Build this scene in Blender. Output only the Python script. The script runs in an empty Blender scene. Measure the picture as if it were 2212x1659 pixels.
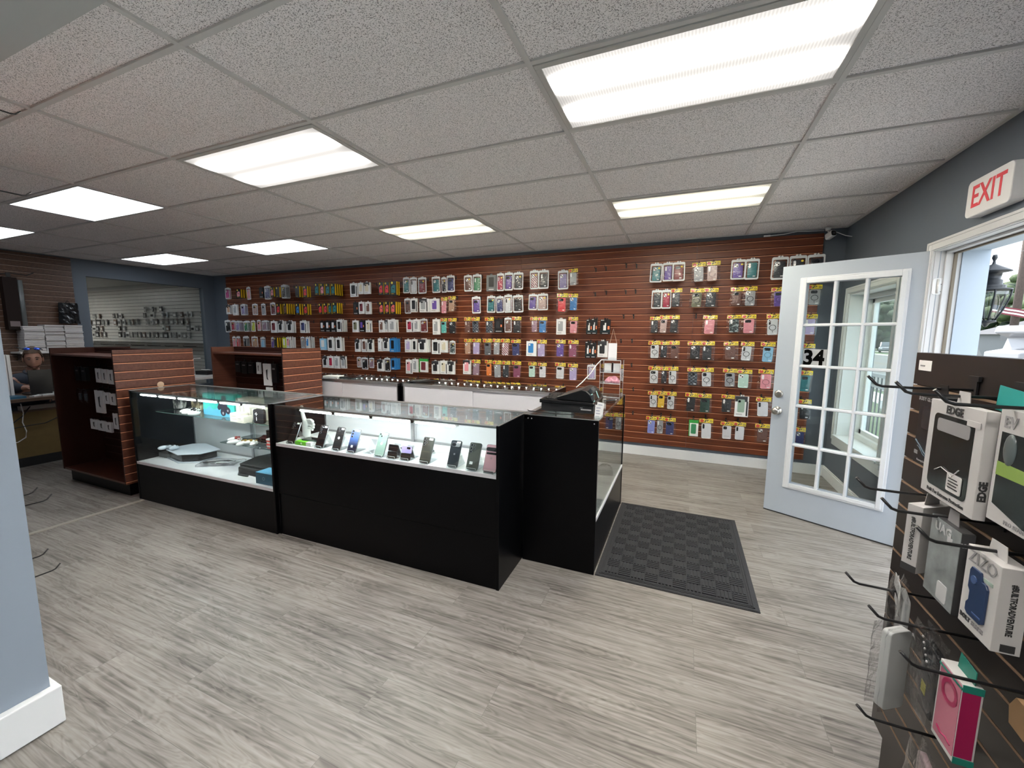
import bpy, bmesh, math, random
from mathutils import Matrix, Vector, Euler
random.seed(7)
S = bpy.context.scene
C = S.collection
PI = math.pi
T = 0.6096
H = 2.582                      # ceiling height
# ---------------- camera ----------------
cd = bpy.data.cameras.new('camera'); cam = bpy.data.objects.new('camera', cd); C.objects.link(cam)
cd.sensor_fit = 'HORIZONTAL'; cd.sensor_width = 36; cd.lens = 36*877.221/2212
cd.clip_start = 0.02; cd.clip_end = 300
CA = (0.396078, -0.118230, -0.007977)
Rz = Matrix.Rotation(CA[0], 3, 'Z'); Rx = Matrix.Rotation(CA[1], 3, 'X'); Ry = Matrix.Rotation(CA[2], 3, 'Y')
M3 = Rz @ Rx @ Ry @ Matrix.Rotation(PI/2, 3, 'X')
cam.matrix_world = Matrix.Translation((1.86618, -1.08701, 1.47284)) @ M3.to_4x4()
S.camera = cam
# ---------------- world, sun, exposure ----------------
w = bpy.data.worlds.new('sky'); S.world = w; w.use_nodes = True
nt = w.node_tree; nt.nodes.clear()
sky = nt.nodes.new('ShaderNodeTexSky'); sky.sky_type = 'HOSEK_WILKIE'; sky.turbidity = 4.5; sky.ground_albedo = .4
sky.sun_direction = Vector((-.35, .45, .82)).normalized()
mixc = nt.nodes.new('ShaderNodeMixRGB'); mixc.inputs[0].default_value = .6; mixc.inputs[2].default_value = (.86, .93, 1, 1)
bg = nt.nodes.new('ShaderNodeBackground'); bg.inputs[1].default_value = 1.9
out = nt.nodes.new('ShaderNodeOutputWorld')
nt.links.new(sky.outputs[0], mixc.inputs[1]); nt.links.new(mixc.outputs[0], bg.inputs[0]); nt.links.new(bg.outputs[0], out.inputs[0])
sl = bpy.data.lights.new('sun', 'SUN'); sl.energy = 4.0; sl.angle = .01; sl.color = (1, .96, .9)
so = bpy.data.objects.new('sun', sl); C.objects.link(so)
so.rotation_euler = Vector((-.35, .45, .82)).to_track_quat('Z', 'Y').to_euler()
S.view_settings.view_transform = 'Standard'; S.view_settings.look = 'None'
S.view_settings.gamma = 1; S.view_settings.use_curve_mapping = False
S.view_settings.exposure = 1.85
TUBE_E = 21; LED_E = 1.5; STRIP_E = 30
# ---------------- materials ----------------
_m = {}
def mat(name, col=(.5, .5, .5), rough=.5, metal=0, noise=0, nscale=20, bump=0, emit=None, es=0, spec=.5, coat=0, stretch=None):
    if name in _m: return _m[name]
    m = bpy.data.materials.new(name); m.use_nodes = True; n = m.node_tree.nodes; l = m.node_tree.links
    b = n['Principled BSDF']; b.inputs['Base Color'].default_value = (*col, 1)
    b.inputs['Roughness'].default_value = rough; b.inputs['Metallic'].default_value = metal
    b.inputs['Specular IOR Level'].default_value = spec; b.inputs['Coat Weight'].default_value = coat
    if emit: b.inputs['Emission Color'].default_value = (*emit, 1); b.inputs['Emission Strength'].default_value = es
    if noise or bump:
        tc = n.new('ShaderNodeTexCoord'); mp = n.new('ShaderNodeMapping'); nz = n.new('ShaderNodeTexNoise')
        l.new(tc.outputs['Object'], mp.inputs[0]); l.new(mp.outputs[0], nz.inputs['Vector'])
        if stretch: mp.inputs['Scale'].default_value = stretch
        nz.inputs['Scale'].default_value = nscale; nz.inputs['Detail'].default_value = 4
        if noise:
            r = n.new('ShaderNodeMixRGB'); r.blend_type = 'MULTIPLY'; r.inputs[0].default_value = 1
            r.inputs[1].default_value = (*col, 1)
            q = n.new('ShaderNodeMapRange'); q.inputs['To Min'].default_value = 1-noise; q.inputs['To Max'].default_value = 1+noise
            q.inputs['From Min'].default_value = .3; q.inputs['From Max'].default_value = .7
            l.new(nz.outputs[0], q.inputs[0]); l.new(q.outputs[0], r.inputs[2]); l.new(r.outputs[0], b.inputs['Base Color'])
        if bump:
            bp = n.new('ShaderNodeBump'); bp.inputs['Strength'].default_value = bump; bp.inputs['Distance'].default_value = .004
            l.new(nz.outputs[0], bp.inputs['Height']); l.new(bp.outputs[0], b.inputs['Normal'])
    _m[name] = m; return m
def glassmat(name, tint=(.93, .97, .95), refl=1.0, rough=.0, base=.04, bump=0, nscale=30):
    """thin pane: transparent with a fresnel-weighted mirror reflection"""
    if name in _m: return _m[name]
    m = bpy.data.materials.new(name); m.use_nodes = True; n = m.node_tree.nodes; l = m.node_tree.links
    n.clear(); o = n.new('ShaderNodeOutputMaterial'); mx = n.new('ShaderNodeMixShader')
    t = n.new('ShaderNodeBsdfTransparent'); t.inputs[0].default_value = (*tint, 1)
    g = n.new('ShaderNodeBsdfGlossy'); g.inputs['Roughness'].default_value = rough
    fr = n.new('ShaderNodeLayerWeight'); fr.inputs['Blend'].default_value = .5
    pw = n.new('ShaderNodeMath'); pw.operation = 'POWER'; pw.inputs[1].default_value = 4
    ma = n.new('ShaderNodeMath'); ma.operation = 'MULTIPLY_ADD'; ma.inputs[1].default_value = .9*refl; ma.inputs[2].default_value = base; ma.use_clamp = True
    l.new(fr.outputs['Facing'], pw.inputs[0]); l.new(pw.outputs[0], ma.inputs[0]); l.new(ma.outputs[0], mx.inputs[0])
    l.new(t.outputs[0], mx.inputs[1]); l.new(g.outputs[0], mx.inputs[2]); l.new(mx.outputs[0], o.inputs[0])
    if bump:
        tc = n.new('ShaderNodeTexCoord'); nz = n.new('ShaderNodeTexNoise'); nz.inputs['Scale'].default_value = nscale; nz.inputs['Distortion'].default_value = .6
        bp = n.new('ShaderNodeBump'); bp.inputs['Strength'].default_value = bump; bp.inputs['Distance'].default_value = .02
        l.new(tc.outputs['Object'], nz.inputs['Vector']); l.new(nz.outputs[0], bp.inputs['Height'])
        l.new(bp.outputs[0], g.inputs['Normal']); l.new(bp.outputs[0], fr.inputs['Normal'])
    _m[name] = m; return m
def woodmat(name, c1, c2, rough=.35, axis=0, coord='Object'):
    if name in _m: return _m[name]
    m = bpy.data.materials.new(name); m.use_nodes = True; n = m.node_tree.nodes; l = m.node_tree.links; b = n['Principled BSDF']
    tc = n.new('ShaderNodeTexCoord'); mp = n.new('ShaderNodeMapping'); nz = n.new('ShaderNodeTexNoise'); cr = n.new('ShaderNodeValToRGB')
    sc = [28, 28, 28]; sc[axis] = 1.6; mp.inputs['Scale'].default_value = sc
    nz.inputs['Scale'].default_value = 1.3; nz.inputs['Detail'].default_value = 6; nz.inputs['Distortion'].default_value = .5
    cr.color_ramp.elements[0].position = .32; cr.color_ramp.elements[0].color = (*c1, 1)
    cr.color_ramp.elements[1].position = .68; cr.color_ramp.elements[1].color = (*c2, 1)
    l.new(tc.outputs[coord], mp.inputs[0]); l.new(mp.outputs[0], nz.inputs['Vector']); l.new(nz.outputs[0], cr.inputs[0])
    l.new(cr.outputs[0], b.inputs['Base Color']); b.inputs['Roughness'].default_value = rough
    _m[name] = m; return m
# ---------------- mesh builder ----------------
class MB:
    def __init__(s): s.v = []; s.f = []; s.m = []; s.sm = []
    def add(s, vs, fs, m=0, smooth=False):
        o = len(s.v); s.v += [tuple(q) for q in vs]
        for f in fs: s.f.append([i+o for i in f]); s.m.append(m); s.sm.append(smooth)
        return s
    def box(s, x0, y0, z0, x1, y1, z1, m=0):
        if x0 > x1: x0, x1 = x1, x0
        if y0 > y1: y0, y1 = y1, y0
        if z0 > z1: z0, z1 = z1, z0
        v = [(x0,y0,z0),(x1,y0,z0),(x1,y1,z0),(x0,y1,z0),(x0,y0,z1),(x1,y0,z1),(x1,y1,z1),(x0,y1,z1)]
        return s.add(v, [(0,3,2,1),(4,5,6,7),(0,1,5,4),(1,2,6,5),(2,3,7,6),(3,0,4,7)], m)
    def prism(s, poly, y0, y1, m=0, ax='y', smooth=False):
        """polygon extruded along ax; poly given in the other two axes (xz, xy or yz)"""
        n = len(poly)
        if ax == 'y': a = [(p, y0, q) for p, q in poly]; b = [(p, y1, q) for p, q in poly]
        elif ax == 'z': a = [(p, q, y0) for p, q in poly]; b = [(p, q, y1) for p, q in poly]
        else: a = [(y0, p, q) for p, q in poly]; b = [(y1, p, q) for p, q in poly]
        o = len(s.v); s.v += a+b
        s.f.append([o+i for i in range(n)]); s.m.append(m); s.sm.append(False)
        s.f.append([o+n+i for i in range(n)][::-1]); s.m.append(m); s.sm.append(False)
        for i in range(n):
            j = (i+1) % n; s.f.append([o+i, o+n+i, o+n+j, o+j]); s.m.append(m); s.sm.append(smooth)
        return s
    def tube(s, pts, r, m=0, n=8, cap=True):
        pts = [Vector(p) for p in pts]; rs = r if isinstance(r, (list, tuple)) else [r]*len(pts)
        o = len(s.v); up = Vector((0, 0, 1))
        for i, p in enumerate(pts):
            d = (pts[min(i+1, len(pts)-1)]-pts[max(i-1, 0)]).normalized()
            u = d.cross(up)
            if u.length < .05: u = d.cross(Vector((1, 0, 0)))
            u.normalize(); v = d.cross(u)
            for k in range(n):
                a = 2*PI*k/n; s.v.append(tuple(p+(u*math.cos(a)+v*math.sin(a))*rs[i]))
        for i in range(len(pts)-1):
            for k in range(n):
                k2 = (k+1) % n; s.f.append([o+i*n+k, o+i*n+k2, o+(i+1)*n+k2, o+(i+1)*n+k]); s.m.append(m); s.sm.append(True)
        if cap:
            s.f.append([o+k for k in range(n)][::-1]); s.m.append(m); s.sm.append(False)
            s.f.append([o+(len(pts)-1)*n+k for k in range(n)]); s.m.append(m); s.sm.append(False)
        return s
    def lathe(s, prof, c=(0, 0, 0), n=20, m=0, ax='z', sx=1, sy=1):
        o = len(s.v)
        for r, z in prof:
            for k in range(n):
                a = 2*PI*k/n; x, y = r*math.cos(a)*sx, r*math.sin(a)*sy
                p = (x, y, z) if ax == 'z' else ((x, z, y) if ax == 'y' else (z, x, y))
                s.v.append((c[0]+p[0], c[1]+p[1], c[2]+p[2]))
        for i in range(len(prof)-1):
            for k in range(n):
                k2 = (k+1) % n; s.f.append([o+i*n+k, o+i*n+k2, o+(i+1)*n+k2, o+(i+1)*n+k]); s.m.append(m); s.sm.append(True)
        s.f.append([o+k for k in range(n)][::-1]); s.m.append(m); s.sm.append(False)
        s.f.append([o+(len(prof)-1)*n+k for k in range(n)]); s.m.append(m); s.sm.append(False)
        return s
    def ell(s, c, r, m=0, n=14, k=8):
        prof = [(max(1e-4, math.sin(PI*i/k)), -math.cos(PI*i/k)) for i in range(k+1)]
        o = len(s.v); s.lathe(prof, (0, 0, 0), n, m)
        for i in range(o, len(s.v)): v = s.v[i]; s.v[i] = (c[0]+v[0]*r[0], c[1]+v[1]*r[1], c[2]+v[2]*r[2])
        return s
    def xf(s, M, o=0):
        for i in range(o, len(s.v)): s.v[i] = tuple(M @ Vector(s.v[i]))
        return s
    def text(s, txt, size, M, m=0, depth=.0006, bold=0, sx=1, align='CENTER'):
        cu = bpy.data.curves.new('t', 'FONT'); cu.body = txt; cu.size = size; cu.extrude = depth; cu.offset = bold
        cu.align_x = align; cu.align_y = 'CENTER'; cu.resolution_u = 2
        ob = bpy.data.objects.new('t', cu); C.objects.link(ob)
        dg = bpy.context.evaluated_depsgraph_get(); me = ob.evaluated_get(dg).to_mesh()
        B = M @ Matrix.Diagonal((sx, 1, 1, 1))
        s.add([B @ v.co for v in me.vertices], [list(p.vertices) for p in me.polygons], m)
        bpy.data.objects.remove(ob); bpy.data.curves.remove(cu); return s
    def mesh(s, name, mats):
        me = bpy.data.meshes.new(name); me.from_pydata(s.v, [], s.f)
        for q in (mats if isinstance(mats, (list, tuple)) else [mats]): me.materials.append(q)
        me.polygons.foreach_set('material_index', s.m); me.polygons.foreach_set('use_smooth', s.sm)
        bm = bmesh.new(); bm.from_mesh(me); bmesh.ops.recalc_face_normals(bm, faces=bm.faces); bm.to_mesh(me); bm.free()
        me.update(); return me
    def build(s, name, mats, parent=None, loc=None, rot=None, bevel=0):
        return ob(name, s.mesh(name, mats), parent, loc, rot, bevel)
def ob(name, me, parent=None, loc=None, rot=None, bevel=0):
    o = bpy.data.objects.new(name, me); C.objects.link(o)
    if parent: o.parent = parent
    if loc: o.location = loc
    if rot: o.rotation_euler = rot
    if bevel:
        b = o.modifiers.new('b', 'BEVEL'); b.width = bevel; b.segments = 2; b.limit_method = 'ANGLE'; b.angle_limit = .6
    return o
def tag(o, label, cat, group=None, kind=None):
    o['label'] = label; o['category'] = cat
    if group: o['group'] = group
    if kind: o['kind'] = kind
    return o
def thing(name, label, cat, loc=(0, 0, 0), rotz=0, group=None, rot=None, scale=None):
    o = bpy.data.objects.new(name, None); C.objects.link(o); o.empty_display_size = .05
    o.location = loc; o.rotation_euler = rot or (0, 0, rotz)
    if scale: o.scale = scale
    return tag(o, label, cat, group)
def struct(o, label=None):
    o['kind'] = 'structure'
    if label: o['label'] = label
    return o
def rrect(w, h, r=.01, n=4, cx=0, cz=0):
    p = []
    for (sx, sz, a0) in ((1, 1, 0), (-1, 1, 90), (-1, -1, 180), (1, -1, 270)):
        for i in range(n+1):
            a = math.radians(a0+90*i/n); p.append((cx+sx*(w/2-r)+r*math.cos(a), cz+sz*(h/2-r)+r*math.sin(a)))
    return p
def circ(r, n=16, cx=0, cz=0): return [(cx+r*math.cos(2*PI*i/n), cz+r*math.sin(2*PI*i/n)) for i in range(n)]
def ring(mb, r0, r1, cx, cz, y, m, n=20, t=.0008):
    for i in range(n):
        a, b = 2*PI*i/n, 2*PI*(i+1)/n
        q = [(cx+r*math.cos(t_), y, cz+r*math.sin(t_)) for r, t_ in ((r0, a), (r1, a), (r1, b), (r0, b))]
        mb.add(q+[(x, y-t, z) for x, _, z in q], [(0,1,2,3),(7,6,5,4),(1,0,4,5),(3,2,6,7)], m)
def FR(x, y, z, rz=0, tilt=0):
    """text/decals frame: text lies in XZ facing -y"""
    return Matrix.Translation((x, y, z)) @ Matrix.Rotation(rz, 4, 'Z') @ Matrix.Rotation(PI/2, 4, 'X') @ Matrix.Rotation(tilt, 4, 'Z')
BLACK = mat('black_laminate', (.0018, .0018, .0024), .32, spec=.14)
WHITE = mat('white_paint', (.72, .73, .74), .4)
STEEL = mat('brushed_metal', (.42, .42, .43), .32, .9)
PANE = glassmat('showcase_glass', (.90, .94, .925), 1.0)
ACRY = glassmat('clear_acrylic', (.93, .95, .96), 1, base=.10)
BAG = glassmat('clear_bag', (.92, .92, .93), .7, .16, base=.10, bump=.45, nscale=38)
HOOKM = mat('black_wire', (.012, .012, .013), .35)
# ================= room shell =================
def floormat():
    m = bpy.data.materials.new('vinyl_plank'); m.use_nodes = True; n = m.node_tree.nodes; l = m.node_tree.links; b = n['Principled BSDF']
    tc = n.new('ShaderNodeTexCoord'); br = n.new('ShaderNodeTexBrick'); L = l.new
    br.offset = .37; br.inputs['Scale'].default_value = 1; br.inputs['Brick Width'].default_value = 1.22; br.inputs['Row Height'].default_value = .178
    br.inputs['Mortar Size'].default_value = .0009; br.inputs['Mortar Smooth'].default_value = .3
    br.inputs['Color1'].default_value = (0, 0, 0, 1); br.inputs['Color2'].default_value = (1, 1, 1, 1); br.inputs['Mortar'].default_value = (.5, .5, .5, 1)
    L(tc.outputs['Object'], br.inputs['Vector'])
    ofs = n.new('ShaderNodeVectorMath'); ofs.operation = 'MULTIPLY_ADD'; ofs.inputs[1].default_value = (13, 7, 5)
    L(br.outputs['Color'], ofs.inputs[0]); L(tc.outputs['Object'], ofs.inputs[2])
    def nz(sc, scale, det, dist):
        mp = n.new('ShaderNodeMapping'); mp.inputs['Scale'].default_value = sc; q = n.new('ShaderNodeTexNoise')
        q.inputs['Scale'].default_value = scale; q.inputs['Detail'].default_value = det; q.inputs['Distortion'].default_value = dist
        L(ofs.outputs[0], mp.inputs[0]); L(mp.outputs[0], q.inputs['Vector']); return q
    big = nz((1.0, 2.6, 1), 1.6, 3, .6); fine = nz((1.6, 44, 1), 1.6, 8, .30); cath = nz((1.5, 9, 1), 1.9, 2, 1.2)
    # cathedral grain: fine bands following a distorted field
    sn = n.new('ShaderNodeMath'); sn.operation = 'MULTIPLY'; sn.inputs[1].default_value = 46; L(cath.outputs[0], sn.inputs[0])
    si = n.new('ShaderNodeMath'); si.operation = 'SINE'; L(sn.outputs[0], si.inputs[0])
    a = n.new('ShaderNodeMath'); a.operation = 'MULTIPLY_ADD'; a.inputs[1].default_value = .040; L(si.outputs[0], a.inputs[0])
    f2 = n.new('ShaderNodeMath'); f2.operation = 'MULTIPLY_ADD'; f2.inputs[1].default_value = .66; L(fine.outputs[0], f2.inputs[0])
    f3 = n.new('ShaderNodeMath'); f3.operation = 'MULTIPLY'; f3.inputs[1].default_value = .38; L(big.outputs[0], f3.inputs[0])
    L(f3.outputs[0], f2.inputs[2]); L(f2.outputs[0], a.inputs[2])
    cr = n.new('ShaderNodeValToRGB'); e = cr.color_ramp.elements
    e[0].position = .33; e[0].color = (.080, .070, .062, 1); e[1].position = .72; e[1].color = (.315, .294, .274, 1)
    q = cr.color_ramp.elements.new(.46); q.color = (.172, .156, .140, 1); q = cr.color_ramp.elements.new(.55); q.color = (.232, .214, .196, 1)
    L(a.outputs[0], cr.inputs[0])
    pl = n.new('ShaderNodeMapRange'); pl.inputs['To Min'].default_value = .93; pl.inputs['To Max'].default_value = 1.07; L(br.outputs['Color'], pl.inputs[0])
    mu = n.new('ShaderNodeMixRGB'); mu.blend_type = 'MULTIPLY'; mu.inputs[0].default_value = 1; L(cr.outputs[0], mu.inputs[1]); L(pl.outputs[0], mu.inputs[2])
    mo = n.new('ShaderNodeMixRGB'); mo.inputs[2].default_value = (.13, .12, .11, 1); L(br.outputs['Fac'], mo.inputs[0]); L(mu.outputs[0], mo.inputs[1])
    L(mo.outputs[0], b.inputs['Base Color']); b.inputs['Roughness'].default_value = .42; b.inputs['Specular IOR Level'].default_value = .4
    bp = n.new('ShaderNodeBump'); bp.inputs['Strength'].default_value = .25; bp.inputs['Distance'].default_value = .002
    L(a.outputs[0], bp.inputs['Height']); L(bp.outputs[0], b.inputs['Normal'])
    return m
def tilemat():
    m = bpy.data.materials.new('fissured_ceiling_tile'); m.use_nodes = True; n = m.node_tree.nodes; l = m.node_tree.links; b = n['Principled BSDF']
    tc = n.new('ShaderNodeTexCoord'); L = l.new
    def spots(scale, sx, rot, th):
        mp = n.new('ShaderNodeMapping'); mp.inputs['Scale'].default_value = sx; mp.inputs['Rotation'].default_value = (0, 0, rot)
        w = n.new('ShaderNodeTexNoise'); w.inputs['Scale'].default_value = 14; w.inputs['Detail'].default_value = 1
        ad = n.new('ShaderNodeVectorMath'); ad.operation = 'MULTIPLY_ADD'; ad.inputs[1].default_value = (.02, .02, 0)
        L(tc.outputs['Object'], w.inputs['Vector']); L(w.outputs['Color'], ad.inputs[0]); L(tc.outputs['Object'], ad.inputs[2])
        L(ad.outputs[0], mp.inputs[0]); q = n.new('ShaderNodeTexNoise'); q.inputs['Scale'].default_value = scale; q.inputs['Detail'].default_value = 1.5
        L(mp.outputs[0], q.inputs['Vector'])
        r = n.new('ShaderNodeMapRange'); r.inputs['From Min'].default_value = th; r.inputs['From Max'].default_value = th+.035; L(q.outputs[0], r.inputs[0]); return r
    s1 = spots(150, (1, 1.8, 1), .5, .365); s2 = spots(190, (1.9, 1, 1), -.6, .35)
    mn = n.new('ShaderNodeMath'); mn.operation = 'MINIMUM'; L(s1.outputs[0], mn.inputs[0]); L(s2.outputs[0], mn.inputs[1])
    cr = n.new('ShaderNodeMixRGB'); cr.inputs[1].default_value = (.26, .25, .245, 1); cr.inputs[2].default_value = (.94, .90, .90, 1); L(mn.outputs[0], cr.inputs[0])
    L(cr.outputs[0], b.inputs['Base Color']); b.inputs['Roughness'].default_value = .95
    return m
XL, XR, YB, YN = -6.65, 3.335, 4.13, -4.2
XO = XR+.24
FLOOR = floormat()
struct(MB().box(XL-.3, -.6, -.12, XR, YB+.2, 0).box(-.4, YN, -.12, XR, -.6, 0).build('floor', FLOOR))
struct(MB().box(XL-.3, YN-.2, H+.01, XO, YB+.2, H+.12).build('ceiling', tilemat()))
PAINT = mat('blue_grey_wall_paint', (.108, .130, .160), .6, bump=.05, nscale=120)
TEE = mat('ceiling_tee_white', (.62, .605, .59), .5)
g = MB()
for i in range(-6, 4):
    x = 2*T*i
    if XL < x < XR: g.box(x-.012, YN, H, x+.012, YB, H+.011)
for j in range(-7, 7):
    y = T*j
    if YN < y < YB: g.box(XL, y-.012, H+.0005, XR, y+.012, H+.0112)
g.box(XL, YB-.02, H-.001, XR, YB, H+.01).box(XR-.022, YN, H-.001, XR, YB, H+.01).box(XL, -.48, H-.001, XL+.022, YB, H+.01)
struct(g.build('trim_1', TEE), 'white metal grid carrying the ceiling tiles')
# back wall
struct(MB().box(XL-.3, YB, 0, XO, YB+.15, H+.1).build('wall_back', PAINT))
# right wall with window and doorway (walls are boxes round the openings)
DY0, DY1, DZ = 1.50, 2.475, 2.055           # doorway
WY0, WY1, WZ0, WZ1 = 2.90, 3.88, .50, 1.90  # window opening
rw = MB()
rw.box(XR, WY1, 0, XO, YB, H+.1).box(XR, WY0, 0, XO, WY1, WZ0).box(XR, WY0, WZ1, XO, WY1, H+.1).box(XR, DY1, 0, XO, WY0, H+.1)
rw.box(XR, DY0, DZ, XO, DY1, H+.1).box(XR, -.6, 0, XO, DY0, H+.1).box(XR, -3.7, 0, XO, -.6, .45).box(XR, -3.7, 2.25, XO, -.6, H+.1).box(XR, YN, 0, XO, -3.7, H+.1)
struct(rw.build('wall_right', PAINT))
# left wall with its pass-through window
LY0, LY1, LZ0, LZ1 = 2.27, 3.93, .95, 2.33
struct(MB().box(XL-.12, -.6, 0, XL, LY0, H+.1).box(XL-.12, LY1, 0, XL, YB, H+.1).box(XL-.12, LY0, 0, XL, LY1, LZ0-.45).box(XL-.12, LY0, LZ1, XL, LY1, H+.1).build('wall_left', PAINT))
# near partition at the left of the camera and the wall behind it
struct(MB().box(-.38, YN, 0, -.26, -.48, H+.1).box(XL, -.60, 0, -.38, -.48, H+.1).build('wall_near', mat('partition_paint', (.27, .315, .375), .6, bump=.05, nscale=120)))
struct(MB().box(-.4, YN-.12, 0, XO, YN, H+.1).build('wall_front', PAINT))
SOF = mat('soffit_paint', (.50, .50, .485), .7)
struct(MB().box(-.38, YN, 2.452, .235, -.325, H+.005).box(XL, -.48, 2.452, -.38, -.325, H+.005).build('trim_2', SOF), 'painted drywall soffit at the near left')
# baseboards
def bb(name, pts, t=.016, h=.115):
    m = MB()
    for (x0, y0, x1, y1) in pts:
        m.box(x0, y0, 0, x1, y1, h-.014); m.box(x0+(.005 if x1-x0 < .05 and x0 > 0 else 0), y0+(.005 if y1-y0 < .05 else 0), h-.014, x1, y1, h)
    return struct(m.build(name, WHITE, bevel=.002))
bb('baseboard_back', [(-3.3, YB-.016, XR, YB)])
bb('baseboard_right', [(XR-.016, 2.53, XR, YB-.016), (XR-.016, -1, XR, 1.4)])
nb = MB().box(-.26, YN, 0, -.243, -.62, .105).box(-.262, YN, .105, -.251, -.62, .128).box(-.26, -.625, .004, -.226, -.460, .152).box(-.39, -.48, .004, -.26, -.460, .152)
struct(nb.build('baseboard_near', mat('bright_white_trim', (.78, .79, .8), .35), bevel=.004))
tag(MB().box(-2.495, -.3, 0, -2.455, .84, .006).build('floor_transition_strip', mat('strip_vinyl', (.33, .30, .26), .4), bevel=.002), 'thin beige threshold strip across the floor by the brown display', 'strip')
# ---------- slatwall panels ----------
SW1 = woodmat('cherry_laminate_x', (.110, .0225, .0072), (.185, .047, .0150), .42, 0)
SW2 = woodmat('cherry_laminate_y', (.072, .0235, .0135), (.120, .043, .0265), .34, 1)
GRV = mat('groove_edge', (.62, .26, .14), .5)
GRD = mat('groove_dark', (.02, .006, .004), .8)
SP = .0762
def slat(name, L_, z0, z1, mt, gm=GRV, dark=GRD, parent=None, loc=(0, 0, 0), rz=0, t=.018, sp=SP, gh=.0125, first=None):
    """panel in local XZ, face at y=0 looking to -y; light lower lips of the grooves"""
    m = MB(); z = z1 - (first or sp/2); m.box(0, .010, z0, L_, t, z1, 2)
    top = z1
    while z > z0+.01:
        m.box(0, 0, z+gh/2, L_, .0102, top, 0)
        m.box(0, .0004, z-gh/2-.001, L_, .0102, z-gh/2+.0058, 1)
        top = z-gh/2; z -= sp
    m.box(0, 0, z0, L_, .0102, top, 0)
    return m.build(name, [mt, gm, dark], parent, loc, (0, 0, rz))
SWT, SWB = 2.54, .155
seams = [-6.25, -4.46, -2.32, -.18, 1.96, 3.14]
wl = ['far left cherry slatwall panel on the back wall', 'second cherry slatwall panel from the left on the back wall', 'middle cherry slatwall panel on the back wall', 'fourth cherry slatwall panel from the left, right of the counter row', 'narrow rightmost cherry slatwall panel of the back wall, behind the glass door']
for i in range(5):
    a, b = seams[i], seams[i+1]
    tag(slat('slatwall', b-a-.002, SWB, SWT, SW1, loc=(a, YB-.021, 0)), wl[i], 'wall panel', 'cherry slatwall panels on the back wall')
YF = YB-.021   # face plane of the back slatwall
# left wall slatwall (face looks +x)
LGRV = mat('groove_edge_pale', (.38, .27, .21), .5)
tag(slat('slatwall', 2.57, .12, H-.02, woodmat('walnut_laminate', (.060, .026, .014), (.105, .050, .028), .45, 1), LGRV, loc=(XL+.021, -.46, 0), rz=PI/2), 'brown slatwall panel on the far left wall behind the seated person', 'wall panel')
# slatwall facing the room at the back of the near partition
tag(slat('slatwall', 2.4, .15, 2.40, SW1, loc=(-.40, -.459, 0), rz=PI), 'wood slatwall panel hidden behind the blue partition, only its hooks show', 'wall panel')
# ---------- room beyond the left window ----------
WS = mat('white_slat', (.52, .50, .47), .35); WSD = mat('white_slat_groove', (.05, .05, .05), .7)
XB = -12.7
struct(MB().box(XB, YB+.3, 0, XL-.12, YB+.4, H).box(XB-.1, -.6, 0, XB, YB+.4, H).box(XB, -.7, 0, XL-.12, -.6, H).build('wall_utility', mat('utility_paint', (.5, .5, .5), .6)))
struct(MB().box(XB, -.6, -.12, XL-.3, YB+.3, 0).build('floor_utility', FLOOR))
struct(MB().box(XB, -.6, H, XL-.12, YB+.3, H+.1).build('ceiling_utility', mat('utility_ceiling', (.6, .59, .57), .8)))
tag(slat('slatwall', 5.9, .2, 2.5, WS, WS, WSD, loc=(XB+.05, YB+.275, 0), sp=.0762, gh=.014), 'white slatwall seen through the window in the far left wall', 'wall panel')
struct(MB().box(XL-.062, LY0, LZ0-.45, XL-.058, LY1, LZ1).build('window_1', glassmat('window_glass', (.9, .93, .93), 1, base=.03)), 'interior window in the far left wall')
# ================= ceiling lights =================
def lensmat(name, col, e, tubes):
    m = bpy.data.materials.new(name); m.use_nodes = True; n = m.node_tree.nodes; l = m.node_tree.links; n.clear()
    o = n.new('ShaderNodeOutputMaterial'); em = n.new('ShaderNodeEmission'); em.inputs[0].default_value = (*col, 1); l.new(em.outputs[0], o.inputs[0])
    tc = n.new('ShaderNodeTexCoord'); sp = n.new('ShaderNodeSeparateXYZ'); l.new(tc.outputs['Object'], sp.inputs[0])
    def M(op, a, b=None, c=None):
        q = n.new('ShaderNodeMath'); q.operation = op
        for i, v in enumerate((a, b, c)):
            if v is None: continue
            if isinstance(v, (int, float)): q.inputs[i].default_value = v
            else: l.new(v, q.inputs[i])
        return q.outputs[0]
    ax = M('ABSOLUTE', sp.outputs[0]); ay = M('ABSOLUTE', sp.outputs[1])
    if tubes:
        d = M('SUBTRACT', ay, .125); g = M('MULTIPLY', M('MULTIPLY', d, d), -600.); g = M('EXPONENT', g)       # two tubes behind the lens
        ex = M('MULTIPLY', M('SUBTRACT', .575, ax), 9.); ex.node.use_clamp = True
        rib = M('MULTIPLY_ADD', M('SINE', M('MULTIPLY', sp.outputs[0], 520.)), .10, .95)
        k = M('MULTIPLY', M('MULTIPLY_ADD', M('MULTIPLY', g, ex), e*1.35, M('MULTIPLY_ADD', ex, .10, .17)), rib)
    else:
        ed = M('MAXIMUM', M('MULTIPLY', M('SUBTRACT', ax, .585), 80.), M('MULTIPLY', M('SUBTRACT', ay, .280), 80.)); ed.node.use_clamp = True
        k = M('MULTIPLY_ADD', ed, e*.2, e)
    l.new(k, em.inputs[1]); return m
LT = lensmat('prismatic_lens', (1, .955, .90), TUBE_E, True); LY = lensmat('prismatic_lens_warm', (1, .94, .76), TUBE_E*.8, True); LU = lensmat('utility_fill_lens', (1, .96, .92), 7., False); LL = lensmat('led_lens', (.86, .93, 1), LED_E, False)
FRM = mat('fixture_frame', (.55, .54, .52), .4)
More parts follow.
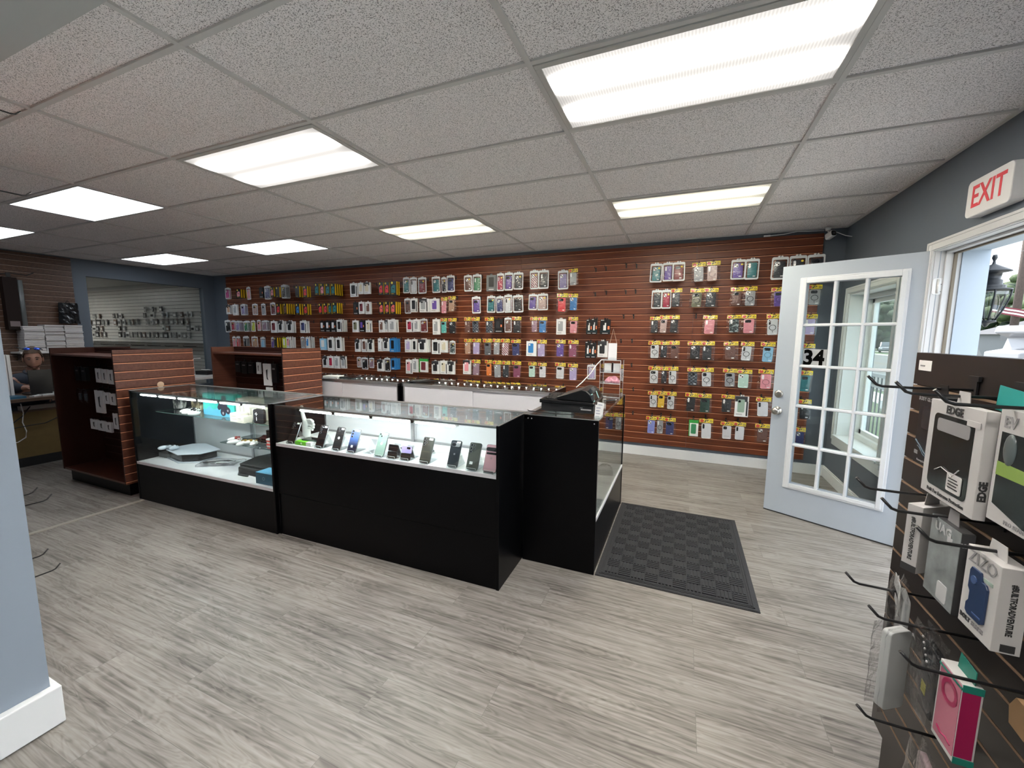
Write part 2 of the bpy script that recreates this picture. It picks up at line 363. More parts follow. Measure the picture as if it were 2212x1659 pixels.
def troffer(i, j, lens, label, led=False, zc=H, x0=None, y0=None):
    cx = 2*T*(i+.5) if x0 is None else x0; cy = T*(j+.5) if y0 is None else y0; W_, D_ = T-.014, T/2-.014
    t = thing('ceiling_light', label, 'ceiling light', (cx, cy, zc-.004), group='recessed ceiling lights')
    b = .010 if led else .028
    f = MB()
    for s_ in (-1, 1):
        f.box(-W_, s_*D_, 0, W_, s_*(D_-b), .012); f.box(s_*W_, -D_+b, 0, s_*(W_-b), D_-b, .012)
    f.build('frame', FRM, t, bevel=.002)
    MB().box(-W_+b, -D_+b, .004, W_-b, D_-b, .009).build('lens', lens, t)
troffer(1, 1, LT, 'large prismatic ceiling light nearest the exit door, at the top of the photo')
troffer(-1, 1, LT, 'prismatic ceiling light above the front glass counters, white glow')
troffer(-1, 4, LY, 'yellowish ceiling light near the back slatwall, left of the exit-side one')
troffer(1, 4, LY, 'yellowish ceiling light near the back slatwall on the exit side')
troffer(-3, 1, LL, 'bluish flat LED ceiling panel, largest one at the left', True)
troffer(-3, 4, LL, 'bluish flat LED ceiling panel near the back wall, right of the smallest one', True)
troffer(-5, 4, LL, 'small bluish LED ceiling panel closest to the far left window', True)
troffer(-5, 1, LL, 'bluish LED ceiling panel cut off by the left edge', True)
troffer(1, -3, LT, 'prismatic ceiling light behind the camera by the dark display', False)
troffer(0, 0, LU, 'left unseen panel added to brighten the utility room behind the far left window', True, H, -11.6, 2.9)  # unseen lamp, added to brighten the left of the white slatwall
troffer(0, 0, LL, 'right unseen panel added to brighten the utility room behind the far left window', True, H, -8.4, 2.6)  # second unseen lamp, added to lift the room beyond the window
# ================= door and doorway =================
TR = mat('door_trim_white', (.60, .60, .60), .4)
m = MB(); cw = .062
def casing(m, y0, y1, z0, z1, x):   # stepped moulding round an opening on the right wall
    for a, b, t in ((0, cw, .012), (.006, cw-.012, .018), (cw-.02, cw-.004, .022)):
        m.box(x-t, y1+a, z0, x, y1+b, z1+b); m.box(x-t, y0-b, z0, x, y0-a, z1+b); m.box(x-t, y0-a, z1+a, x, y1+a, z1+b)
casing(m, DY0+.02, DY1-.02, 0, DZ-.02, XR)
m.box(XR, DY1-.022, 0, XR+.13, DY1, DZ).box(XR, DY0, 0, XR+.13, DY0+.022, DZ).box(XR, DY0, DZ-.022, XR+.13, DY1, DZ)
m.box(XR+.05, DY1-.036, 0, XR+.09, DY1-.022, DZ-.022).box(XR+.05, DY0+.022, 0, XR+.09, DY0+.036, DZ-.022).box(XR+.05, DY0, DZ-.036, XR+.09, DY1, DZ-.022)
struct(m.build('trim_3', TR, bevel=.002), 'white moulded frame round the exit doorway')
struct(MB().box(XR+.13, DY1-.03, 0, XO+.02, DY1+.002, DZ).box(XR+.13, DY0-.002, 0, XO+.02, DY0+.03, DZ).box(XR+.13, DY0, DZ-.03, XO+.02, DY1, DZ+.002).box(XR+.05, DY0, -.02, XO+.02, DY1, .015).build('trim_4', mat('exterior_pale_blue', (.40, .47, .55), .6)), 'pale blue outer doorway reveal')
struct(MB().box(XR+.085, DY1-.046, 0, XR+.10, DY1-.030, DZ-.03).box(XR+.085, DY0, DZ-.046, XR+.10, DY1, DZ-.03).build('trim_5', mat('weatherstrip', (.20, .17, .13), .8)), 'brown weather strip in the doorway frame')
DOORM = mat('door_grey_white_paint', (.40, .445, .50), .45)
dx, dy = .8820, -.4712; DW, DH, DT = .885, 2.03, .044
A0 = (2.583, 2.868)
dr = thing('door', 'open grey-white exit door with fifteen glass panes and black number 34', 'door', (A0[0], A0[1], .012), math.atan2(dy, dx), rot=(0, 0, math.atan2(dy, dx)))
GX0, GX1, GZ0, GZ1 = .172, .714, .272, 1.885
m = MB().box(0, 0, 0, GX0, DT, DH).box(GX1, 0, 0, DW, DT, DH).box(GX0, 0, 0, GX1, DT, GZ0).box(GX0, 0, GZ1, GX1, DT, DH)
m.build('leaf', DOORM, dr)
m = MB()
for o_, t in ((.044, .010), (.030, .016), (.012, .012)):
    for sx, x0, z0, x1, z1 in ((0, GX0-o_, GZ0-o_, GX0, GZ1+o_), (0, GX1, GZ0-o_, GX1+o_, GZ1+o_), (0, GX0, GZ0-o_, GX1, GZ0), (0, GX0, GZ1, GX1, GZ1+o_)):
        m.box(x0, -t, z0, x1, 0, z1); m.box(x0, DT, z0, x1, DT+t, z1)
DTR = mat('door_lite_trim', (.66, .68, .70), .4)
m.build('glazing_frame', DTR, dr, bevel=.003)
m = MB(); pw = (GX1-GX0)/3; ph = (GZ1-GZ0)/5
for i in (1, 2): m.prism([(GX0+i*pw-.011, .0), (GX0+i*pw-.006, -.009), (GX0+i*pw+.006, -.009), (GX0+i*pw+.011, .0), (GX0+i*pw+.011, DT), (GX0+i*pw-.011, DT)], GZ0, GZ1, 0, 'z')
for j in (1, 2, 3, 4): m.prism([(0.0, GZ0+j*ph-.011), (-.009, GZ0+j*ph-.006), (-.009, GZ0+j*ph+.006), (0, GZ0+j*ph+.011), (DT, GZ0+j*ph+.011), (DT, GZ0+j*ph-.011)], GX0, GX1, 0, 'x')
m.build('muntin_grid', DTR, dr)
DG = glassmat('door_glass', (.93, .96, .955), .8, base=.03)
for i in range(3):
    for j in range(5):
        MB().box(GX0+i*pw+.011, .020, GZ0+j*ph+.011, GX0+(i+1)*pw-.011, .024, GZ0+(j+1)*ph-.011).build('pane', DG, dr)
NICK = mat('satin_nickel', (.55, .52, .47), .28, 1)
for z, nm, pr in ((.86, 'door_knob', [(.033, 0), (.033, -.006), (.013, -.010), (.012, -.028), (.022, -.034), (.030, -.048), (.028, -.062), (.016, -.068), (.001, -.069)]),
                  (1.00, 'deadbolt', [(.031, 0), (.031, -.008), (.024, -.016), (.014, -.017), (.001, -.017)])):
    m = MB().lathe(pr, (.045, 0, z), 24, 0, 'y'); m.box(.042, -.07 if pr[-1][1] < -.05 else -.0185, z-.004, .048, pr[-1][1]+.004, z+.004); m.build(nm, NICK, dr)
m = MB().text('34', .165, FR(.253, .018, 1.302), 0, .0008, .006, .84)
m.build('house_number', mat('number_black', (.002, .002, .002), .9, spec=.05), dr)['label'] = 'black number 34 on the pane'
MB().box(GX0+.014, .0188, 1.232, .335, .0196, 1.375).build('number_backing', mat('frosted_backing', (.42, .43, .44), .6), dr)
MB().box(0.0, .002, -.010, DW, DT-.002, .002).build('door_sweep', mat('dark_sweep', (.03, .03, .03), .7), dr)
HNG = mat('hinge_white_metal', (.75, .74, .72), .35, .2)
for z in (1.80, 1.0, .22):
    m = MB().tube([(DW+.004, -.004, z-.045), (DW+.004, -.004, z+.045)], .0065, 0, 10)
    m.build('hinge', HNG, dr)
m = MB().prism(rrect(.062, .102, .014, 4, .031, 0), -.003, .0, 0)
for a, b in ((.050, .035), (.042, .012), (.050, -.012), (.042, -.034)): m.prism(circ(.0035, 8, a, b), -.0042, -.003, 1)
hp = m.build('door_hinge_leaf', [HNG, mat('screw_grey', (.3, .3, .3), .4, .8)], None, (XR+.004, DY1-.0225, 1.812)); tag(hp, 'white hinge plate with four screws on the doorway jamb', 'hinge')
# window in the right wall, seen through the door
WF = mat('window_frame_white', (.66, .70, .70), .4)
m = MB(); casing(m, WY0+.0, WY1, WZ0, WZ1, XR); m.box(XR-.02, WY0-cw, WZ0-.045, XR, WY1+cw, WZ0-.005).box(XR-.012, WY0-cw, WZ0-.10, XR, WY1+cw, WZ0-.045).box(XR-.03, WY0-.01, WZ0-.01, XO-.02, WY1+.01, WZ0+.008)
m.box(XR, WY1-.012, WZ0, XO-.01, WY1+.001, WZ1).box(XR, WY0-.001, WZ0, XO-.01, WY0+.012, WZ1).box(XR, WY0, WZ1-.012, XO-.01, WY1, WZ1+.001)
for a, b in ((.13, .055), (.165, .095)):
    x0 = XR+a; m.box(x0, WY1-b, WZ0, x0+.035, WY1, WZ1).box(x0, WY0, WZ0, x0+.035, WY0+b, WZ1).box(x0, WY0, WZ0, x0+.035, WY1, WZ0+b).box(x0, WY0, WZ1-b, x0+.035, WY1, WZ1)
wf = struct(m.build('window_2', WF, bevel=.002), 'white framed window beside the exit door')
MB().box(XR+.18, WY0+.09, WZ0+.09, XR+.184, WY1-.09, WZ1-.09).build('pane', DG, wf)
# unseen storefront window behind the camera, added and enlarged to bring in daylight
struct(MB().box(XR+.1, -3.7, .45, XR+.12, -.6, 2.25).build('window_3', DG), 'unseen storefront window added at the near right for daylight')
# ================= mat =================
MT = mat('charcoal_rubber_mat', (.021, .022, .026), .75, noise=.35, nscale=260, bump=.5)
X0, X1, Y0, Y1 = 1.436, 2.327, 1.297, 2.500
m = MB().box(X0, Y0, 0, X1, Y1, .005).box(X0+.006, Y0+.006, .005, X1-.006, Y1-.006, .007)
bx = X0+.050; k = .0395*2
for e in (.022, .034):
    for a in ((X0+e, Y0+e, X1-e, Y0+e+.007), (X0+e, Y1-e-.007, X1-e, Y1-e), (X0+e, Y0+e, X0+e+.007, Y1-e), (X1-e-.007, Y0+e, X1-e, Y1-e)): m.box(a[0], a[1], .006, a[2], a[3], .0105)
nx, ny = 10, 14; kx = (X1-X0-.10)/nx; ky = (Y1-Y0-.10)/ny
for i in range(nx):
    for j in range(ny):
        ax_, ay_ = X0+.05+i*kx, Y0+.05+j*ky
        for r in range(4):
            if (i+j) % 2: u = ay_+ky*(r+.2)/4; m.box(ax_+.003, u, .006, ax_+kx-.003, u+ky*.15, .0145)
            else: u = ax_+kx*(r+.2)/4; m.box(u, ay_+.003, .006, u+kx*.15, ay_+ky-.003, .0145)
tag(m.build('door_mat', MT), 'dark charcoal ribbed rubber mat on the floor in front of the register counter', 'mat')
# ================= showcases =================
DOORW = mat('white_sliding_door', (.70, .70, .73), .45); DECK = mat('white_deck', (.74, .74, .76), .4)
LEDM = mat('led_diode', (1, 1, 1), .5, emit=(.93, .96, 1), es=STRIP_E); LEDB = mat('led_strip_base', (.75, .75, .72), .4); CLIP = mat('led_clip', (.03, .03, .025), .5)
HC = .975
def showcase(label, loc, rz, L_, D_, deck, leftside='solid', rightside='solid', seam=True, shelves=(), led=(.1, .9), name='glass_showcase', segs=4, ledback=False):
    """local: front at y=0 looking to -y, length along x"""
    t = thing(name, label, 'display counter', loc, rz, 'black and glass display counters')
    st = .019
    for s_, k_ in ((0, leftside), (1, rightside)):
        x0, x1 = (0, st) if s_ == 0 else (L_-st, L_)
        if k_ == 'solid': MB().box(x0, 0, 0, x1, D_, HC).build('side_panel', BLACK, t, bevel=.0012)
        else:
            MB().box(x0, 0, 0, x1, D_, deck-.018).box(x0, 0, deck-.018, x1, .012, HC).box(x0, D_-.02, deck-.018, x1, D_, HC).build('side_panel', BLACK, t)
            MB().box(x0+.008, .012, deck-.018, x0+.012, D_-.02, HC-.006).build('end_glass', PANE, t)
    if seam:
        MB().box(st, .006, .0, L_-st, .022, .312).build('kick_panel', BLACK, t); MB().box(st, .003, .315, L_-st, .022, deck-.018).build('front_panel', BLACK, t, bevel=.001)
    else: MB().box(st, .003, .0, L_-st, .022, deck-.018).build('front_panel', BLACK, t)
    MB().box(st, .0, deck-.018, L_-st, D_-.035, deck).box(st, -.001, deck-.02, L_-st, .003, deck+.002).build('deck', DECK, t)
    MB().box(st, .004, deck+.001, L_-st, .008, HC-.006).build('front_glass', PANE, t)
    MB().box(st*.3, .0, HC-.006, L_-st*.3, D_-.03, HC).build('top_glass', PANE, t)
    fr = MB().box(st, .0085, HC-.017, L_-st, .022, HC-.0065).box(0, D_-.03, HC-.026, L_, D_, HC+.003).box(st, D_-.03, deck-.018, L_-st, D_, deck+.012)
    fr.box(0, 0, HC, .010, D_, HC+.003).box(L_-.010, 0, HC, L_, D_, HC+.003)
    fr.box(L_/2-.012, D_-.042, deck, L_/2+.012, D_-.032, HC-.02)
    for x in (st+.001, L_-st-.013): fr.box(x, D_-.03, deck, x+.012, D_, HC-.026)
    fr.build('metal_frame', STEEL, t)
    h = L_/2
    MB().box(st+.01, D_-.022, deck+.012, h+.02, D_-.016, HC-.03).build('sliding_door', DOORW, t)
    MB().box(h-.02, D_-.012, deck+.012, L_-st-.01, D_-.006, HC-.03).build('sliding_door', DOORW, t)
    MB().box(st, D_-.02, 0, L_-st, D_-.008, deck-.018).build('back_panel', BLACK, t)
    if led:
        a, b = led[0]*L_, led[1]*L_; sb = MB(); sb.box(a, .010, HC-.026, b, .021, HC-.0175, 0); dd = MB()
        nseg = segs; sg = (b-a)/nseg
        for i in range(nseg):
            for q in range(18):
                x = a+i*sg+.02+(sg-.04)*(q+.5)/18; sb.box(x-.005, .008, HC-.034, x+.005, .019, HC-.026, 1)
            sb.box(a+i*sg-.012, .006, HC-.033, a+i*sg+.012, .024, HC-.016, 2)
        sb.build('led_strip', [LEDB, LEDM, CLIP], t)
    for (x0, x1, y0, y1, z) in shelves:
        MB().box(x0, y0, z-.006, x1, y1, z).build('glass_shelf', glassmat('shelf_glass', (.86, .90, .89), 1, base=.06), t)
        MB().box(x0, y0-.0015, z-.006, x1, y0, z).box(x0-.001, y0, z-.006, x0, y1, z).build('shelf_edge', mat('glass_edge', (.10, .16, .14), .15), t)
    return t
SC1 = showcase('black-based glass display counter at the left, with a games console on its white deck', (-2.545, .846, 0), .018, 1.72, .50, .345, seam=False, shelves=((.05, 1.70, .16, .46, .424+.345), (.90, 1.70, .16, .46, .575)), led=(.08, .97), segs=6)
SC2 = showcase('black-fronted glass display counter at the centre, holding a row of phones on stands', (-.822, .893, 0), .0125, 1.777, .47, .69, led=(.14, .85), segs=4)
SC3 = showcase('black and glass counter beside the door mat, carrying the black cash register', (1.43, 1.292, 0), PI/2, 1.198, .475, .36, rightside='glass', seam=False, led=None, )
SC4 = showcase('left of two rear counters with white sliding doors, back side facing the camera', (-.815, 2.80, 0), PI, 1.60, .50, .36, led=(.02, .92), segs=1)
SC5 = showcase('right of two rear counters with white sliding doors, behind the cash register', (.82, 2.80, 0), PI, 1.60, .50, .36, led=(.02, .95), segs=1)
# the register counter's front looks to +x: rotate so that local -y is +x
for x, z in ((.03, .955), (.055, .955), (.955-.955+.43, .955)):
    pass
m = MB()
for x in (.985, 1.008, 1.405): m.lathe([(.004, 0), (.004, -.0012), (.0001, -.0014)], (x, 1.292-.001, .955), 10, 0, 'y')
q = m.build('screw_caps', mat('screw_cap', (.35, .35, .36), .4)); q.parent = SC3; q.matrix_parent_inverse = (Matrix.Translation(SC3.location) @ Euler(SC3.rotation_euler).to_matrix().to_4x4()).inverted()
# ================= brown slatwall display units =================
def unit(label, x0, y0, L_, D_, hz, name='slatwall_gondola'):
    t = thing(name, label, 'display unit', (x0, y0, 0), 0, 'cherry slatwall display units')
    sd = 'cherry_side'; CH = SW2
    MB().box(.04, .04, 0, L_-.04, D_, .118).build('plinth', BLACK, t)
    DC = mat('shaded_cherry', (.030, .007, .0035), .5, spec=.2)  # darkened copy of the cherry: shade inside the unit put into the colour
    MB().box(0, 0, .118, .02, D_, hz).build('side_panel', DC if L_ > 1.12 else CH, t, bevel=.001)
    slat('slatwall_side', D_, .118, hz, SW2, GRV, GRD, t, (L_+.002, 0, 0), PI/2, .02)
    MB().box(.02, .004, .118, L_-.018, D_, .136).build('bottom_shelf', CH, t)
    MB().box(.02, .006, hz-.072, L_-.018, D_*.52, hz-.056).build('top_shelf', CH, t)
    slat('back_panel', L_-.04, .136, hz, DC, mat('shaded_groove_edge', (.06, .022, .014), .6), GRD, t, (.02, D_*.52, 0), 0, .02)  # back panel and its groove lips carry the unit's inner shade as colour
    return t
U1 = unit('cherry slatwall display unit at the left end of the counters, open front with small boxes', -3.785, .812, 1.125, .625, 1.322)
U2 = unit('cherry slatwall display unit in the middle distance, left of the rear counters', -2.90, 1.75, 1.115, .46, 1.325)
# ================= dark slatwall display at the right =================
DK = mat('dark_brown_laminate', (.014, .0105, .0095), .35, noise=.15, nscale=8); DKG = mat('raw_board_edge', (.20, .125, .075), .7)
t = thing('slatwall_display', 'dark brown slatwall display at the right edge, hung with phone cases', 'display unit', (2.53, .545, 0), -PI/2)
slat('slatwall_panel', 1.60, .185, 1.432, DK, DKG, mat('dark_groove', (.012, .008, .006), .8), t, (0, 0, 0), 0, .022, .0762, .009, .10)
MB().box(.035, .02, 0, 1.57, .30, .185).build('base', DK, t)
MB().box(0, .022, .185, 1.60, .028, 1.432).build('back_board', DK, t)
MB().prism(rrect(.068, .030, .002, 2, .055, 1.395), -.0008, 0).box(.03, -.0012, 1.392, .055, -.0008, 1.396, 1).build('price_sticker', [mat('paper', (.62, .60, .57), .7), mat('print_grey', (.2, .2, .2), .7)], t)
# ================= packages on the back slatwall =================
COL = dict(aqua=(.13,.55,.50), black=(.012,.012,.014), blue=(.03,.20,.50), brown=(.16,.075,.055), camo=(.2,.2,.2), charcoal=(.028,.032,.038), check=(.05,.06,.07),
 coral=(.75,.14,.12), cream=(.62,.56,.42), crimson=(.42,.02,.06), darkgreen=(.015,.05,.035), darkred=(.22,.025,.03), flag=(.4,.1,.12), green=(.04,.22,.10), grey=(.33,.34,.36),
 lilac=(.45,.38,.62), lime=(.55,.62,.05), magenta=(.55,.04,.25), maroon=(.15,.02,.03), mauve=(.32,.20,.26), mint=(.50,.70,.62), navy=(.035,.045,.16), olive=(.15,.15,.09),
 orange=(.80,.22,.03), periwinkle=(.25,.30,.70), pink=(.72,.28,.32), plum=(.28,.07,.14), purple=(.13,.07,.34), red=(.70,.045,.05), rose=(.50,.36,.33), sage=(.26,.36,.29),
 sky=(.25,.52,.72), steel=(.13,.14,.15), tan=(.48,.30,.20), teal=(.02,.18,.20), violet=(.26,.22,.42), white=(.70,.71,.74), yellow=(.78,.50,.03), clear=(.60,.62,.64))
def patmat(kind):
    if 'pat_'+kind in _m: return _m['pat_'+kind]
    m = mat('pat_'+kind, (.1, .1, .1), .45); n = m.node_tree.nodes; l = m.node_tree.links; b = n['Principled BSDF']; tc = n.new('ShaderNodeTexCoord')
    if kind == 'check': t = n.new('ShaderNodeTexChecker'); t.inputs['Scale'].default_value = 55; t.inputs[1].default_value = (.02,.025,.03,1); t.inputs[2].default_value = (.10,.12,.15,1); o_ = t.outputs[0]; l.new(tc.outputs['Object'], t.inputs[0])
    elif kind == 'camo':
        t = n.new('ShaderNodeTexNoise'); t.inputs['Scale'].default_value = 45; t.inputs['Detail'].default_value = 1; cr = n.new('ShaderNodeValToRGB'); cr.color_ramp.interpolation = 'CONSTANT'
        cr.color_ramp.elements[0].color = (.02,.03,.03,1); cr.color_ramp.elements[1].position = .47; cr.color_ramp.elements[1].color = (.08,.12,.12,1); e = cr.color_ramp.elements.new(.56); e.color = (.30,.36,.36,1)
        l.new(tc.outputs['Object'], t.inputs[0]); l.new(t.outputs[0], cr.inputs[0]); o_ = cr.outputs[0]
    else:
        t = n.new('ShaderNodeTexWave'); t.bands_direction = 'DIAGONAL'; t.inputs['Scale'].default_value = 22; cr = n.new('ShaderNodeValToRGB'); cr.color_ramp.interpolation = 'CONSTANT'
        cr.color_ramp.elements[0].color = (.35,.04,.06,1); cr.color_ramp.elements[1].position = .5; cr.color_ramp.elements[1].color = (.6,.6,.62,1)
        l.new(tc.outputs['Object'], t.inputs[0]); l.new(t.outputs[0], cr.inputs[0]); o_ = cr.outputs[0]
    l.new(o_, b.inputs['Base Color']); return m
def cmat(c):
    if c in ('check', 'camo', 'flag'): return patmat(c)
    return mat('case_'+c, COL[c], .42)
CW = mat('card_white', (.70, .70, .70), .5); CB = mat('card_black', (.008, .008, .009), .35); YEL = mat('header_yellow', (.78, .60, .02), .45); RED = mat('header_red', (.62, .05, .02), .45)
STK = mat('sticker_white', (.8, .8, .8), .6); YSIDE = mat('box_yellow', (.72, .46, .02), .4); ORG = mat('tag_orange', (.85, .22, .09), .5); TXT = mat('print_dark', (.03, .03, .035), .5)
GRN = mat('header_green', (.03, .30, .05), .5); PCH = mat('pouch_edge', (.60, .62, .64), .4); LENS_ = mat('camera_lens', (.01, .01, .012), .15); YDOT = mat('dot_yellow', (.80, .62, .08), .5)
_pm = {}
def case_mesh(c, w=.074, h=.150, mod=0):
    """phone case seen from behind: slab, camera island or cut-out, optional magnetic ring"""
    rg = c.endswith('ring'); b = c[:-4] if rg else c; mb = MB()
    mb.prism(rrect(w, h, .012, 4, 0, 0), -.010, 0, 0, smooth=True)
    cut = 1 if b not in ('white', 'clear') else 2
    if mod % 3 == 0: mb.prism(rrect(.032, .034, .009, 3, -w/2+.023, h/2-.024), -.0112, -.010, cut); mb.prism(circ(.0065, 10, -w/2+.016, h/2-.017), -.0122, -.0112, 2); mb.prism(circ(.0065, 10, -w/2+.030, h/2-.031), -.0122, -.0112, 2)
    elif mod % 3 == 1: mb.prism(rrect(.016, .046, .007, 3, -w/2+.016, h/2-.030), -.0112, -.010, cut)
    else: mb.prism(rrect(w*.62, .030, .010, 3, -w*.10, h/2-.024), -.0112, -.010, 2)
    if rg:
        ring(mb, .0225, .0275, 0, -.006, -.0102, 3, 20); mb.box(-.0022, -.011, -.052, .0022, -.0102, -.038, 3)
    elif mod % 2: mb.box(-w*.30, -.0106, -h*.30, w*.30, -.010, -h*.29, 2)
    mb.box(w/2-.030, -.0112, -h/2+.010, w/2-.010, -.0104, -h/2+.019, 1)
    rm = CB if b not in ('black', 'charcoal') else mat('ring_grey', (.10, .10, .11), .4)
    if b in ('sky', 'pink', 'rose', 'purple'): rm = mat('ring_'+b, tuple(v*.45 for v in COL[b]), .4)
    return mb.mesh('phone_case', [cmat(b), STK, LENS_, rm])
def bag_mesh(w, h, seed):
    rnd = random.Random(seed); mb = MB(); nx, nz = 5, 8; fr, bk = [], []
    for j in range(nz+1):
        for i in range(nx+1):
            u, v = i/nx-.5, j/nz; e = (1-(2*u)**4)*(1-(2*v-1)**6)
            sx = u*w*(1+.02*math.sin(7*v+seed)); q = rnd.uniform(-.0025, .0025)
            fr.append((sx, -.004-.013*e+q, -v*h+rnd.uniform(-.0015, .0015))); bk.append((sx, .002+.002*e, -v*h))
    f = [(j*(nx+1)+i, j*(nx+1)+i+1, (j+1)*(nx+1)+i+1, (j+1)*(nx+1)+i) for j in range(nz) for i in range(nx)]
    return MB().add(fr, f, 0, True).mesh('clear_bag', [BAG])
def pmesh(key, fn):
    if key not in _pm: _pm[key] = fn()
    return _pm[key]
def header(seed):
    mb = MB(); W_ = .112
    mb.prism([(-W_/2, -.040), (W_/2, -.041), (W_/2, 0), (.012, .001), (.010, -.007), (-.010, -.007), (-.012, 0), (-W_/2, -.001)], -.0052, -.0042, 0)
    mb.prism(circ(.0165, 14, -.036, -.022), -.0058, -.0052, 1)
    mb.prism([(-.018, -.031), (-.004, -.012), (.002, -.014), (.000, -.024), (.014, -.010), (.022, -.013), (.008, -.027), (.004, -.020), (-.008, -.034)], -.0058, -.0052, 2)
    mb.prism(circ(.0095, 12, .041, -.023), -.0058, -.0052, 2); mb.prism(circ(.006, 10, .041, -.023), -.0062, -.0058, 0)
    return mb.mesh('header_card', [YEL, RED, TXT])
def pouchring():
    mb = MB(); w, h = .118, .205; o_ = rrect(w, h, .014, 3, 0, -h/2); i_ = rrect(w-.020, h-.040, .010, 3, 0, -h/2-.004)
    n = len(o_); k = len(mb.v)
    for y in (-.004, -.0005):
        mb.v += [(x, y+.002*math.sin(30*z), z) for x, z in o_]+[(x, y, z) for x, z in i_]
    for a in range(n):
        b = (a+1) % n
        for q in ([a, b, n+b, n+a], [2*n+a, 3*n+a, 3*n+b, 2*n+b], [a, 2*n+a, 2*n+b, b], [n+a, n+b, 3*n+b, 3*n+a]): mb.f.append([k+t for t in q]); mb.m.append(0); mb.sm.append(False)
    mb.prism([(-.02, -.001), (.02, -.001), (.016, .011), (-.016, .011)], -.0035, -.001, 0)
    return mb.mesh('pouch_border', [PCH])
def boxart(c, kind, mod):
    mb = MB(); w, h, d = .115, .200, .026
    if kind == 'W':
        mb.box(-w/2, 0, -h, w/2, d, -.004, 0).prism([(-.018, -.004), (.018, -.004), (.014, .012), (-.014, .012)], 0, .001, 0)
        if mod % 3 == 2: mb.box(-w/2+.0, -.0006, -.055, w/2-.012, 0, -.004, 2)
        mb.prism(rrect(.060, .125, .010, 3, -.006, -.095), -.0014, 0, 1).prism(rrect(.020, .022, .005, 2, -.021, -.052), -.0022, -.0014, 3 if mod % 2 else 0)
        for z in (-.172, -.180): mb.box(-w/2+.012, -.0006, z-.0025, w/2-.05, 0, z, 2)
        if mod % 4 == 1: mb.box(w/2-.02, -.0008, -h+.01, w/2-.006, 0, -.05, 2)
        return mb.mesh('box', [CW, cmat(c), TXT, LENS_])
    if kind == 'B':
        mb.box(-w/2, 0, -h, w/2, d+.008, -.004, 0).prism([(-.014, -.004), (.014, -.004), (.010, .014), (-.010, .014)], 0, .001, 0)
        if c == 'orange':
            mb.prism([(-.020, -.150), (.012, -.150), (.012, -.050), (-.004, -.050), (-.004, -.080), (-.020, -.080)], -.0012, 0, 1).prism(rrect(.022, .044, .003, 2, w/2-.016, -.115), -.0012, 0, 2)
            mb.box(-w/2+.008, -.0008, -.018, -.012, 0, -.010, 1).box(-.03, -.0008, -.190, .035, 0, -.184, 1).box(-w/2, -.0008, -.168, w/2, 0, -.156, 3)
            return mb.mesh('box', [CB, CW, ORG, mat('dark_teal_print', (.008, .03, .04), .3)])
        mb.prism(rrect(.050, .100, .010, 3, -.012, -.085), -.0014, 0, 1).box(w/2-.030, -.001, -.120, w/2-.012, 0, -.085, 2).box(-.04, -.0008, -.185, .04, 0, -.178, 3)
        return mb.mesh('box', [CB, cmat(c) if c != 'black' else mat('case_blackish', (.03, .03, .035), .3), ORG, CW])
    if kind == 'O':
        mb.box(-w/2, 0, -h, w/2, d+.004, -.004, 0).box(w/2, .001, -h+.004, w/2+.0012, d+.003, -.006, 3)
        mb.prism(circ(.017, 14, -.022, -.024), -.0012, 0, 2).box(-w/2+.020, -.0012, -.165, w/2-.022, 0, -.085, 1)
        mb.prism([(-w/2+.020, -.085), (w/2-.022, -.085), (w/2-.022, -.060), (.0, -.050)], -.0012, 0, 1)
        mb.prism([(-.02, -.105), (.018, -.118), (.02, -.108), (-.012, -.092)], -.0018, -.0012, 0).box(-w/2+.022, -.001, -.182, .01, 0, -.175, 3)
        return mb.mesh('box', [CB, cmat(c), YDOT, YSIDE])
    if kind == 'C':
        mb.box(-w/2, 0, -h, w/2, d+.008, -.004, 0).prism([(-.014, -.004), (.014, -.004), (.010, .012), (-.010, .012)], 0, .001, 0)
        mb.prism(rrect(.060, .120, .008, 3, 0, -.090), -.0012, 0, 1).box(-.03, -.0008, -.185, .03, 0, -.176, 2)
        return mb.mesh('box', [cmat(c), CB if c in ('blue', 'steel') else CW, CW])
    if kind == 'G':
        mb.box(-w/2, 0, -h, w/2, d, -.04, 0).box(-w/2, 0, -.04, w/2, d, -.004, 1).prism(rrect(.062, .120, .010, 3, 0, -.110), -.0014, 0, 2).box(-w/2, -.0006, -h, -w/2+.012, 0, -.04, 1)
        return mb.mesh('box', [CW, GRN, cmat(c)])
RN = ['top', 'second', 'third', 'fourth', 'fifth', 'sixth', 'bottom']
ON = ['first', 'second', 'third', 'fourth', 'fifth', 'sixth', 'seventh', 'eighth', 'ninth', 'tenth', 'eleventh', 'twelfth', 'thirteenth', 'fourteenth', 'fifteenth', 'sixteenth', 'seventeenth', 'eighteenth', 'nineteenth', 'twentieth', 'twenty-first', 'twenty-second']
KW = dict(P='%s case in white-edged pouch', Y='%s case in yellow-topped bag', W='white box showing %s case', B='black box with %s print', O='yellow-sided black box, %s case', C='%s cardboard case box', G='%s case in green-topped pack')
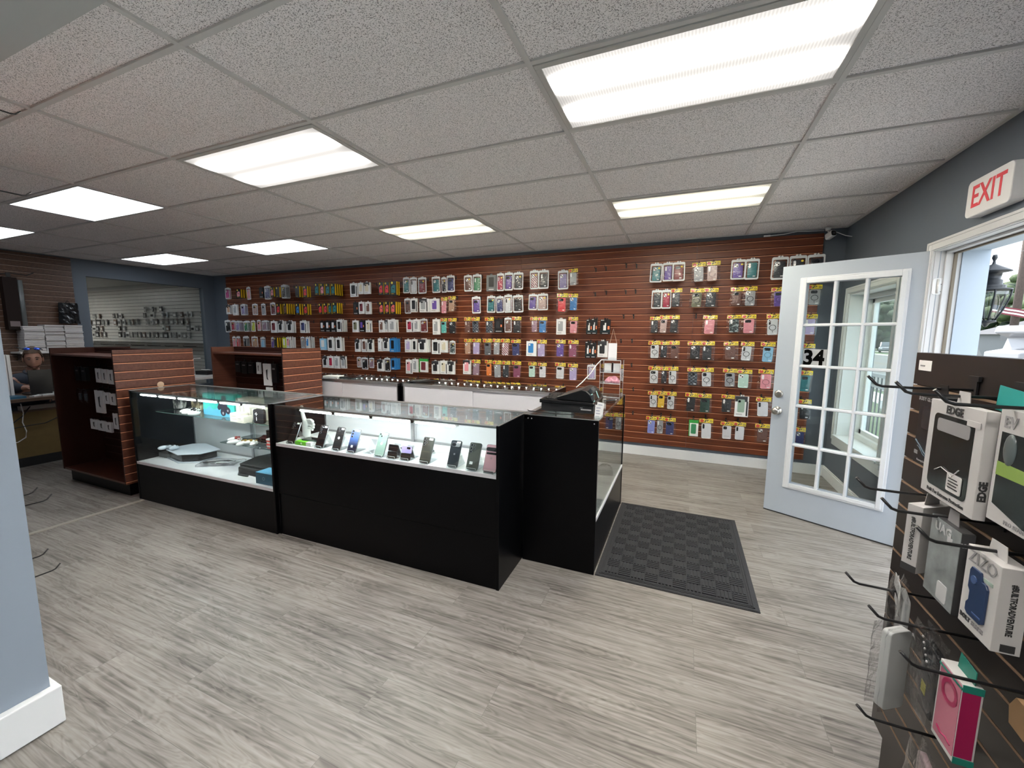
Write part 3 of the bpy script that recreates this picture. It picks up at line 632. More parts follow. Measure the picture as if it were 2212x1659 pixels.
def pkg(kind, c, mod, label, x, y, z, sx, sz):
    c0 = c.replace('ring', '')
    t = thing('packaged_phone_case' if kind in 'PY' else 'boxed_phone_case', label, 'phone case' if kind in 'PY' else 'box', (x, y, z), group='phone cases on the cherry slatwall')
    t.scale = (sx, 1, sz); rnd = random.Random(int(x*1000)*7+int(z*100))
    if kind == 'Y':
        t.rotation_euler = (rnd.uniform(-.02, .03), rnd.uniform(-.035, .035), rnd.uniform(-.06, .06))
        ob('header_card', pmesh('H', lambda: header(0)), t); ob('clear_bag', pmesh(('bag', mod % 4), lambda: bag_mesh(.118, .205, mod % 4)), t)
        ob('phone_case', pmesh(('c', c, mod % 3), lambda: case_mesh(c, .078, .150, mod)), t, (rnd.uniform(-.008, .008), 0, -.122), (0, rnd.uniform(-.03, .03), 0))
    elif kind == 'P':
        t.rotation_euler = (rnd.uniform(-.02, .03), rnd.uniform(-.03, .03), rnd.uniform(-.08, .08))
        ob('pouch_border', pmesh('PB', pouchring), t); ob('clear_bag', pmesh(('bag2', mod % 4), lambda: bag_mesh(.100, .170, 7+mod % 4)), t, (0, 0, -.022))
        ob('phone_case', pmesh(('c', c, mod % 3), lambda: case_mesh(c, .078, .150, mod)), t, (rnd.uniform(-.004, .004), .004, -.112))
        if mod % 2: ob('round_sticker', pmesh('rs', lambda: MB().prism(circ(.0095, 14), -.0006, 0).mesh('round_sticker', [YDOT])), t, (.026, -.020, -.052))
    else:
        t.rotation_euler = (0, rnd.uniform(-.015, .015), rnd.uniform(-.04, .04))
        ob('box', pmesh((kind, c, mod % 4), lambda: boxart(c, kind, mod)), t)
    return t
def hookmesh(L_):
    mb = MB(); mb.box(-.0075, -.004, -.030, .0075, 0, .022).tube([(0, -.003, 0), (0, -L_+.02, 0), (0, -L_+.008, .003), (0, -L_-.008, .020)], .0028, 0, 6)
    return mb.mesh('peg_hook', [HOOKM])
def hook(x, z, L_, label, rz=0, loc=None):
    o_ = ob('peg_hook', pmesh(('hook', round(L_, 3)), lambda: hookmesh(L_)), None, loc or (x, YF, z), (0, 0, rz)); return tag(o_, label, 'hook', 'black slatwall hooks')
YF = YB-.021
def build_packages():
    rows = [r.split() for r in PK.split('\n')]; cnt = {}
    for r in rows: cnt[(r[0], r[1])] = cnt.get((r[0], r[1]), 0)+1
    for k_, r in enumerate(rows):
        row, cl, pos = int(r[0]), int(r[1]), int(r[2]); x, w_, z, h_, y = map(float, r[3:8]); kind, c, n = r[8], r[9], int(r[10])
        mod = (row*5+cl*3+pos*7) % 12
        cw = c.replace('ring', ' ring').replace('check', 'checkered').replace('camo', 'camouflage').replace('clear ring', 'clear ring').replace('flag', 'striped').replace('darkred', 'dark red').replace('darkgreen', 'dark green')
        where = ('alone in' if cnt[(r[0], r[1])] == 1 else ON[pos]+' in')+' %s cluster, %s row' % (ON[cl], RN[row])
        lab = KW[kind] % cw+', '+where
        W0, H0 = {'Y': (.118, .205), 'P': (.118, .205)}.get(kind, (.115, .200))
        sx, sz = min(1.25, max(.62, w_/W0)), min(1.15, max(.75, h_/H0))
        if h_ < .17 and row == 5: sz = 1.0
        y0 = y if kind in 'PY' else y-.012
        for q in range(n):
            pkg(kind, c if q == 0 or kind in 'OBC' else c, mod+q, lab+('' if q == 0 else ', %s behind it' % ('next' if q == 1 else ON[q-1])), x, y0+q*(.044 if kind in 'OBCWG' else .026), z, sx, sz)
        L_ = YF-y0+.012
        hook(x, z-.004, L_, 'black hook holding the '+('%s row, %s cluster' % (RN[row], ON[cl]))+(' package' if cnt[(r[0], r[1])] == 1 else ', %s package' % ON[pos]))
    nm = ['left of two high empty', 'second-row left empty']
    for i, (x, z) in enumerate(sorted(EH, key=lambda t: (-t[1], t[0]))):
        rr = min(range(7), key=lambda a: abs([2.30, 2.01, 1.71, 1.42, 1.13, .83, .53][a]-z))
        hook(x, z, .10, 'empty black hook on the slatwall, %s row, %s empty one from the top left' % (RN[rr], ON[i]))
PK = """0 0 0 -5.892 0.123 2.298 0.197 3.9 P magenta 2
0 1 0 -5.577 0.13 2.267 0.155 3.9 O pink 3
0 2 0 -5.319 0.099 2.292 0.216 3.9 P pink 1
0 3 0 -4.98 0.096 2.279 0.183 3.9 B black 1
0 3 1 -4.839 0.127 2.292 0.224 3.9 P navy 2
0 3 2 -4.708 0.079 2.269 0.164 3.9 O pink 2
0 3 3 -4.572 0.091 2.271 0.177 3.9 O black 1
0 3 4 -4.44 0.106 2.296 0.22 3.9 P black 4
0 4 0 -4.103 0.094 2.267 0.186 3.9 O black 2
0 5 0 -3.925 0.091 2.262 0.186 3.9 O red 2
0 6 0 -3.664 0.092 2.29 0.188 3.9 O teal 1
0 6 1 -3.547 0.088 2.285 0.187 3.9 O pink 1
0 6 2 -3.429 0.1 2.28 0.188 3.9 O teal 1
0 6 3 -3.316 0.085 2.275 0.186 3.9 O teal 4
0 7 0 -2.891 0.153 2.264 0.21 3.9 W black 1
0 7 1 -2.748 0.103 2.265 0.172 3.9 W cream 1
0 7 2 -2.627 0.119 2.266 0.177 3.9 W cream 1
0 8 0 -2.362 0.092 2.255 0.187 3.9 O red 1
0 8 1 -2.252 0.091 2.256 0.191 3.9 O red 1
0 8 2 -2.131 0.115 2.261 0.206 3.9 O teal 2
0 9 0 -1.947 0.108 2.313 0.228 3.96 P teal 1
0 9 1 -1.82 0.128 2.307 0.233 3.96 P white 1
0 9 2 -1.667 0.153 2.3 0.229 3.96 P darkred 1
0 10 0 -1.435 0.132 2.3 0.225 3.96 P teal 1
0 10 1 -1.302 0.08 2.283 0.209 3.96 P black 1
0 10 2 -1.188 0.13 2.304 0.224 3.96 P navy 1
0 11 0 -0.914 0.119 2.293 0.216 3.96 P brown 1
0 11 1 -0.771 0.13 2.297 0.231 3.96 P green 1
0 12 0 -0.553 0.142 2.283 0.214 3.96 C steel 1
0 12 1 -0.422 0.102 2.294 0.229 3.96 P crimson 1
0 12 2 -0.3 0.124 2.298 0.229 3.96 P purple 1
0 12 3 -0.163 0.139 2.293 0.217 3.96 P charcoal 1
0 13 0 0.055 0.118 2.306 0.234 3.96 P flag 1
0 13 1 0.184 0.139 2.303 0.231 3.96 P black 1
0 14 0 0.436 0.131 2.286 0.231 3.96 P violet 1
0 14 1 0.566 0.122 2.3 0.207 3.96 Y grey 1
0 15 0 1.542 0.131 2.305 0.209 3.96 P teal 1
0 15 1 1.664 0.112 2.308 0.204 3.96 P purple 1
0 15 2 1.778 0.129 2.306 0.207 3.948 P darkred 1
0 16 0 1.982 0.143 2.292 0.213 3.96 Y grey 1
0 16 1 2.127 0.143 2.298 0.217 3.96 Y rosering 1
0 17 0 2.37 0.138 2.298 0.207 3.96 P purple 1
0 17 1 2.497 0.129 2.296 0.211 3.948 P teal 1
0 18 0 2.748 0.154 2.301 0.228 3.96 P charcoal 1
0 18 1 2.902 0.156 2.305 0.227 3.96 P charcoal 1
0 18 2 3.051 0.158 2.304 0.222 3.948 P charcoal 1
1 0 0 -5.874 0.134 1.991 0.163 3.9 W tan 1
1 0 1 -5.703 0.136 2.0 0.194 3.9 W grey 1
1 1 0 -5.5 0.116 1.995 0.191 3.9 P violet 3
1 2 0 -5.174 0.128 1.996 0.192 3.9 P rose 1
1 3 0 -4.96 0.105 1.995 0.197 3.9 P grey 1
1 4 0 -4.72 0.132 2.007 0.208 3.9 P maroon 1
1 4 1 -4.581 0.094 1.987 0.175 3.9 O red 2
1 5 0 -4.414 0.072 1.989 0.179 3.9 O brown 4
1 6 0 -4.12 0.093 1.979 0.187 3.9 O blue 2
1 7 0 -3.937 0.092 1.972 0.182 3.9 O red 2
1 8 0 -3.606 0.084 1.968 0.169 3.9 O red 1
1 8 1 -3.494 0.087 1.972 0.174 3.9 O red 1
1 8 2 -3.397 0.064 1.973 0.177 3.9 O teal 1
1 8 3 -3.297 0.096 1.976 0.174 3.9 O teal 3
1 9 0 -2.865 0.091 1.974 0.191 3.9 B black 1
1 9 1 -2.748 0.108 1.976 0.184 3.9 W maroon 1
1 9 2 -2.617 0.107 1.973 0.187 3.9 W brown 1
1 10 0 -2.365 0.092 1.964 0.181 3.9 O coral 1
1 10 1 -2.256 0.084 1.967 0.185 3.9 O coral 1
1 10 2 -2.145 0.1 1.966 0.186 3.9 O coral 3
1 11 0 -1.934 0.11 2.008 0.22 3.96 P brown 1
1 11 1 -1.812 0.111 2.01 0.203 3.96 W black 1
1 12 0 -1.603 0.149 1.994 0.194 3.9 W grey 2
1 12 1 -1.453 0.143 1.995 0.193 3.96 W purple 1
1 12 2 -1.299 0.111 2.007 0.23 3.96 Y pink 1
1 12 3 -1.171 0.128 2.016 0.212 3.96 Y tan 1
1 13 0 -0.788 0.127 1.999 0.224 3.96 P purple 1
1 14 0 -0.555 0.128 2.002 0.22 3.96 P teal 1
1 14 1 -0.429 0.114 1.994 0.216 3.96 P navy 1
1 14 2 -0.309 0.115 2.01 0.231 3.96 P white 1
1 14 3 -0.17 0.156 2.002 0.222 3.96 P black 1
1 15 0 0.045 0.116 2.007 0.199 3.96 P purple 1
1 15 1 0.175 0.143 2.01 0.208 3.96 P rose 1
1 16 0 0.436 0.145 2.007 0.233 3.96 Y red 1
1 16 1 0.575 0.126 1.998 0.209 3.96 Y blue 1
1 17 0 1.56 0.112 2.007 0.21 3.96 P charcoal 1
1 17 1 1.662 0.102 2.006 0.211 3.948 P crimson 1
1 17 2 1.768 0.123 2.015 0.206 3.936 Y charcoal 1
1 18 0 1.982 0.146 2.011 0.212 3.96 Y olivering 1
1 18 1 2.123 0.147 2.01 0.211 3.948 Y charcoal 1
1 19 0 2.374 0.126 2.009 0.202 3.96 Y brown 1
1 19 1 2.495 0.134 2.011 0.207 3.948 Y greyring 1
1 20 0 2.753 0.136 1.995 0.202 3.96 Y purplering 1
1 21 0 3.062 0.138 2.008 0.205 3.96 Y greyring 1
2 0 0 -5.948 0.146 1.715 0.219 3.9 P black 1
2 0 1 -5.803 0.087 1.706 0.183 3.9 P crimson 2
2 0 2 -5.681 0.098 1.698 0.185 3.9 P violet 4
2 1 0 -5.451 0.107 1.696 0.187 3.9 P green 3
2 2 0 -5.248 0.109 1.703 0.193 3.9 P lime 1
2 2 1 -5.099 0.098 1.712 0.187 3.9 P pink 1
2 2 2 -4.962 0.123 1.701 0.176 3.9 P mauve 3
2 3 0 -4.714 0.15 1.695 0.202 3.9 W maroon 1
2 3 1 -4.548 0.126 1.698 0.2 3.9 W black 2
2 4 0 -4.329 0.151 1.692 0.198 3.9 W black 2
2 5 0 -4.011 0.14 1.694 0.201 3.9 W navy 2
2 6 0 -3.579 0.103 1.691 0.176 3.9 B white 1
2 6 1 -3.459 0.101 1.695 0.183 3.9 B white 1
2 6 2 -3.34 0.104 1.696 0.187 3.9 B white 1
2 6 3 -3.213 0.108 1.706 0.191 3.9 W black 3
2 7 0 -2.879 0.12 1.693 0.184 3.9 W olive 1
2 7 1 -2.75 0.098 1.695 0.177 3.9 B purple 1
2 7 2 -2.62 0.107 1.691 0.181 3.9 W cream 1
2 8 0 -2.37 0.098 1.692 0.184 3.9 W brown 1
2 8 1 -2.279 0.056 1.696 0.185 3.9 W grey 2
2 8 2 -2.17 0.129 1.701 0.189 3.9 W grey 2
2 9 0 -1.897 0.121 1.698 0.182 3.96 W crimson 1
2 9 1 -1.777 0.095 1.704 0.183 3.96 W grey 1
2 9 2 -1.654 0.135 1.706 0.193 3.96 P darkred 1
2 10 0 -1.435 0.12 1.704 0.223 3.96 W grey 1
2 10 1 -1.309 0.116 1.713 0.215 3.96 Y aqua 1
2 10 2 -1.167 0.15 1.712 0.22 3.96 Y black 1
2 11 0 -0.925 0.106 1.721 0.214 3.96 Y brown 1
2 11 1 -0.797 0.135 1.719 0.212 3.96 Y check 1
2 12 0 -0.586 0.142 1.717 0.215 3.96 Y check 1
2 12 1 -0.442 0.121 1.699 0.184 3.96 B black 1
2 12 2 -0.309 0.1 1.711 0.193 3.96 P brown 1
2 12 3 -0.185 0.138 1.722 0.215 3.96 Y black 1
2 13 0 0.057 0.106 1.716 0.198 3.96 Y mauve 1
2 13 1 0.177 0.13 1.715 0.203 3.96 Y blue 1
2 14 0 0.427 0.121 1.692 0.199 3.96 W grey 1
2 14 1 0.583 0.127 1.711 0.205 3.96 Y pink 1
2 15 0 0.787 0.058 1.683 0.183 3.96 B orange 1
2 15 1 0.85 0.059 1.692 0.192 3.96 B orange 1
2 15 2 0.981 0.12 1.682 0.181 3.96 B orange 1
2 16 0 1.552 0.113 1.706 0.192 3.96 Y charcoal 1
2 16 1 1.654 0.102 1.718 0.204 3.948 Y rose 1
2 16 2 1.759 0.119 1.717 0.202 3.936 Y black 1
2 17 0 2.131 0.155 1.715 0.211 3.96 Y pink 1
2 18 0 2.362 0.137 1.716 0.194 3.96 Y camo 1
2 18 1 2.5 0.144 1.718 0.205 3.948 Y pink 1
2 19 0 2.732 0.138 1.72 0.224 3.96 Y clearring 1
2 20 0 3.05 0.129 1.715 0.212 3.96 Y lilac 1
3 0 0 -5.8 0.081 1.415 0.223 3.9 P pink 1
3 0 1 -5.699 0.065 1.416 0.222 3.9 P red 2
3 1 0 -5.505 0.092 1.418 0.22 3.9 P black 3
3 2 0 -5.24 0.167 1.42 0.216 3.9 P tan 1
3 3 0 -5.042 0.097 1.407 0.2 3.9 P sky 2
3 4 0 -4.774 0.053 1.409 0.197 3.9 P purple 1
3 4 1 -4.694 0.065 1.41 0.174 3.9 O black 3
3 5 0 -4.484 0.077 1.412 0.18 3.9 C lime 1
3 5 1 -4.382 0.088 1.42 0.185 3.9 W pink 3
3 6 0 -4.048 0.094 1.423 0.185 3.9 P grey 1
3 6 1 -3.93 0.078 1.424 0.184 3.9 W blue 3
3 7 0 -3.588 0.131 1.406 0.19 3.9 C sky 1
3 7 1 -3.416 0.124 1.421 0.215 3.9 W black 2
3 8 0 -3.243 0.109 1.423 0.218 3.9 W black 2
3 9 0 -2.854 0.105 1.4 0.196 3.9 W black 1
3 9 1 -2.718 0.103 1.402 0.199 3.9 W brown 1
3 9 2 -2.593 0.103 1.399 0.195 3.9 W black 1
3 10 0 -2.406 0.085 1.418 0.195 3.9 W white 1
3 10 1 -2.296 0.112 1.422 0.196 3.9 W black 1
3 10 2 -2.173 0.1 1.42 0.207 3.9 C blue 3
3 11 0 -1.931 0.126 1.407 0.191 3.96 W lilac 1
3 11 1 -1.816 0.08 1.414 0.196 3.96 W black 1
3 11 2 -1.635 0.171 1.413 0.191 3.9 W black 3
3 11 3 -1.444 0.14 1.408 0.208 3.96 W black 1
3 11 4 -1.306 0.121 1.4 0.175 3.96 W cream 1
3 11 5 -1.169 0.096 1.391 0.185 3.96 P camo 1
3 12 0 -0.919 0.121 1.423 0.213 3.96 Y tan 1
3 12 1 -0.781 0.141 1.425 0.218 3.96 Y lilac 1
3 12 2 -0.615 0.143 1.426 0.228 3.96 Y steel 1
3 12 3 -0.478 0.12 1.428 0.218 3.96 Y grey 1
3 12 4 -0.345 0.136 1.429 0.228 3.96 Y flag 1
3 12 5 -0.193 0.161 1.422 0.219 3.96 Y navy 1
3 13 0 0.032 0.14 1.408 0.199 3.96 W blue 1
3 13 1 0.174 0.141 1.422 0.222 3.96 Y lilac 1
3 14 0 0.426 0.137 1.425 0.218 3.96 Y purple 1
3 14 1 0.592 0.138 1.422 0.216 3.96 Y plum 1
3 15 0 0.78 0.062 1.413 0.207 3.96 B orange 1
3 15 1 0.844 0.058 1.396 0.188 3.96 B orange 1
3 15 2 0.96 0.122 1.42 0.199 3.96 W black 1
3 16 0 1.555 0.134 1.424 0.204 3.96 Y clearring 1
3 16 1 1.668 0.102 1.421 0.194 3.948 Y blackring 1
3 16 2 1.773 0.12 1.427 0.205 3.936 Y brown 1
3 17 0 1.986 0.151 1.425 0.205 3.96 Y blackring 1
3 17 1 2.125 0.137 1.427 0.212 3.948 Y charcoal 1
3 18 0 2.35 0.149 1.426 0.199 3.96 Y brown 1
3 18 1 2.51 0.133 1.426 0.207 3.96 Y clearring 1
3 18 2 2.7 0.139 1.426 0.215 3.96 Y skyring 1
3 19 0 3.055 0.125 1.416 0.214 3.96 Y grey 1
4 0 0 -3.554 0.113 1.119 0.192 3.9 W black 1
4 0 1 -3.427 0.112 1.122 0.197 3.9 W crimson 1
4 0 2 -3.3 0.109 1.122 0.199 3.9 W grey 1
4 0 3 -3.162 0.108 1.125 0.196 3.9 W grey 1
4 1 0 -2.84 0.081 1.118 0.16 3.9 P rose 1
4 1 1 -2.725 0.126 1.114 0.185 3.9 P black 1
4 1 2 -2.587 0.093 1.112 0.155 3.9 P mauve 1
4 2 0 -2.416 0.122 1.097 0.185 3.9 W black 1
4 2 1 -2.287 0.113 1.12 0.209 3.9 P black 1
4 2 2 -2.173 0.082 1.117 0.17 3.9 C blue 3
4 3 0 -1.926 0.107 1.105 0.213 3.96 W pink 1
4 3 1 -1.813 0.094 1.118 0.2 3.96 W grey 1
4 3 2 -1.665 0.178 1.127 0.201 3.96 G maroon 1
4 3 3 -1.456 0.133 1.101 0.193 3.96 W black 1
4 3 4 -1.315 0.113 1.109 0.198 3.96 W cream 1
4 3 5 -1.191 0.12 1.103 0.189 3.96 W black 1
4 4 0 -0.932 0.121 1.128 0.2 3.96 W pink 1
4 4 1 -0.793 0.143 1.134 0.219 3.96 Y mauve 1
4 5 0 -0.598 0.109 1.138 0.222 3.96 Y orange 1
4 5 1 -0.466 0.141 1.131 0.253 3.96 Y grey 1
4 5 2 -0.329 0.127 1.13 0.227 3.96 Y charcoal 1
4 5 3 -0.181 0.164 1.131 0.22 3.96 Y plum 1
4 6 0 0.048 0.123 1.126 0.199 3.96 Y mint 1
4 6 1 0.184 0.125 1.124 0.196 3.96 Y white 1
4 7 0 0.428 0.153 1.132 0.211 3.96 Y white 1
4 7 1 0.592 0.134 1.125 0.214 3.96 Y lilac 1
4 8 0 0.831 0.106 1.122 0.182 3.96 P lilac 1
4 8 1 0.828 0.099 1.118 0.178 3.948 P lilac 1
4 9 0 1.569 0.134 1.128 0.205 3.96 Y clearring 1
4 9 1 1.675 0.088 1.128 0.201 3.948 Y blackring 1
4 9 2 1.774 0.12 1.131 0.202 3.936 Y clearring 1
4 10 0 1.996 0.143 1.126 0.203 3.96 Y check 1
4 10 1 2.13 0.14 1.131 0.213 3.948 Y clearring 1
4 11 0 2.359 0.144 1.131 0.204 3.96 Y greyring 1
4 11 1 2.501 0.148 1.126 0.204 3.948 Y mint 1
4 11 2 2.702 0.159 1.134 0.212 3.96 Y pinkring 1
4 12 0 3.059 0.121 1.138 0.222 3.96 Y teal 1
5 0 0 -3.583 0.095 0.792 0.179 3.9 W white 1
5 0 1 -3.462 0.1 0.798 0.178 3.9 C sky 1
5 0 2 -3.329 0.117 0.804 0.177 3.9 W red 1
5 0 3 -3.18 0.088 0.81 0.175 3.9 W grey 1
5 1 0 -2.921 0.095 0.822 0.172 3.9 W white 1
5 1 1 -2.809 0.094 0.827 0.171 3.9 W white 1
5 1 2 -2.699 0.094 0.832 0.17 3.9 W grey 1
5 1 3 -2.594 0.084 0.837 0.17 3.9 W white 1
5 2 0 -2.426 0.092 0.831 0.167 3.9 W white 1
5 2 1 -2.308 0.099 0.837 0.166 3.9 W grey 1
5 3 0 -1.877 0.133 0.827 0.213 3.96 Y grey 1
5 4 0 -1.451 0.086 0.836 0.212 3.96 Y grey 1
5 4 1 -1.319 0.107 0.832 0.213 3.96 W white 1
5 4 2 -1.192 0.117 0.832 0.205 3.96 W black 1
5 5 0 -0.925 0.134 0.838 0.22 3.96 Y grey 1
5 5 1 -0.791 0.12 0.838 0.212 3.96 Y grey 1
5 6 0 -0.611 0.113 0.834 0.21 3.96 Y white 1
5 6 1 -0.477 0.13 0.834 0.214 3.96 Y steel 1
5 6 2 -0.338 0.136 0.835 0.205 3.96 Y white 1
5 6 3 -0.194 0.139 0.842 0.215 3.96 Y charcoal 1
5 7 0 0.045 0.138 0.829 0.212 3.96 Y white 1
5 7 1 0.185 0.134 0.83 0.21 3.96 Y grey 1
5 8 0 0.432 0.135 0.831 0.199 3.96 Y grey 1
5 9 0 1.567 0.115 0.832 0.194 3.96 Y clearring 1
5 9 1 1.671 0.105 0.839 0.198 3.948 Y yellow 1
5 9 2 1.775 0.112 0.839 0.207 3.936 Y clearring 1
5 10 0 1.985 0.132 0.839 0.22 3.96 Y black 1
5 10 1 2.122 0.157 0.837 0.216 3.948 Y darkgreen 1
5 11 0 2.36 0.136 0.841 0.204 3.96 Y charcoal 1
5 11 1 2.497 0.131 0.837 0.234 3.96 W sage 1
5 12 0 2.7 0.157 0.833 0.211 3.96 Y white 1
5 13 0 3.069 0.126 0.836 0.21 3.96 Y black 1
6 0 0 1.116 0.12 0.536 0.204 3.96 Y black 1
6 0 1 1.216 0.09 0.537 0.197 3.948 Y greyring 1
6 1 0 1.562 0.119 0.531 0.212 3.96 Y periwinkle 1
6 1 1 1.666 0.1 0.539 0.21 3.948 Y greyring 1
6 1 2 1.774 0.128 0.535 0.207 3.936 Y navy 1
6 2 0 2.028 0.1 0.53 0.19 3.96 G green 1
6 2 1 2.156 0.149 0.554 0.246 3.96 Y white 1
6 3 0 2.367 0.131 0.537 0.201 3.96 Y white 1
6 3 1 2.491 0.128 0.544 0.201 3.948 Y white 1
6 4 0 2.708 0.144 0.542 0.206 3.96 Y brown 1
6 5 0 3.051 0.104 0.536 0.205 3.96 Y navy 1"""
EH = [(0.817, 2.3), (0.818, 2.001), (0.942, 2.307), (1.185, 2.327), (1.304, 2.32), (0.954, 2.017), (1.19, 2.016), (1.306, 2.018), (1.177, 1.721), (1.295, 1.72), (1.989, 1.716), (1.156, 1.424), (1.288, 1.426), (1.296, 1.129), (1.327, 0.83), (1.335, 0.532)]
build_packages()
# ================= outside =================
CONC = mat('concrete', (.38, .37, .34), .85, noise=.12, nscale=3); ASPH = mat('asphalt', (.062, .062, .059), .9, noise=.1, nscale=6); LAWN = mat('lawn_grass', (.026, .050, .008), .9, noise=.35, nscale=5)
ZG = -.6
struct(MB().box(3.575, -30, ZG-.3, 260, 260, ZG-.02).build('ground_lawn', LAWN))
struct(MB().box(3.58, -12, ZG-.02, 7.0, 9.6, ZG+.0).box(7.8, -40, ZG-.02, 8.9, 200, ZG+.005).build('sidewalk', CONC))
struct(MB().box(9.3, -60, ZG-.02, 25, 250, ZG-.004).build('road', ASPH))
struct(MB().box(17.0, -60, ZG-.004, 17.15, 250, ZG-.002).box(17.4, -60, ZG-.004, 17.55, 250, ZG-.002).build('road_marking', mat('road_yellow', (.10, .07, .02), .8)))
struct(MB().box(25, -60, ZG-.02, 25.3, 250, ZG+.12).box(31, -60, ZG-.02, 32.6, 250, ZG+.01).box(XO, -2, ZG, XO+1.35, 4.3, -.03).build('curb', CONC))
# facade outside of the shop (beyond the doorway) and railing of the ramp
m = MB()
RM_ = mat('grey_railing_metal', (.030, .033, .034), .45, .3)
rl = thing('ramp_railing', 'grey metal railing with vertical balusters outside the window', 'railing', (4.6, 4.5, 0))
MB().box(-.035, 0, .90, .035, 3.6, .95).box(-.02, 0, .74, .02, 3.6, .775).box(-.02, 0, -.45, .02, 3.6, -.41).build('rails', RM_, rl)
for i in range(27): MB().box(-.009, .06+i*.13, -.43, .009, .078+i*.13, .90).build('baluster', RM_, rl)
for i in range(4): MB().box(-.03, i*1.18, ZG, .03, .06+i*1.18, .93).build('post', RM_, rl)
# lantern on the facade
LB_ = mat('lantern_black', (.015, .017, .02), .4); LG_ = glassmat('lantern_glass', (.85, .87, .85), 1, .05, base=.12)
ln = thing('wall_lantern', 'black coach lantern with curved glass mounted outside the doorway', 'lantern', (3.74, 2.70, 1.60))
MB().lathe([(.010, .43), (.014, .41), (.006, .39), (.010, .37), (.085, .325), (.088, .318), (.045, .310), (.040, .27), (.052, .262), (.052, .235), (.070, .228), (.070, .212), (.100, .205), (.100, .195), (.02, .190)][::-1], (0, 0, 0), 20).build('lantern_roof', LB_, ln)
pr = []
for k in range(7): u = k/6; pr.append((.098-.058*u**1.6, .195-.195*u))
m = MB()
for a in range(6):
    t_ = a*PI/3+.3; m.tube([(r*math.cos(t_), r*math.sin(t_), z) for r, z in pr], .005, 0, 6)
m.lathe([(.045, 0), (.048, -.01), (.02, -.02), (.008, -.04), (.001, -.045)][::-1], n=16).build('lantern_cage', LB_, ln)
MB().lathe([(r-.004, z) for r, z in pr][::-1], n=24).build('lantern_glass', LG_, ln)
MB().tube([(-.165, 0, .12), (-.12, 0, .17), (-.08, 0, .25), (-.03, 0, .25)], .009).prism(rrect(.08, .20, .02, 3, 0, .13), -.165, -.155, 0, 'x').build('wall_bracket', LB_, ln)
# utility pole, sign, flag, wire
PL = mat('weathered_pole_wood', (.060, .044, .036), .9, noise=.3, nscale=8, stretch=(6, 6, .6))
tag(MB().tube([(25.6, 43.6, ZG-.1), (25.6, 43.5, 7), (25.65, 43.8, 19)], [.25, .23, .17], 0, 14).build('utility_pole', PL), 'weathered wooden utility pole standing outside the doorway', 'pole')
ps = thing('pole_sign', 'small white sign fixed to the wooden utility pole', 'sign', (25.3, 43.2, 1.9), -.55, scale=(3, 1, 3))
MB().box(-.17, 0, -.17, .17, .01, .17).build('plate', mat('sign_white', (.10, .10, .10), .5), ps); MB().box(-.12, -.002, .05, .12, 0, .09).box(-.12, -.002, -.02, .10, 0, 0).build('print', mat('sign_print', (.5, .12, .1), .5), ps)
m = MB()
for i in range(12):
    for j in range(5):
        def pt(a, b): return (a*.115, .03*math.sin(a*1.1)+.02*b, -.02*a-b*.075+.01*math.sin(a))
        q = [pt(i, j), pt(i+1, j), pt(i+1, j+1), pt(i, j+1)]; m.add(q+[(x, y+.003, z) for x, y, z in q], [(0,1,2,3),(7,6,5,4),(0,4,5,1),(2,6,7,3)], 2 if (i < 4 and j < 3) else j % 2)
fg = m.build('flag', [mat('flag_red', (.16, .03, .04), .7), mat('flag_white', (.7, .7, .7), .7), mat('flag_blue', (.03, .05, .09), .7)], None, (23.9, 43.0, 4.2), (0, .1, -.1)); fg.scale = (1.6, 1, 1.5); tag(fg, 'striped red and white flag hanging out by the utility pole', 'flag')
def sag(a, b, s_, n=14): return [(a[0]+(b[0]-a[0])*i/n, a[1]+(b[1]-a[1])*i/n, a[2]+(b[2]-a[2])*i/n-s_*4*(i/n)*(1-i/n)) for i in range(n+1)]
for a, b, lb in (((3.6, 12, 3.6), (25.6, 43.3, 8.2), 'thin overhead wire running from the building to the utility pole'), ((25.6, 43.3, 8.2), (60, 48, 11), 'thin overhead wire leaving the utility pole to the right')):
    tag(MB().tube(sag(a, b, .12), .014, 0, 5).build('overhead_wire', mat('wire_grey', (.1, .1, .1), .6)), lb, 'wire')
# trees
LEAF = [mat('tree_leaves_%s' % n_, c, .8, noise=.5, nscale=2.5) for n_, c in (('mid', (.017, .032, .010)), ('light', (.030, .050, .014)), ('dark', (.011, .024, .009)))]
BARK = mat('tree_bark', (.10, .08, .06), .9)
def tree(x, y, h, r, label, k, seed, grp='trees across the street'):
    rnd = random.Random(seed); t = thing('tree', label, 'tree', (x, y, ZG), 0, grp); m = MB()
    for i in range(150):
        a = rnd.uniform(0, 2*PI); u = rnd.uniform(-1, 1); q = (1-u*u)**.5; rr = r*rnd.uniform(.72, 1.05); s_ = r*rnd.uniform(.10, .22)
        m.ell((rr*q*math.cos(a), rr*q*math.sin(a), h-r*.85+rr*u*.85), (s_, s_, s_*.75), rnd.choice((0, 0, 1)), 6, 4)
    m.ell((0, 0, h-r*.85), (r*.8, r*.8, r*.7), 0, 14, 8); m.build('crown', [LEAF[k], LEAF[(k+1) % 3]], t)
    MB().tube([(0, 0, 0), (.05*r, 0, h-1.4*r), (0, 0, h-r)], [.07*r, .05*r, .03*r], 0, 8).build('trunk', BARK, t)
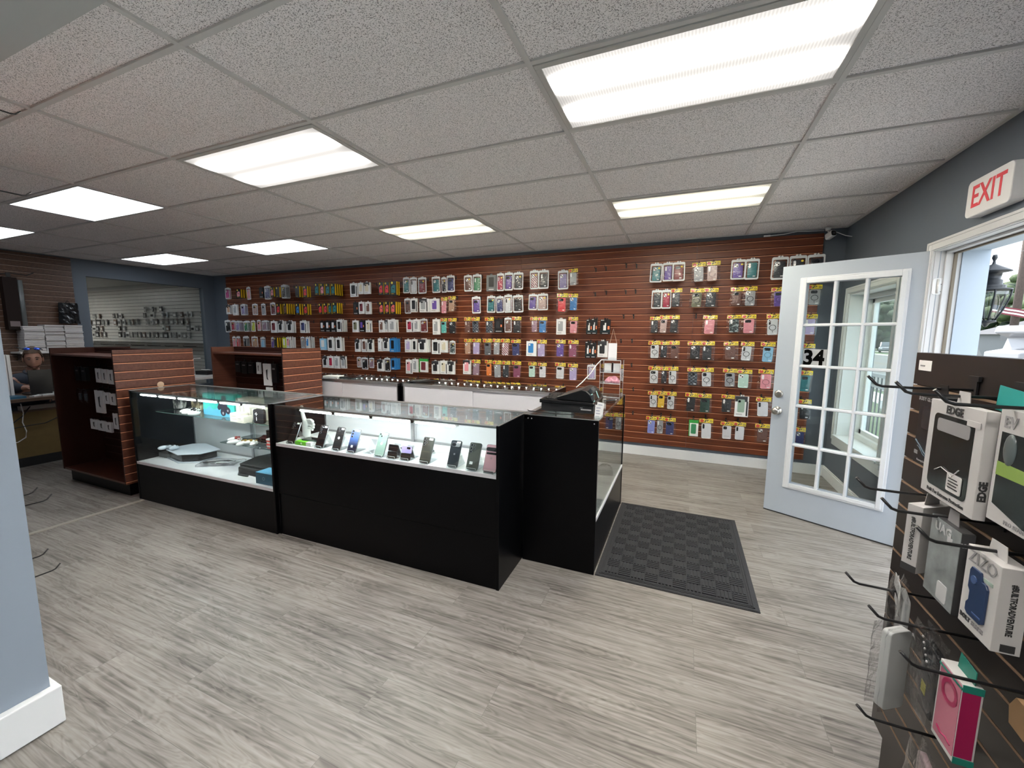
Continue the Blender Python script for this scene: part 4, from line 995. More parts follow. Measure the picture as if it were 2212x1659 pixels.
for i, (x, y, h, r, k) in enumerate(((64, 138, 15, 8, 0), (44, 142, 17, 9, 2), (84, 150, 18, 10, 1), (46, 76, 10, 6, 1), (56, 64, 10.5, 6, 0), (70, 58, 12, 7, 1), (74, 88, 13, 7.5, 2), (33, 92, 9, 5.5, 0))):
    tree(x, y, h, r, ['tall broad tree seen through the window, above the brick building, nearest', 'dark tall tree farthest left through the window above the brick building', 'light green tree behind the others above the brick building', 'light leafy tree beyond the parked cars, left through the doorway', 'green tree beyond the cars, in the middle through the doorway', 'light green tree beyond the cars at the right edge of the doorway', 'dark tree standing well behind the doorway trees', 'round green tree between the window view and the doorway view'][i], k, i+3)
# brick building
bb_ = thing('brick_building', 'low tan brick building across the street with a small green sign', 'building', (52, 118, ZG))
BR = mat('tan_brick', (.055, .030, .022), .9, noise=.12, nscale=3)
MB().box(-22, -9, 0, 20, 0, 5.1).build('walls', BR, bb_); MB().box(-22.3, -9.4, 5.1, 20.3, .3, 5.7).build('parapet', mat('parapet', (.08, .06, .05), .8), bb_); MB().box(3.0, -9.1, 2.6, 8, -9, 3.5).build('sign_board', mat('sage_sign', (.025, .04, .03), .6), bb_)
MB().box(-6, -9.15, 0, -4.6, -9, 2.4).build('entrance', mat('dark_glass', (.05, .06, .07), .2), bb_)
for i in range(3): MB().box(-16+i*3.2, -9.1, 1.2, -14.4+i*3.2, -9, 3).build('window_pane', mat('dark_glass', (.05, .06, .07), .2), bb_)
# speed sign
sp = thing('speed_limit_sign', 'white speed limit 35 sign on a post by the road', 'traffic sign', (17.4, 45.5, ZG), -.30)
MB().box(-.34, 0, 2.15, .34, .03, 3.1).build('plate', mat('sign_white', (.10, .10, .10), .5), sp)
MB().text('35', .62, FR(0, -.01, 2.42), 0, .006, .012).text('SPEED', .21, FR(0, -.01, 2.95), 0, .006, .006).text('LIMIT', .21, FR(0, -.01, 2.75), 0, .006, .006).build('lettering', mat('sign_letter', (.01, .02, .012), .5), sp)
MB().tube([(0, .05, 0), (0, .05, 2.3)], .04).build('post', mat('galvanised', (.04, .04, .04), .5), sp)
# cars
TIRE = mat('tyre', (.02, .02, .02), .8); CG = mat('car_glass', (.04, .05, .06), .08); CHR = mat('car_hub', (.5, .5, .52), .3, .8)
def car(x, y, rz, paint, label, L_=4.6, h=1.5, suv=False):
    t = thing('car', label, 'car', (x, y, ZG), rz, 'parked cars outside'); W_ = 1.8; r_ = h-.03
    body = [(-L_/2, .30), (-L_/2+.02, .72), (-L_/2+.35, .88), (-L_/2+1.1, .94), (L_/2-.7, .98), (L_/2-.05, .90), (L_/2, .35), (L_/2-.4, .22), (-L_/2+.3, .22)]
    b = MB().prism(body, -W_/2, W_/2); b.build('body', paint, t, bevel=.09)
    cab = [(-L_/2+1.0, .92), (-L_/2+1.75, r_), (L_/2-(.45 if suv else 1.25), r_), (L_/2-(.15 if suv else .55), .94)]
    o_ = MB().prism(cab, -W_/2+.12, W_/2-.12); o_.build('cabin', paint, t, bevel=.07)
    g_ = MB(); c2 = [(-L_/2+1.18, .96), (-L_/2+1.80, r_-.10), (L_/2-(.60 if suv else 1.32), r_-.10), (L_/2-(.36 if suv else .78), .98)]
    g_.prism(c2, -W_/2+.075, -W_/2+.13).prism(c2, W_/2-.13, W_/2-.075)
    g_.add([(-L_/2+1.0, -W_/2+.25, .97), (-L_/2+1.0, W_/2-.25, .97), (-L_/2+1.66, W_/2-.3, r_-.07), (-L_/2+1.66, -W_/2+.3, r_-.07)], [(0, 1, 2, 3)])
    g_.build('windows', CG, t)
    for sx in (-L_/2+.85, L_/2-.9):
        for sy in (-W_/2+.1, W_/2-.1):
            w_ = MB().lathe([(.33, -.1), (.34, 0), (.33, .1)], (sx, sy, .33), 18, 0, 'y').lathe([(.19, -.11), (.19, .11)], (sx, sy, .33), 12, 1, 'y'); w_.build('wheel', [TIRE, CHR], t)
    MB().box(-L_/2-.01, -.8, .60, -L_/2+.05, -.5, .72).box(-L_/2-.01, .5, .60, -L_/2+.05, .8, .72).build('headlights', mat('headlight', (.8, .8, .8), .2), t)
    return t
CWH = mat('car_white', (.20, .20, .21), .25, coat=.5); CRD = mat('car_red', (.10, .004, .008), .25, coat=.5); CSV = mat('car_silver', (.10, .10, .11), .25, .3, coat=.5); CBK = mat('car_dark', (.03, .035, .05), .2, coat=.5)
car(8.7, 10.8, .1, CWH, 'white car parked closest outside the doorway', suv=True, h=1.50)
car(12.2, 15.8, .05, CRD, 'red car parked behind the white one outside the doorway', h=1.62)
car(19.5, 26, .2, CSV, 'silver car on the far side of the red one', h=1.5)
car(30.5, 78, 1.2, CSV, 'silver car by the brick building seen through the door glass', h=1.6)
rv = thing('camper_van', 'white camper van parked far behind the cars', 'van', (23.5, 35, ZG), .25)
MB().prism([(-3.4, .5), (-3.4, 1.3), (-2.4, 1.5), (-2.2, 2.2), (-3.0, 2.5), (-2.9, 2.95), (3.3, 2.95), (3.3, .5)], -1.1, 1.1).build('body', CWH, rv, bevel=.08); MB().box(-1.6, -1.12, 1.4, -.4, -1.09, 2.0).build('side_window', CG, rv); MB().box(.6, -1.12, 1.4, 1.8, -1.09, 2.0).build('side_window', CG, rv)
for sx in (-2.3, 2.0): MB().lathe([(.36, -.1), (.37, 0), (.36, .1)], (sx, -1.0, .36), 16, 0, 'y').build('wheel', TIRE, rv); MB().lathe([(.36, -.1), (.37, 0), (.36, .1)], (sx, 1.0, .36), 16, 0, 'y').build('wheel', TIRE, rv)
for x, y, lb in ((42, 66, 'white house with pale grey roof left of the utility pole'), (58, 54, 'white house with pale grey roof right of the utility pole')):
    hs = thing('house', lb, 'house', (x, y, ZG), .4, 'houses across the street')
    MB().box(-6, -4, 0, 6, 4, 2.7).build('walls', mat('siding_white', (.12, .125, .13), .7), hs)
    MB().add([(-6.6, -4.6, 2.7), (6.6, -4.6, 2.7), (6.6, 4.6, 2.7), (-6.6, 4.6, 2.7), (-3.5, 0, 4.6), (3.5, 0, 4.6)], [(0, 1, 5, 4), (1, 2, 5), (2, 3, 4, 5), (3, 0, 4), (0, 3, 2, 1)]).build('roof', mat('roof_grey', (.065, .065, .07), .9), hs)
    for q in (-3, 2): MB().box(q, -4.03, 1.0, q+1.2, -4, 2.1).build('window', CG, hs)
# ================= fittings on the walls =================
es = thing('exit_sign', 'white exit sign with red letters above the open door', 'sign', (XR-.002, 1.888, 2.232), -PI/2)
MB().prism(rrect(.345, .192, .026, 5), -.058, 0).build('housing', mat('sign_housing', (.75, .74, .73), .4), es, bevel=.004)
MB().text('EXIT', .160, FR(0, -.0585, 0), 0, .0008, .0022, .80).build('lettering', mat('exit_red', (.50, .03, .045), .5, emit=(.8, .05, .06), es=.06), es)
cm = thing('security_camera', 'small white security camera at the ceiling corner over the slatwall', 'camera', (3.150, 4.04, 2.545), .35)
MB().lathe([(.022, 0), (.024, .012), (.024, .030)], n=16).tube([(0, 0, .005), (0, -.012, -.018), (0, -.02, -.035)], .008).build('mount', WHITE, cm)
MB().prism(rrect(.052, .062, .016, 4), -.085, 0).build('camera_body', WHITE, cm, (0, 0, -.062), (-.25, 0, 0), bevel=.003)
MB().prism(rrect(.044, .050, .014, 4), -.088, -.084).prism(circ(.009, 12), -.0895, -.088, 1).build('camera_face', [mat('camera_face', (.01, .01, .012), .12), mat('lens_grey', (.08, .08, .1), .1)], cm, (0, 0, -.062), (-.25, 0, 0))
tag(MB().tube([(3.16, 4.05, 2.55), (3.22, 4.02, 2.52), (3.28, 3.98, 2.475), (3.325, 3.95, 2.455)], .004, 0, 6).build('camera_antenna_cable', WHITE), 'thin white cable from the security camera to the right wall', 'cable')
pts = [(3.13, 4.085, 2.560), (3.0, 4.09, 2.565), (2.9, 4.085, 2.57), (2.78, 4.095, 2.555), (2.72, 4.085, 2.55), (2.64, 4.09, 2.548)]
tag(MB().tube(pts, .0045, 0, 6).box(2.60, 4.078, 2.54, 2.66, 4.092, 2.556).build('camera_power_cable', WHITE), 'white power cable along the top of the slatwall', 'cable')
# ================= things in and on the showcases =================
ZD = .6915
def SC2w(x, y, z=ZD):  # helper: centre counter is at a slight angle
    return (x, y+.0125*(x+.822), z)
ALU = mat('phone_edge', (.35, .36, .37), .25, .8)
def stand(x, y, label, w=.062):
    t = thing('phone_stand', label, 'stand', SC2w(x, y), .0125, 'clear phone stands in the centre counter')
    # folded acrylic: foot, front lip, sloping back, rear brace
    MB().prism([(-.030, 0), (.095, 0), (.095, .003), (-.027, .003), (-.027, .018), (-.030, .018)], -w/2, w/2, 0, 'x').build('foot', ACRY, t)
    MB().prism([(.000, .003), (.045, .085), (.048, .083), (.095, .003), (.092, .003), (.0465, .080), (.003, .003)], -w/2+.006, w/2-.006, 0, 'x').build('back_rest', ACRY, t)
    m = MB()
    for s_ in (-1, 1): m.tube([(s_*w/2, -.030, .018), (s_*w/2, -.030, .001)], .0012, 0, 5)
    m.tube([(-w/2, -.030, .018), (w/2, -.030, .018)], .0012, 0, 5); m.build('polished_edge', mat('acrylic_edge', (.75, .76, .76), .2), t)
    return t
def lens(mb, x, z, y, r=.0075, m=2):
    mb.prism(circ(r, 14, x, z), y-.002, y, 3); mb.prism(circ(r*.78, 14, x, z), y-.0026, y-.002, m)
def phone(x, y, label, back, style, w=.073, h=.155, lean=.42, z=.003, rz=0, grade=None):
    t = thing('smartphone', label, 'phone', SC2w(x, y-.020, ZD+z+.003), .0125, 'phones on stands in the centre counter', rot=(-lean, 0, .0125+rz))
    bm_ = grade or mat('phone_'+'_'.join('%02d' % int(v*99) for v in back), back, .22, coat=.4)
    MB().prism(rrect(w, h, .010, 5, 0, h/2), 0, .008, 1, smooth=True).prism(rrect(w-.003, h-.003, .009, 5, 0, h/2), -.0008, 0, 0).prism(rrect(w-.004, h-.004, .009, 5, 0, h/2), .008, .0086, 2).build('phone_body', [bm_, ALU, LENS_], t)
    c = MB(); X, Zt = -w/2, h
    if style == 'dots': [lens(c, X+.016, Zt-.016-.019*i, -.0008) for i in range(3)]; c.prism(circ(.003, 8, X+.030, Zt-.016), -.002, -.0008, 4)
    elif style == 'square': c.prism(rrect(.030, .032, .009, 4, X+.021, Zt-.022), -.0022, -.0008, 0); lens(c, X+.015, Zt-.015, -.0022, .006); lens(c, X+.027, Zt-.028, -.0022, .006); c.prism(circ(.009, 16, 0, h*.52), -.0012, -.0008, 4)
    elif style == 'ultra': c.prism(rrect(.034, .056, .008, 4, X+.019, Zt-.031), -.0022, -.0008, 0); [lens(c, X+.013, Zt-.014-.017*i, -.0022) for i in range(3)]; [lens(c, X+.028, Zt-.018-.017*i, -.0022, .005) for i in range(2)]
    elif style == 'five': [lens(c, X+.015, Zt-.016-.020*i, -.0008, .0085) for i in range(3)]; [lens(c, X+.033, Zt-.018-.020*i, -.0008, .006) for i in range(2)]; c.box(X+.018, -.0016, .030, X+.038, -.0008, .046, 4)
    elif style == 'bar': c.prism(rrect(w*.82, .024, .011, 5, 0, Zt-.026), -.0035, -.0008, 3); c.prism(rrect(w*.40, .020, .009, 5, -w*.18, Zt-.026), -.0040, -.0035, 2); c.prism(circ(.006, 14, 0, h*.48), -.0011, -.0008, 3)
    elif style == 'barpink': c.prism(rrect(w*.98, .022, .010, 5, .002, Zt-.028), -.0035, -.0008, 2); c.box(-w*.42, -.0014, Zt-.058, w*.46, -.0008, Zt-.046, 2); c.text('G', .016, FR(0, -.0012, h*.5), 3, .0003, .0004); c.box(-w/2, -.0011, .018, w/2, -.0008, .019, 3)
    if style in ('dots', 'square', 'bar', 'ultra'): c.box(.004, -.0016, Zt-.018, w/2-.008, -.0008, Zt-.006, 4)
    if style == 'dots' and grade: c.box(-.012, -.0016, .030, .004, -.0008, .046, 4)
    c.build('camera_lenses', [bm_, ALU, LENS_, mat('lens_ring', (.28, .28, .29), .3, .7), STK], t)
    return t
GRAD = mat('blue_gradient_back', (.1, .2, .5), .2, coat=.5); _n = GRAD.node_tree.nodes; _l = GRAD.node_tree.links
_tc = _n.new('ShaderNodeTexCoord'); _sp = _n.new('ShaderNodeSeparateXYZ'); _r = _n.new('ShaderNodeValToRGB'); _mr = _n.new('ShaderNodeMapRange'); _mr.inputs[2].default_value = .155
_l.new(_tc.outputs['Object'], _sp.inputs[0]); _l.new(_sp.outputs[2], _mr.inputs[0]); _l.new(_mr.outputs[0], _r.inputs[0]); _l.new(_r.outputs[0], _n['Principled BSDF'].inputs['Base Color'])
_r.color_ramp.elements[0].color = (.02, .025, .05, 1); _r.color_ramp.elements[0].position = .25; _r.color_ramp.elements[1].color = (.20, .22, .26, 1); _e = _r.color_ramp.elements.new(.62); _e.color = (.10, .19, .50, 1)
ph = [(-.415, 'black smartphone with three round lenses, beside the green box', (.008, .008, .010), 'dots'), (-.262, 'dark grey smartphone with square camera bump and pale round emblem', (.03, .03, .032), 'square'),
      (-.131, 'blue gradient smartphone with white price dot', (0, 0, 0), 'dots'), (.098, 'sage green smartphone in the middle of the centre counter', (.30, .42, .37), 'square'),
      (.444, 'large grey-brown smartphone with five lenses, right of the lavender flip phone', (.06, .06, .052), 'ultra'), (.639, 'black smartphone with an oval camera bar', (.010, .012, .016), 'bar'),
      (.769, 'large olive grey smartphone with a white price sticker at its foot', (.055, .058, .048), 'five'), (.882, 'pink smartphone at the right end of the centre counter', (.66, .36, .42), 'barpink')]
for i, (x, lb, c_, st_) in enumerate(ph):
    w_ = .076 if st_ in ('ultra', 'five') else .072; w_ = .082 if st_ == 'barpink' else w_
    stand(x, .934, 'clear stand under the '+lb.split(' smartphone')[0]+' phone, centre counter'); phone(x, .934, lb, c_, st_, w_, .158 if i > 3 else .156, grade=GRAD if i == 2 else None)
stand(-.698, .945, 'clear stand at the far left of the centre counter'); phone(-.698, .945, 'dark smartphone seen nearly edge on at the left end of the centre counter', (.012, .012, .014), 'ultra', .072, .155, .46)
stand(-.015, .965, 'empty clear stand between the blue and the sage green phones')
for x, lb, top in ((.198, 'half-folded black flip phone on a stand', (.010, .010, .012)), (.300, 'half-folded lavender and black flip phone', (.42, .34, .66))):
    stand(x, .936, 'clear stand under the '+lb.split(' flip')[0].replace('half-folded ', '')+' flip phone'); t = thing('flip_phone', lb, 'phone', SC2w(x, .916, ZD+.006), .0125, 'phones on stands in the centre counter', rot=(-.30, 0, .0125))
    tm = mat('flip_'+lb[12:16].strip(), top, .2, coat=.4)
    MB().prism(rrect(.070, .040, .006, 4, 0, .020), 0, .008, 0).prism(rrect(.070, .042, .006, 4, 0, .063), 0, .008, 1).build('front_half', [CB, tm], t)
    MB().prism(rrect(.026, .012, .003, 3, .016, .074), -.001, 0).build('cover_camera', LENS_, t); MB().prism([(0, .083), (.009, .080), (.060, .020), (.054, .016)], -.035, .035, 0, 'x').build('rear_half', [ALU], t)
bx_ = thing('phone_box', 'bright green and white phone box lying on the counter deck', 'box', SC2w(-.572, .965), .0125)
MB().box(-.075, -.045, 0, .075, .045, .026).build('box', mat('lime_box', (.16, .52, .03), .4), bx_); MB().box(.030, -.0455, .001, .0755, .0455, .0265).build('white_sleeve', STK, bx_); MB().prism(circ(.007, 12, -.015, .013), -.0458, -.045, 0).build('emblem', STK, bx_)
p_ = thing('smartphone', 'dark green phone lying flat on the green box', 'phone', SC2w(-.545, .985, ZD+.0275), .05); MB().prism(rrect(.150, .072, .010, 4), 0, .008, 0, 'z').prism(rrect(.146, .068, .010, 4), .008, .0086, 1, 'z').build('phone_body', [mat('phone_dark_green', (.03, .07, .06), .25), LENS_], p_)
# display hand with raised thumb
def skin_mesh(name, chains, mat_, parent, sub=2):
    """each chain: list of (x,y,z,r); the first point of a chain may repeat a point of an earlier one"""
    vs, es_, rs, root = [], [], [], 0; idx = {}
    for ch in chains:
        prev = None
        for (x, y, z, r) in ch:
            k = (round(x, 4), round(y, 4), round(z, 4))
            if k not in idx: idx[k] = len(vs); vs.append((x, y, z)); rs.append(r)
            i = idx[k]
            if prev is not None and prev != i: es_.append((prev, i))
            prev = i
    me = bpy.data.meshes.new(name); me.from_pydata(vs, es_, []); o_ = bpy.data.objects.new(name, me); C.objects.link(o_)
    s_ = o_.modifiers.new('s', 'SKIN'); s_.use_smooth_shade = True; s_.branch_smoothing = .4
    for i, sv in enumerate(me.skin_vertices[0].data):
        r = rs[i]; sv.radius = r if isinstance(r, tuple) else (r, r); sv.use_root = (i == 0)
    sb = o_.modifiers.new('d', 'SUBSURF'); sb.levels = sub; sb.render_levels = sub
    dg = bpy.context.evaluated_depsgraph_get(); dg.update(); m2 = bpy.data.meshes.new_from_object(o_.evaluated_get(dg)); bpy.data.objects.remove(o_)
    m2.name = name; m2.materials.clear(); m2.materials.append(mat_)
    for p in m2.polygons: p.use_smooth = True
    return ob(name, m2, parent)
HW = mat('mannequin_white', (.74, .74, .72), .45)
hd = thing('mannequin_hand', 'white mannequin hand with a raised thumb inside the centre counter', 'display hand', (-.722, 1.085, ZD)); hd.scale = (1.05, 1.05, .99)
hc = []
W_ = (0, 0, .001, (.036, .028)); hc.append([W_, (0, 0, .040, (.033, .024)), (.003, 0, .080, (.040, .023)), (.006, 0, .115, (.043, .023)), (.008, 0, .150, (.036, .020))])
hc.append([(.004, 0, .118, .018), (-.018, 0, .148, .0155), (-.030, 0, .190, .0135), (-.035, 0, .225, .0125), (-.034, 0, .252, .011)])
for i, (zz, ln_) in enumerate(((.146, .092), (.125, .100), (.104, .096), (.084, .082))):
    hc.append([(.012, -.002, zz-.004, .012), (.020+ln_*.42, -.010, zz+.004, .010), (.020+ln_*.78, -.020, zz-.002, .0092), (.020+ln_*.92, -.030, zz-.010, .0082)])
skin_mesh('palm', hc[:1], HW, hd)
skin_mesh('thumb', [hc[1]], HW, hd)
for q in hc[2:]: skin_mesh('finger', [q], HW, hd)
# bits at the back of the centre deck
PAP = mat('paper_white', (.70, .70, .68), .7)
def flat(name, label, x, y, w, d, rz, m_, h=.004, z=ZD, cat='paper'): o_ = MB().box(-w/2, -d/2, 0, w/2, d/2, h).build(name, m_, None, SC2w(x, y, z), (0, 0, rz)); return tag(o_, label, cat)
flat('booklet', 'white booklet at the back of the centre counter, behind the grey-brown phone', .40, 1.20, .16, .10, .4, PAP); flat('booklet', 'white papers stacked behind the black bar-camera phone', .735, 1.18, .17, .12, -.2, PAP, .02)
flat('cable_box', 'low white box behind the bronze earbud case', .585, 1.06, .055, .05, .1, PAP, .028, cat='box')
e_ = thing('earbud_case', 'glossy bronze earbud case lying on the white deck', 'earbud case', SC2w(.555, 1.085, ZD+.0), .3); MB().ell((0, 0, .014), (.026, .020, .014)).build('case_shell', mat('bronze_gloss', (.48, .22, .15), .15, .6), e_); MB().ell((0, -.004, .020), (.018, .012, .007)).build('case_inside', mat('bronze_light', (.75, .5, .42), .2), e_)
def coil(name, label, x, y, z, r, n, col, t_=.003, rz=0, jit=0.3, world=False, asp=1.5):
    rnd = random.Random(len(label)); pts = []
    for i in range(n*14+1):
        a = 2*PI*i/14; k = 1+jit*math.sin(i*.37)+rnd.uniform(-.03, .03); pts.append((r*k*math.cos(a)*asp, r*k*math.sin(a)*.8, t_+.004*(1+math.sin(i*.9))+i*.00025))
    m_ = MB().tube(pts, t_, 0, 6); o_ = m_.build(name, col, None, (x, y, z) if world else SC2w(x, y, z), (0, 0, rz)); return tag(o_, label, 'cable')
DKC = mat('cable_black', (.015, .015, .016), .5)
coil('charging_cable', 'black charging cable coiled on white paper behind the black flip phone', .165, 1.12, ZD+.001, .024, 3, DKC, rz=.4)
flat('paper_sheet', 'white crumpled paper under the coiled cable', .165, 1.125, .001, .001, 0, PAP) if False else None
coil('charging_cable', 'dark cable coiled behind the lavender flip phone', .335, 1.14, ZD+.001, .022, 3, DKC, rz=-.5)
w_ = thing('smart_watch', 'black smart watch lying between the olive and the pink phones', 'watch', SC2w(.870, 1.10, ZD), .4)
MB().prism(rrect(.040, .034, .009, 4), .006, .018, 0, 'z').build('watch_case', LENS_, w_); MB().box(-.055, -.010, .002, -.018, .010, .006).box(.018, -.010, .002, .055, .010, .006).build('strap', DKC, w_)
# ---- left showcase contents (deck z .345) ----
ZL = .3465
PSW = mat('console_white', (.62, .68, .75), .35); PSB = mat('console_black', (.010, .010, .012), .2)
c_ = thing('games_console', 'white and black games console lying on the deck of the left counter', 'games console', (-2.20, 1.115, ZL), -.42, rot=(0, 0, -.20))
MB().prism([(-.20, -.10), (-.17, -.135), (.12, -.120), (.20, -.03), (.19, .12), (-.12, .135), (-.20, .06)], .012, .070, 0, 'z').build('core', PSB, c_, bevel=.006)
MB().prism([(-.215, -.125), (-.18, -.145), (.10, -.145), (.225, -.02), (.20, .145), (-.14, .150), (-.22, .07)], .072, .080, 0, 'z').build('top_plate', PSW, c_, bevel=.003)
MB().prism([(-.215, -.125), (-.18, -.145), (.10, -.145), (.225, -.02), (.20, .145), (-.14, .150), (-.22, .07)], .0, .008, 0, 'z').build('bottom_plate', PSW, c_, bevel=.003)
def gamepad(label, x, y, z, rz, shell, face, tilt=0, name='game_controller'):
    t = thing(name, label, 'controller', (x, y, z), 0, 'game controllers in the left counter', rot=(tilt, 0, rz))
    m = MB().ell((-.052, -.018, .018), (.024, .048, .018)).ell((.052, -.018, .018), (.024, .048, .018)).ell((0, .014, .022), (.066, .030, .018)); m.build('shell', shell, t)
    f = MB().lathe([(.010, .036), (.010, .046), (.011, .048), (.001, .049)], (-.022, .0, 0), 14).lathe([(.010, .036), (.010, .046), (.011, .048), (.001, .049)], (.022, .0, 0), 14).ell((0, .018, .034), (.028, .014, .008)); f.build('sticks', face, t)
    b = MB()
    for a in range(4): b.ell((.050+.010*math.cos(a*PI/2), .018+.010*math.sin(a*PI/2), .036), (.004, .004, .004), 0, 8, 4)
    b.box(-.062, .015, .034, -.042, .021, .040).box(-.055, .008, .034, -.049, .028, .040).build('buttons', face, t)
    return t
gamepad('white and black controller resting on the games console', -2.36, 1.02, ZL+.081, .35, PSW, PSB, -.1)
gamepad('white controller on the top shelf beside the turquoise box, left one', -2.135, 1.10, .7705, .2, HW, CB); gamepad('white controller on the top shelf beside the turquoise box, right one', -2.025, 1.05, .7705, -.1, HW, CB)
tr = thing('router', 'dark grey ribbed box at the left end of the counter deck', 'box', (-2.435, 1.05, ZL), .05); m = MB().box(-.075, -.045, 0, .075, .045, .035); [m.box(-.07+i*.014, -.0455, .036, -.063+i*.014, .04, .042) for i in range(10)]; m.build('router_body', mat('dark_grey_plastic', (.06, .062, .065), .5), tr)
def pouch(name, label, x, y, z, w, d, h, rz, m_, seed=1, cat='bag', grp=None):
    rnd = random.Random(seed); nx = ny = 9; vs, fs = [], []
    for s_ in (0, 1):
        for j in range(ny+1):
            for i in range(nx+1):
                u, v = i/nx*2-1, j/ny*2-1; e = max(0, (1-abs(u)**3)*(1-abs(v)**3)); vs.append((u*w/2*(1-.05*rnd.random()), v*d/2*(1-.05*rnd.random()), (h*(.35+.65*e)*rnd.uniform(.7, 1.0)+.004) if s_ else .0))
    N = (nx+1)*(ny+1)
    for j in range(ny):
        for i in range(nx): a = j*(nx+1)+i; q = [a, a+1, a+nx+2, a+nx+1]; fs.append(q[::-1]); fs.append([t+N for t in q])
    for i in range(nx):
        fs.append([i, i+1, i+1+N, i+N]); a = ny*(nx+1)+i; fs.append([a+1, a, a+N, a+1+N])
    for j in range(ny):
        a = j*(nx+1); fs.append([a+nx+1, a, a+N, a+nx+1+N]); a += nx; fs.append([a, a+nx+1, a+nx+1+N, a+N])
    o_ = MB().add(vs, fs, 0, True).build(name, m_, None, (x, y, z), (0, 0, rz)); return tag(o_, label, cat, grp)
coil('cable_bundle', 'grey and black cables inside the clear bag by the console', -1.79, 1.09, ZL+.003, .045, 4, DKC, .004, .5, .35, True, 2.2); coil('cable_bundle', 'pale cable looped over the clear bag', -1.70, 1.15, ZL+.012, .05, 2, PAP, .003, .8, .4, True, 1.8)
pouch('clear_cable_bag', 'crumpled clear plastic bag of cables on the left counter deck', -1.80, 1.09, ZL, .30, .15, .045, .55, BAG, 3)
BGM = mat('black_nylon', (.010, .010, .011), .55, bump=.6, nscale=60)
bg_ = thing('messenger_bag', 'black laptop bag lying on the left counter deck', 'bag', (-1.21, 1.125, ZL), 0)
MB().prism([(-.20, -.13), (.20, -.13), (.21, .0), (.20, .13), (-.19, .14), (-.21, .02)], 0, .058, 0, 'z').build('bag_body', BGM, bg_, bevel=.015)
MB().prism([(-.205, -.10), (.205, -.10), (.215, .02), (.195, .14), (-.14, .15), (-.21, .05)], .060, .085, 0, 'z').build('flap', BGM, bg_, (0, 0, .004), (.12, 0, 0), bevel=.005)
MB().tube([(-.20, .05, .03), (-.25, -.02, .012), (-.22, -.10, .008), (-.15, -.155, .006), (-.05, -.15, .006)], .008, 0, 6).build('strap', BGM, bg_)
MB().box(-.02, .028, .088, .05, .034, .0945).box(.01, .024, .088, .016, .038, .0945).build('logo', mat('logo_grey', (.4, .4, .42), .4), bg_)
bb2 = thing('headphone_box', 'blue box with a round emblem at the right front corner of the left counter', 'box', (-.985, .965, ZL), .02)
MB().box(-.085, -.055, 0, .12, .060, .085).build('box', mat('box_deep_blue', (.02, .13, .22), .4), bb2); MB().box(-.085, -.055, .0855, .12, .060, .087).build('lid_print', mat('box_light_blue', (.12, .40, .62), .4), bb2)
m = MB(); ring(m, .010, .013, .0, .045, -.0556, 0, 16); m.build('emblem', mat('emblem_blue', (.25, .45, .6), .4), bb2)
# top shelf
wc = thing('toy_car_box', 'turquoise toy car box with dark buggy picture on the top shelf', 'box', (-1.765, 1.10, .7705), 0)
W2 = .205; HB = .190
MB().box(-W2, 0, 0, W2, .07, HB).build('box', mat('turquoise_box', (.05, .50, .42), .4), wc)
m = MB().prism([(-W2, 0), (W2, 0), (W2, .05), (.12, .075), (.06, .045), (.0, .07), (-.07, .050), (-.12, .080), (-.17, .045), (-W2, .055)], -.0008, 0); m.build('hill_print', mat('hill_blue', (.10, .42, .60), .4), wc)
m = MB()
for x_, z_, r_ in ((.012, .075, .021), (.062, .038, .034), (.125, .055, .030)): m.prism(circ(r_, 18, x_, z_), -.0024, -.0008)
m.prism([(.00, .10), (.05, .135), (.05, .178), (.075, .185), (.105, .180), (.110, .120), (.125, .075), (.09, .035), (.05, .055), (.02, .07)], -.0020, -.0008)
m.text('Wyze Car', .050, FR(-.115, -.001, .135), 0, .0004, .0012, .88); m.build('car_print', mat('dark_print', (.02, .015, .03), .4), wc)
m = MB()
for x_, z_, r_ in ((.062, .030, .012), (.125, .055, .010), (.075, .145, .006)): m.prism(circ(r_, 12, x_, z_), -.0030, -.0024)
m.build('wheel_hubs', mat('hub_grey', (.45, .42, .45), .4), wc)
IV = mat('ivory_card', (.66, .63, .54), .5); IVD = mat('ivory_print', (.42, .39, .33), .5)
def cbox(label, x, y, z, w, d, h, rz=0, deco=0):
    t = thing('white_box', label, 'box', (x, y, z), rz, 'ivory boxes on the top shelf'); MB().box(-w/2, -d/2, 0, w/2, d/2, h).build('box', IV, t)
    m = MB()
    if deco == 1:
        for q in (-.18, .10): m.prism(rrect(.014, h*.45, .004, 3, w*q, h*.45), -d/2-.0008, -d/2); m.prism(circ(.011, 12, w*q, h*.62), -d/2-.0012, -d/2-.0008)
        m.box(-w*.42, -d/2-.0008, h*.80, w*.05, -d/2, h*.86)
    else: m.box(-w*.40, -d/2-.0008, h*.60, w*.1, -d/2, h*.74).box(-w*.40, -d/2-.0008, h*.3, w*.3, -d/2, h*.36)
    m.build('print', IVD, t)
cbox('large ivory box with two bulb pictures right of the turquoise box', -1.445, 1.16, .7705, .175, .13, .170, -.05, 1); cbox('small ivory box in front of the large one', -1.405, 1.035, .7705, .105, .07, .070, .1)
cbox('low ivory box at the front edge of the shelf', -1.325, 1.025, .7705, .075, .07, .050, .05); cbox('ivory box tucked behind the two small ones', -1.29, 1.15, .7705, .12, .09, .095, 0)
sb_ = thing('game_card_case', 'black rounded case with a white plus and minus', 'case', (-1.175, 1.045, .7705), .05); MB().prism(rrect(.110, .115, .024, 6, 0, .0575), -.012, .012, smooth=True).build('case_shell', mat('case_black', (.015, .015, .017), .35), sb_); MB().box(-.034, -.0135, .074, -.006, -.012, .078).box(-.022, -.0135, .062, -.018, -.012, .090).box(-.022, -.0135, .024, -.018, -.012, .052).build('symbols', STK, sb_)
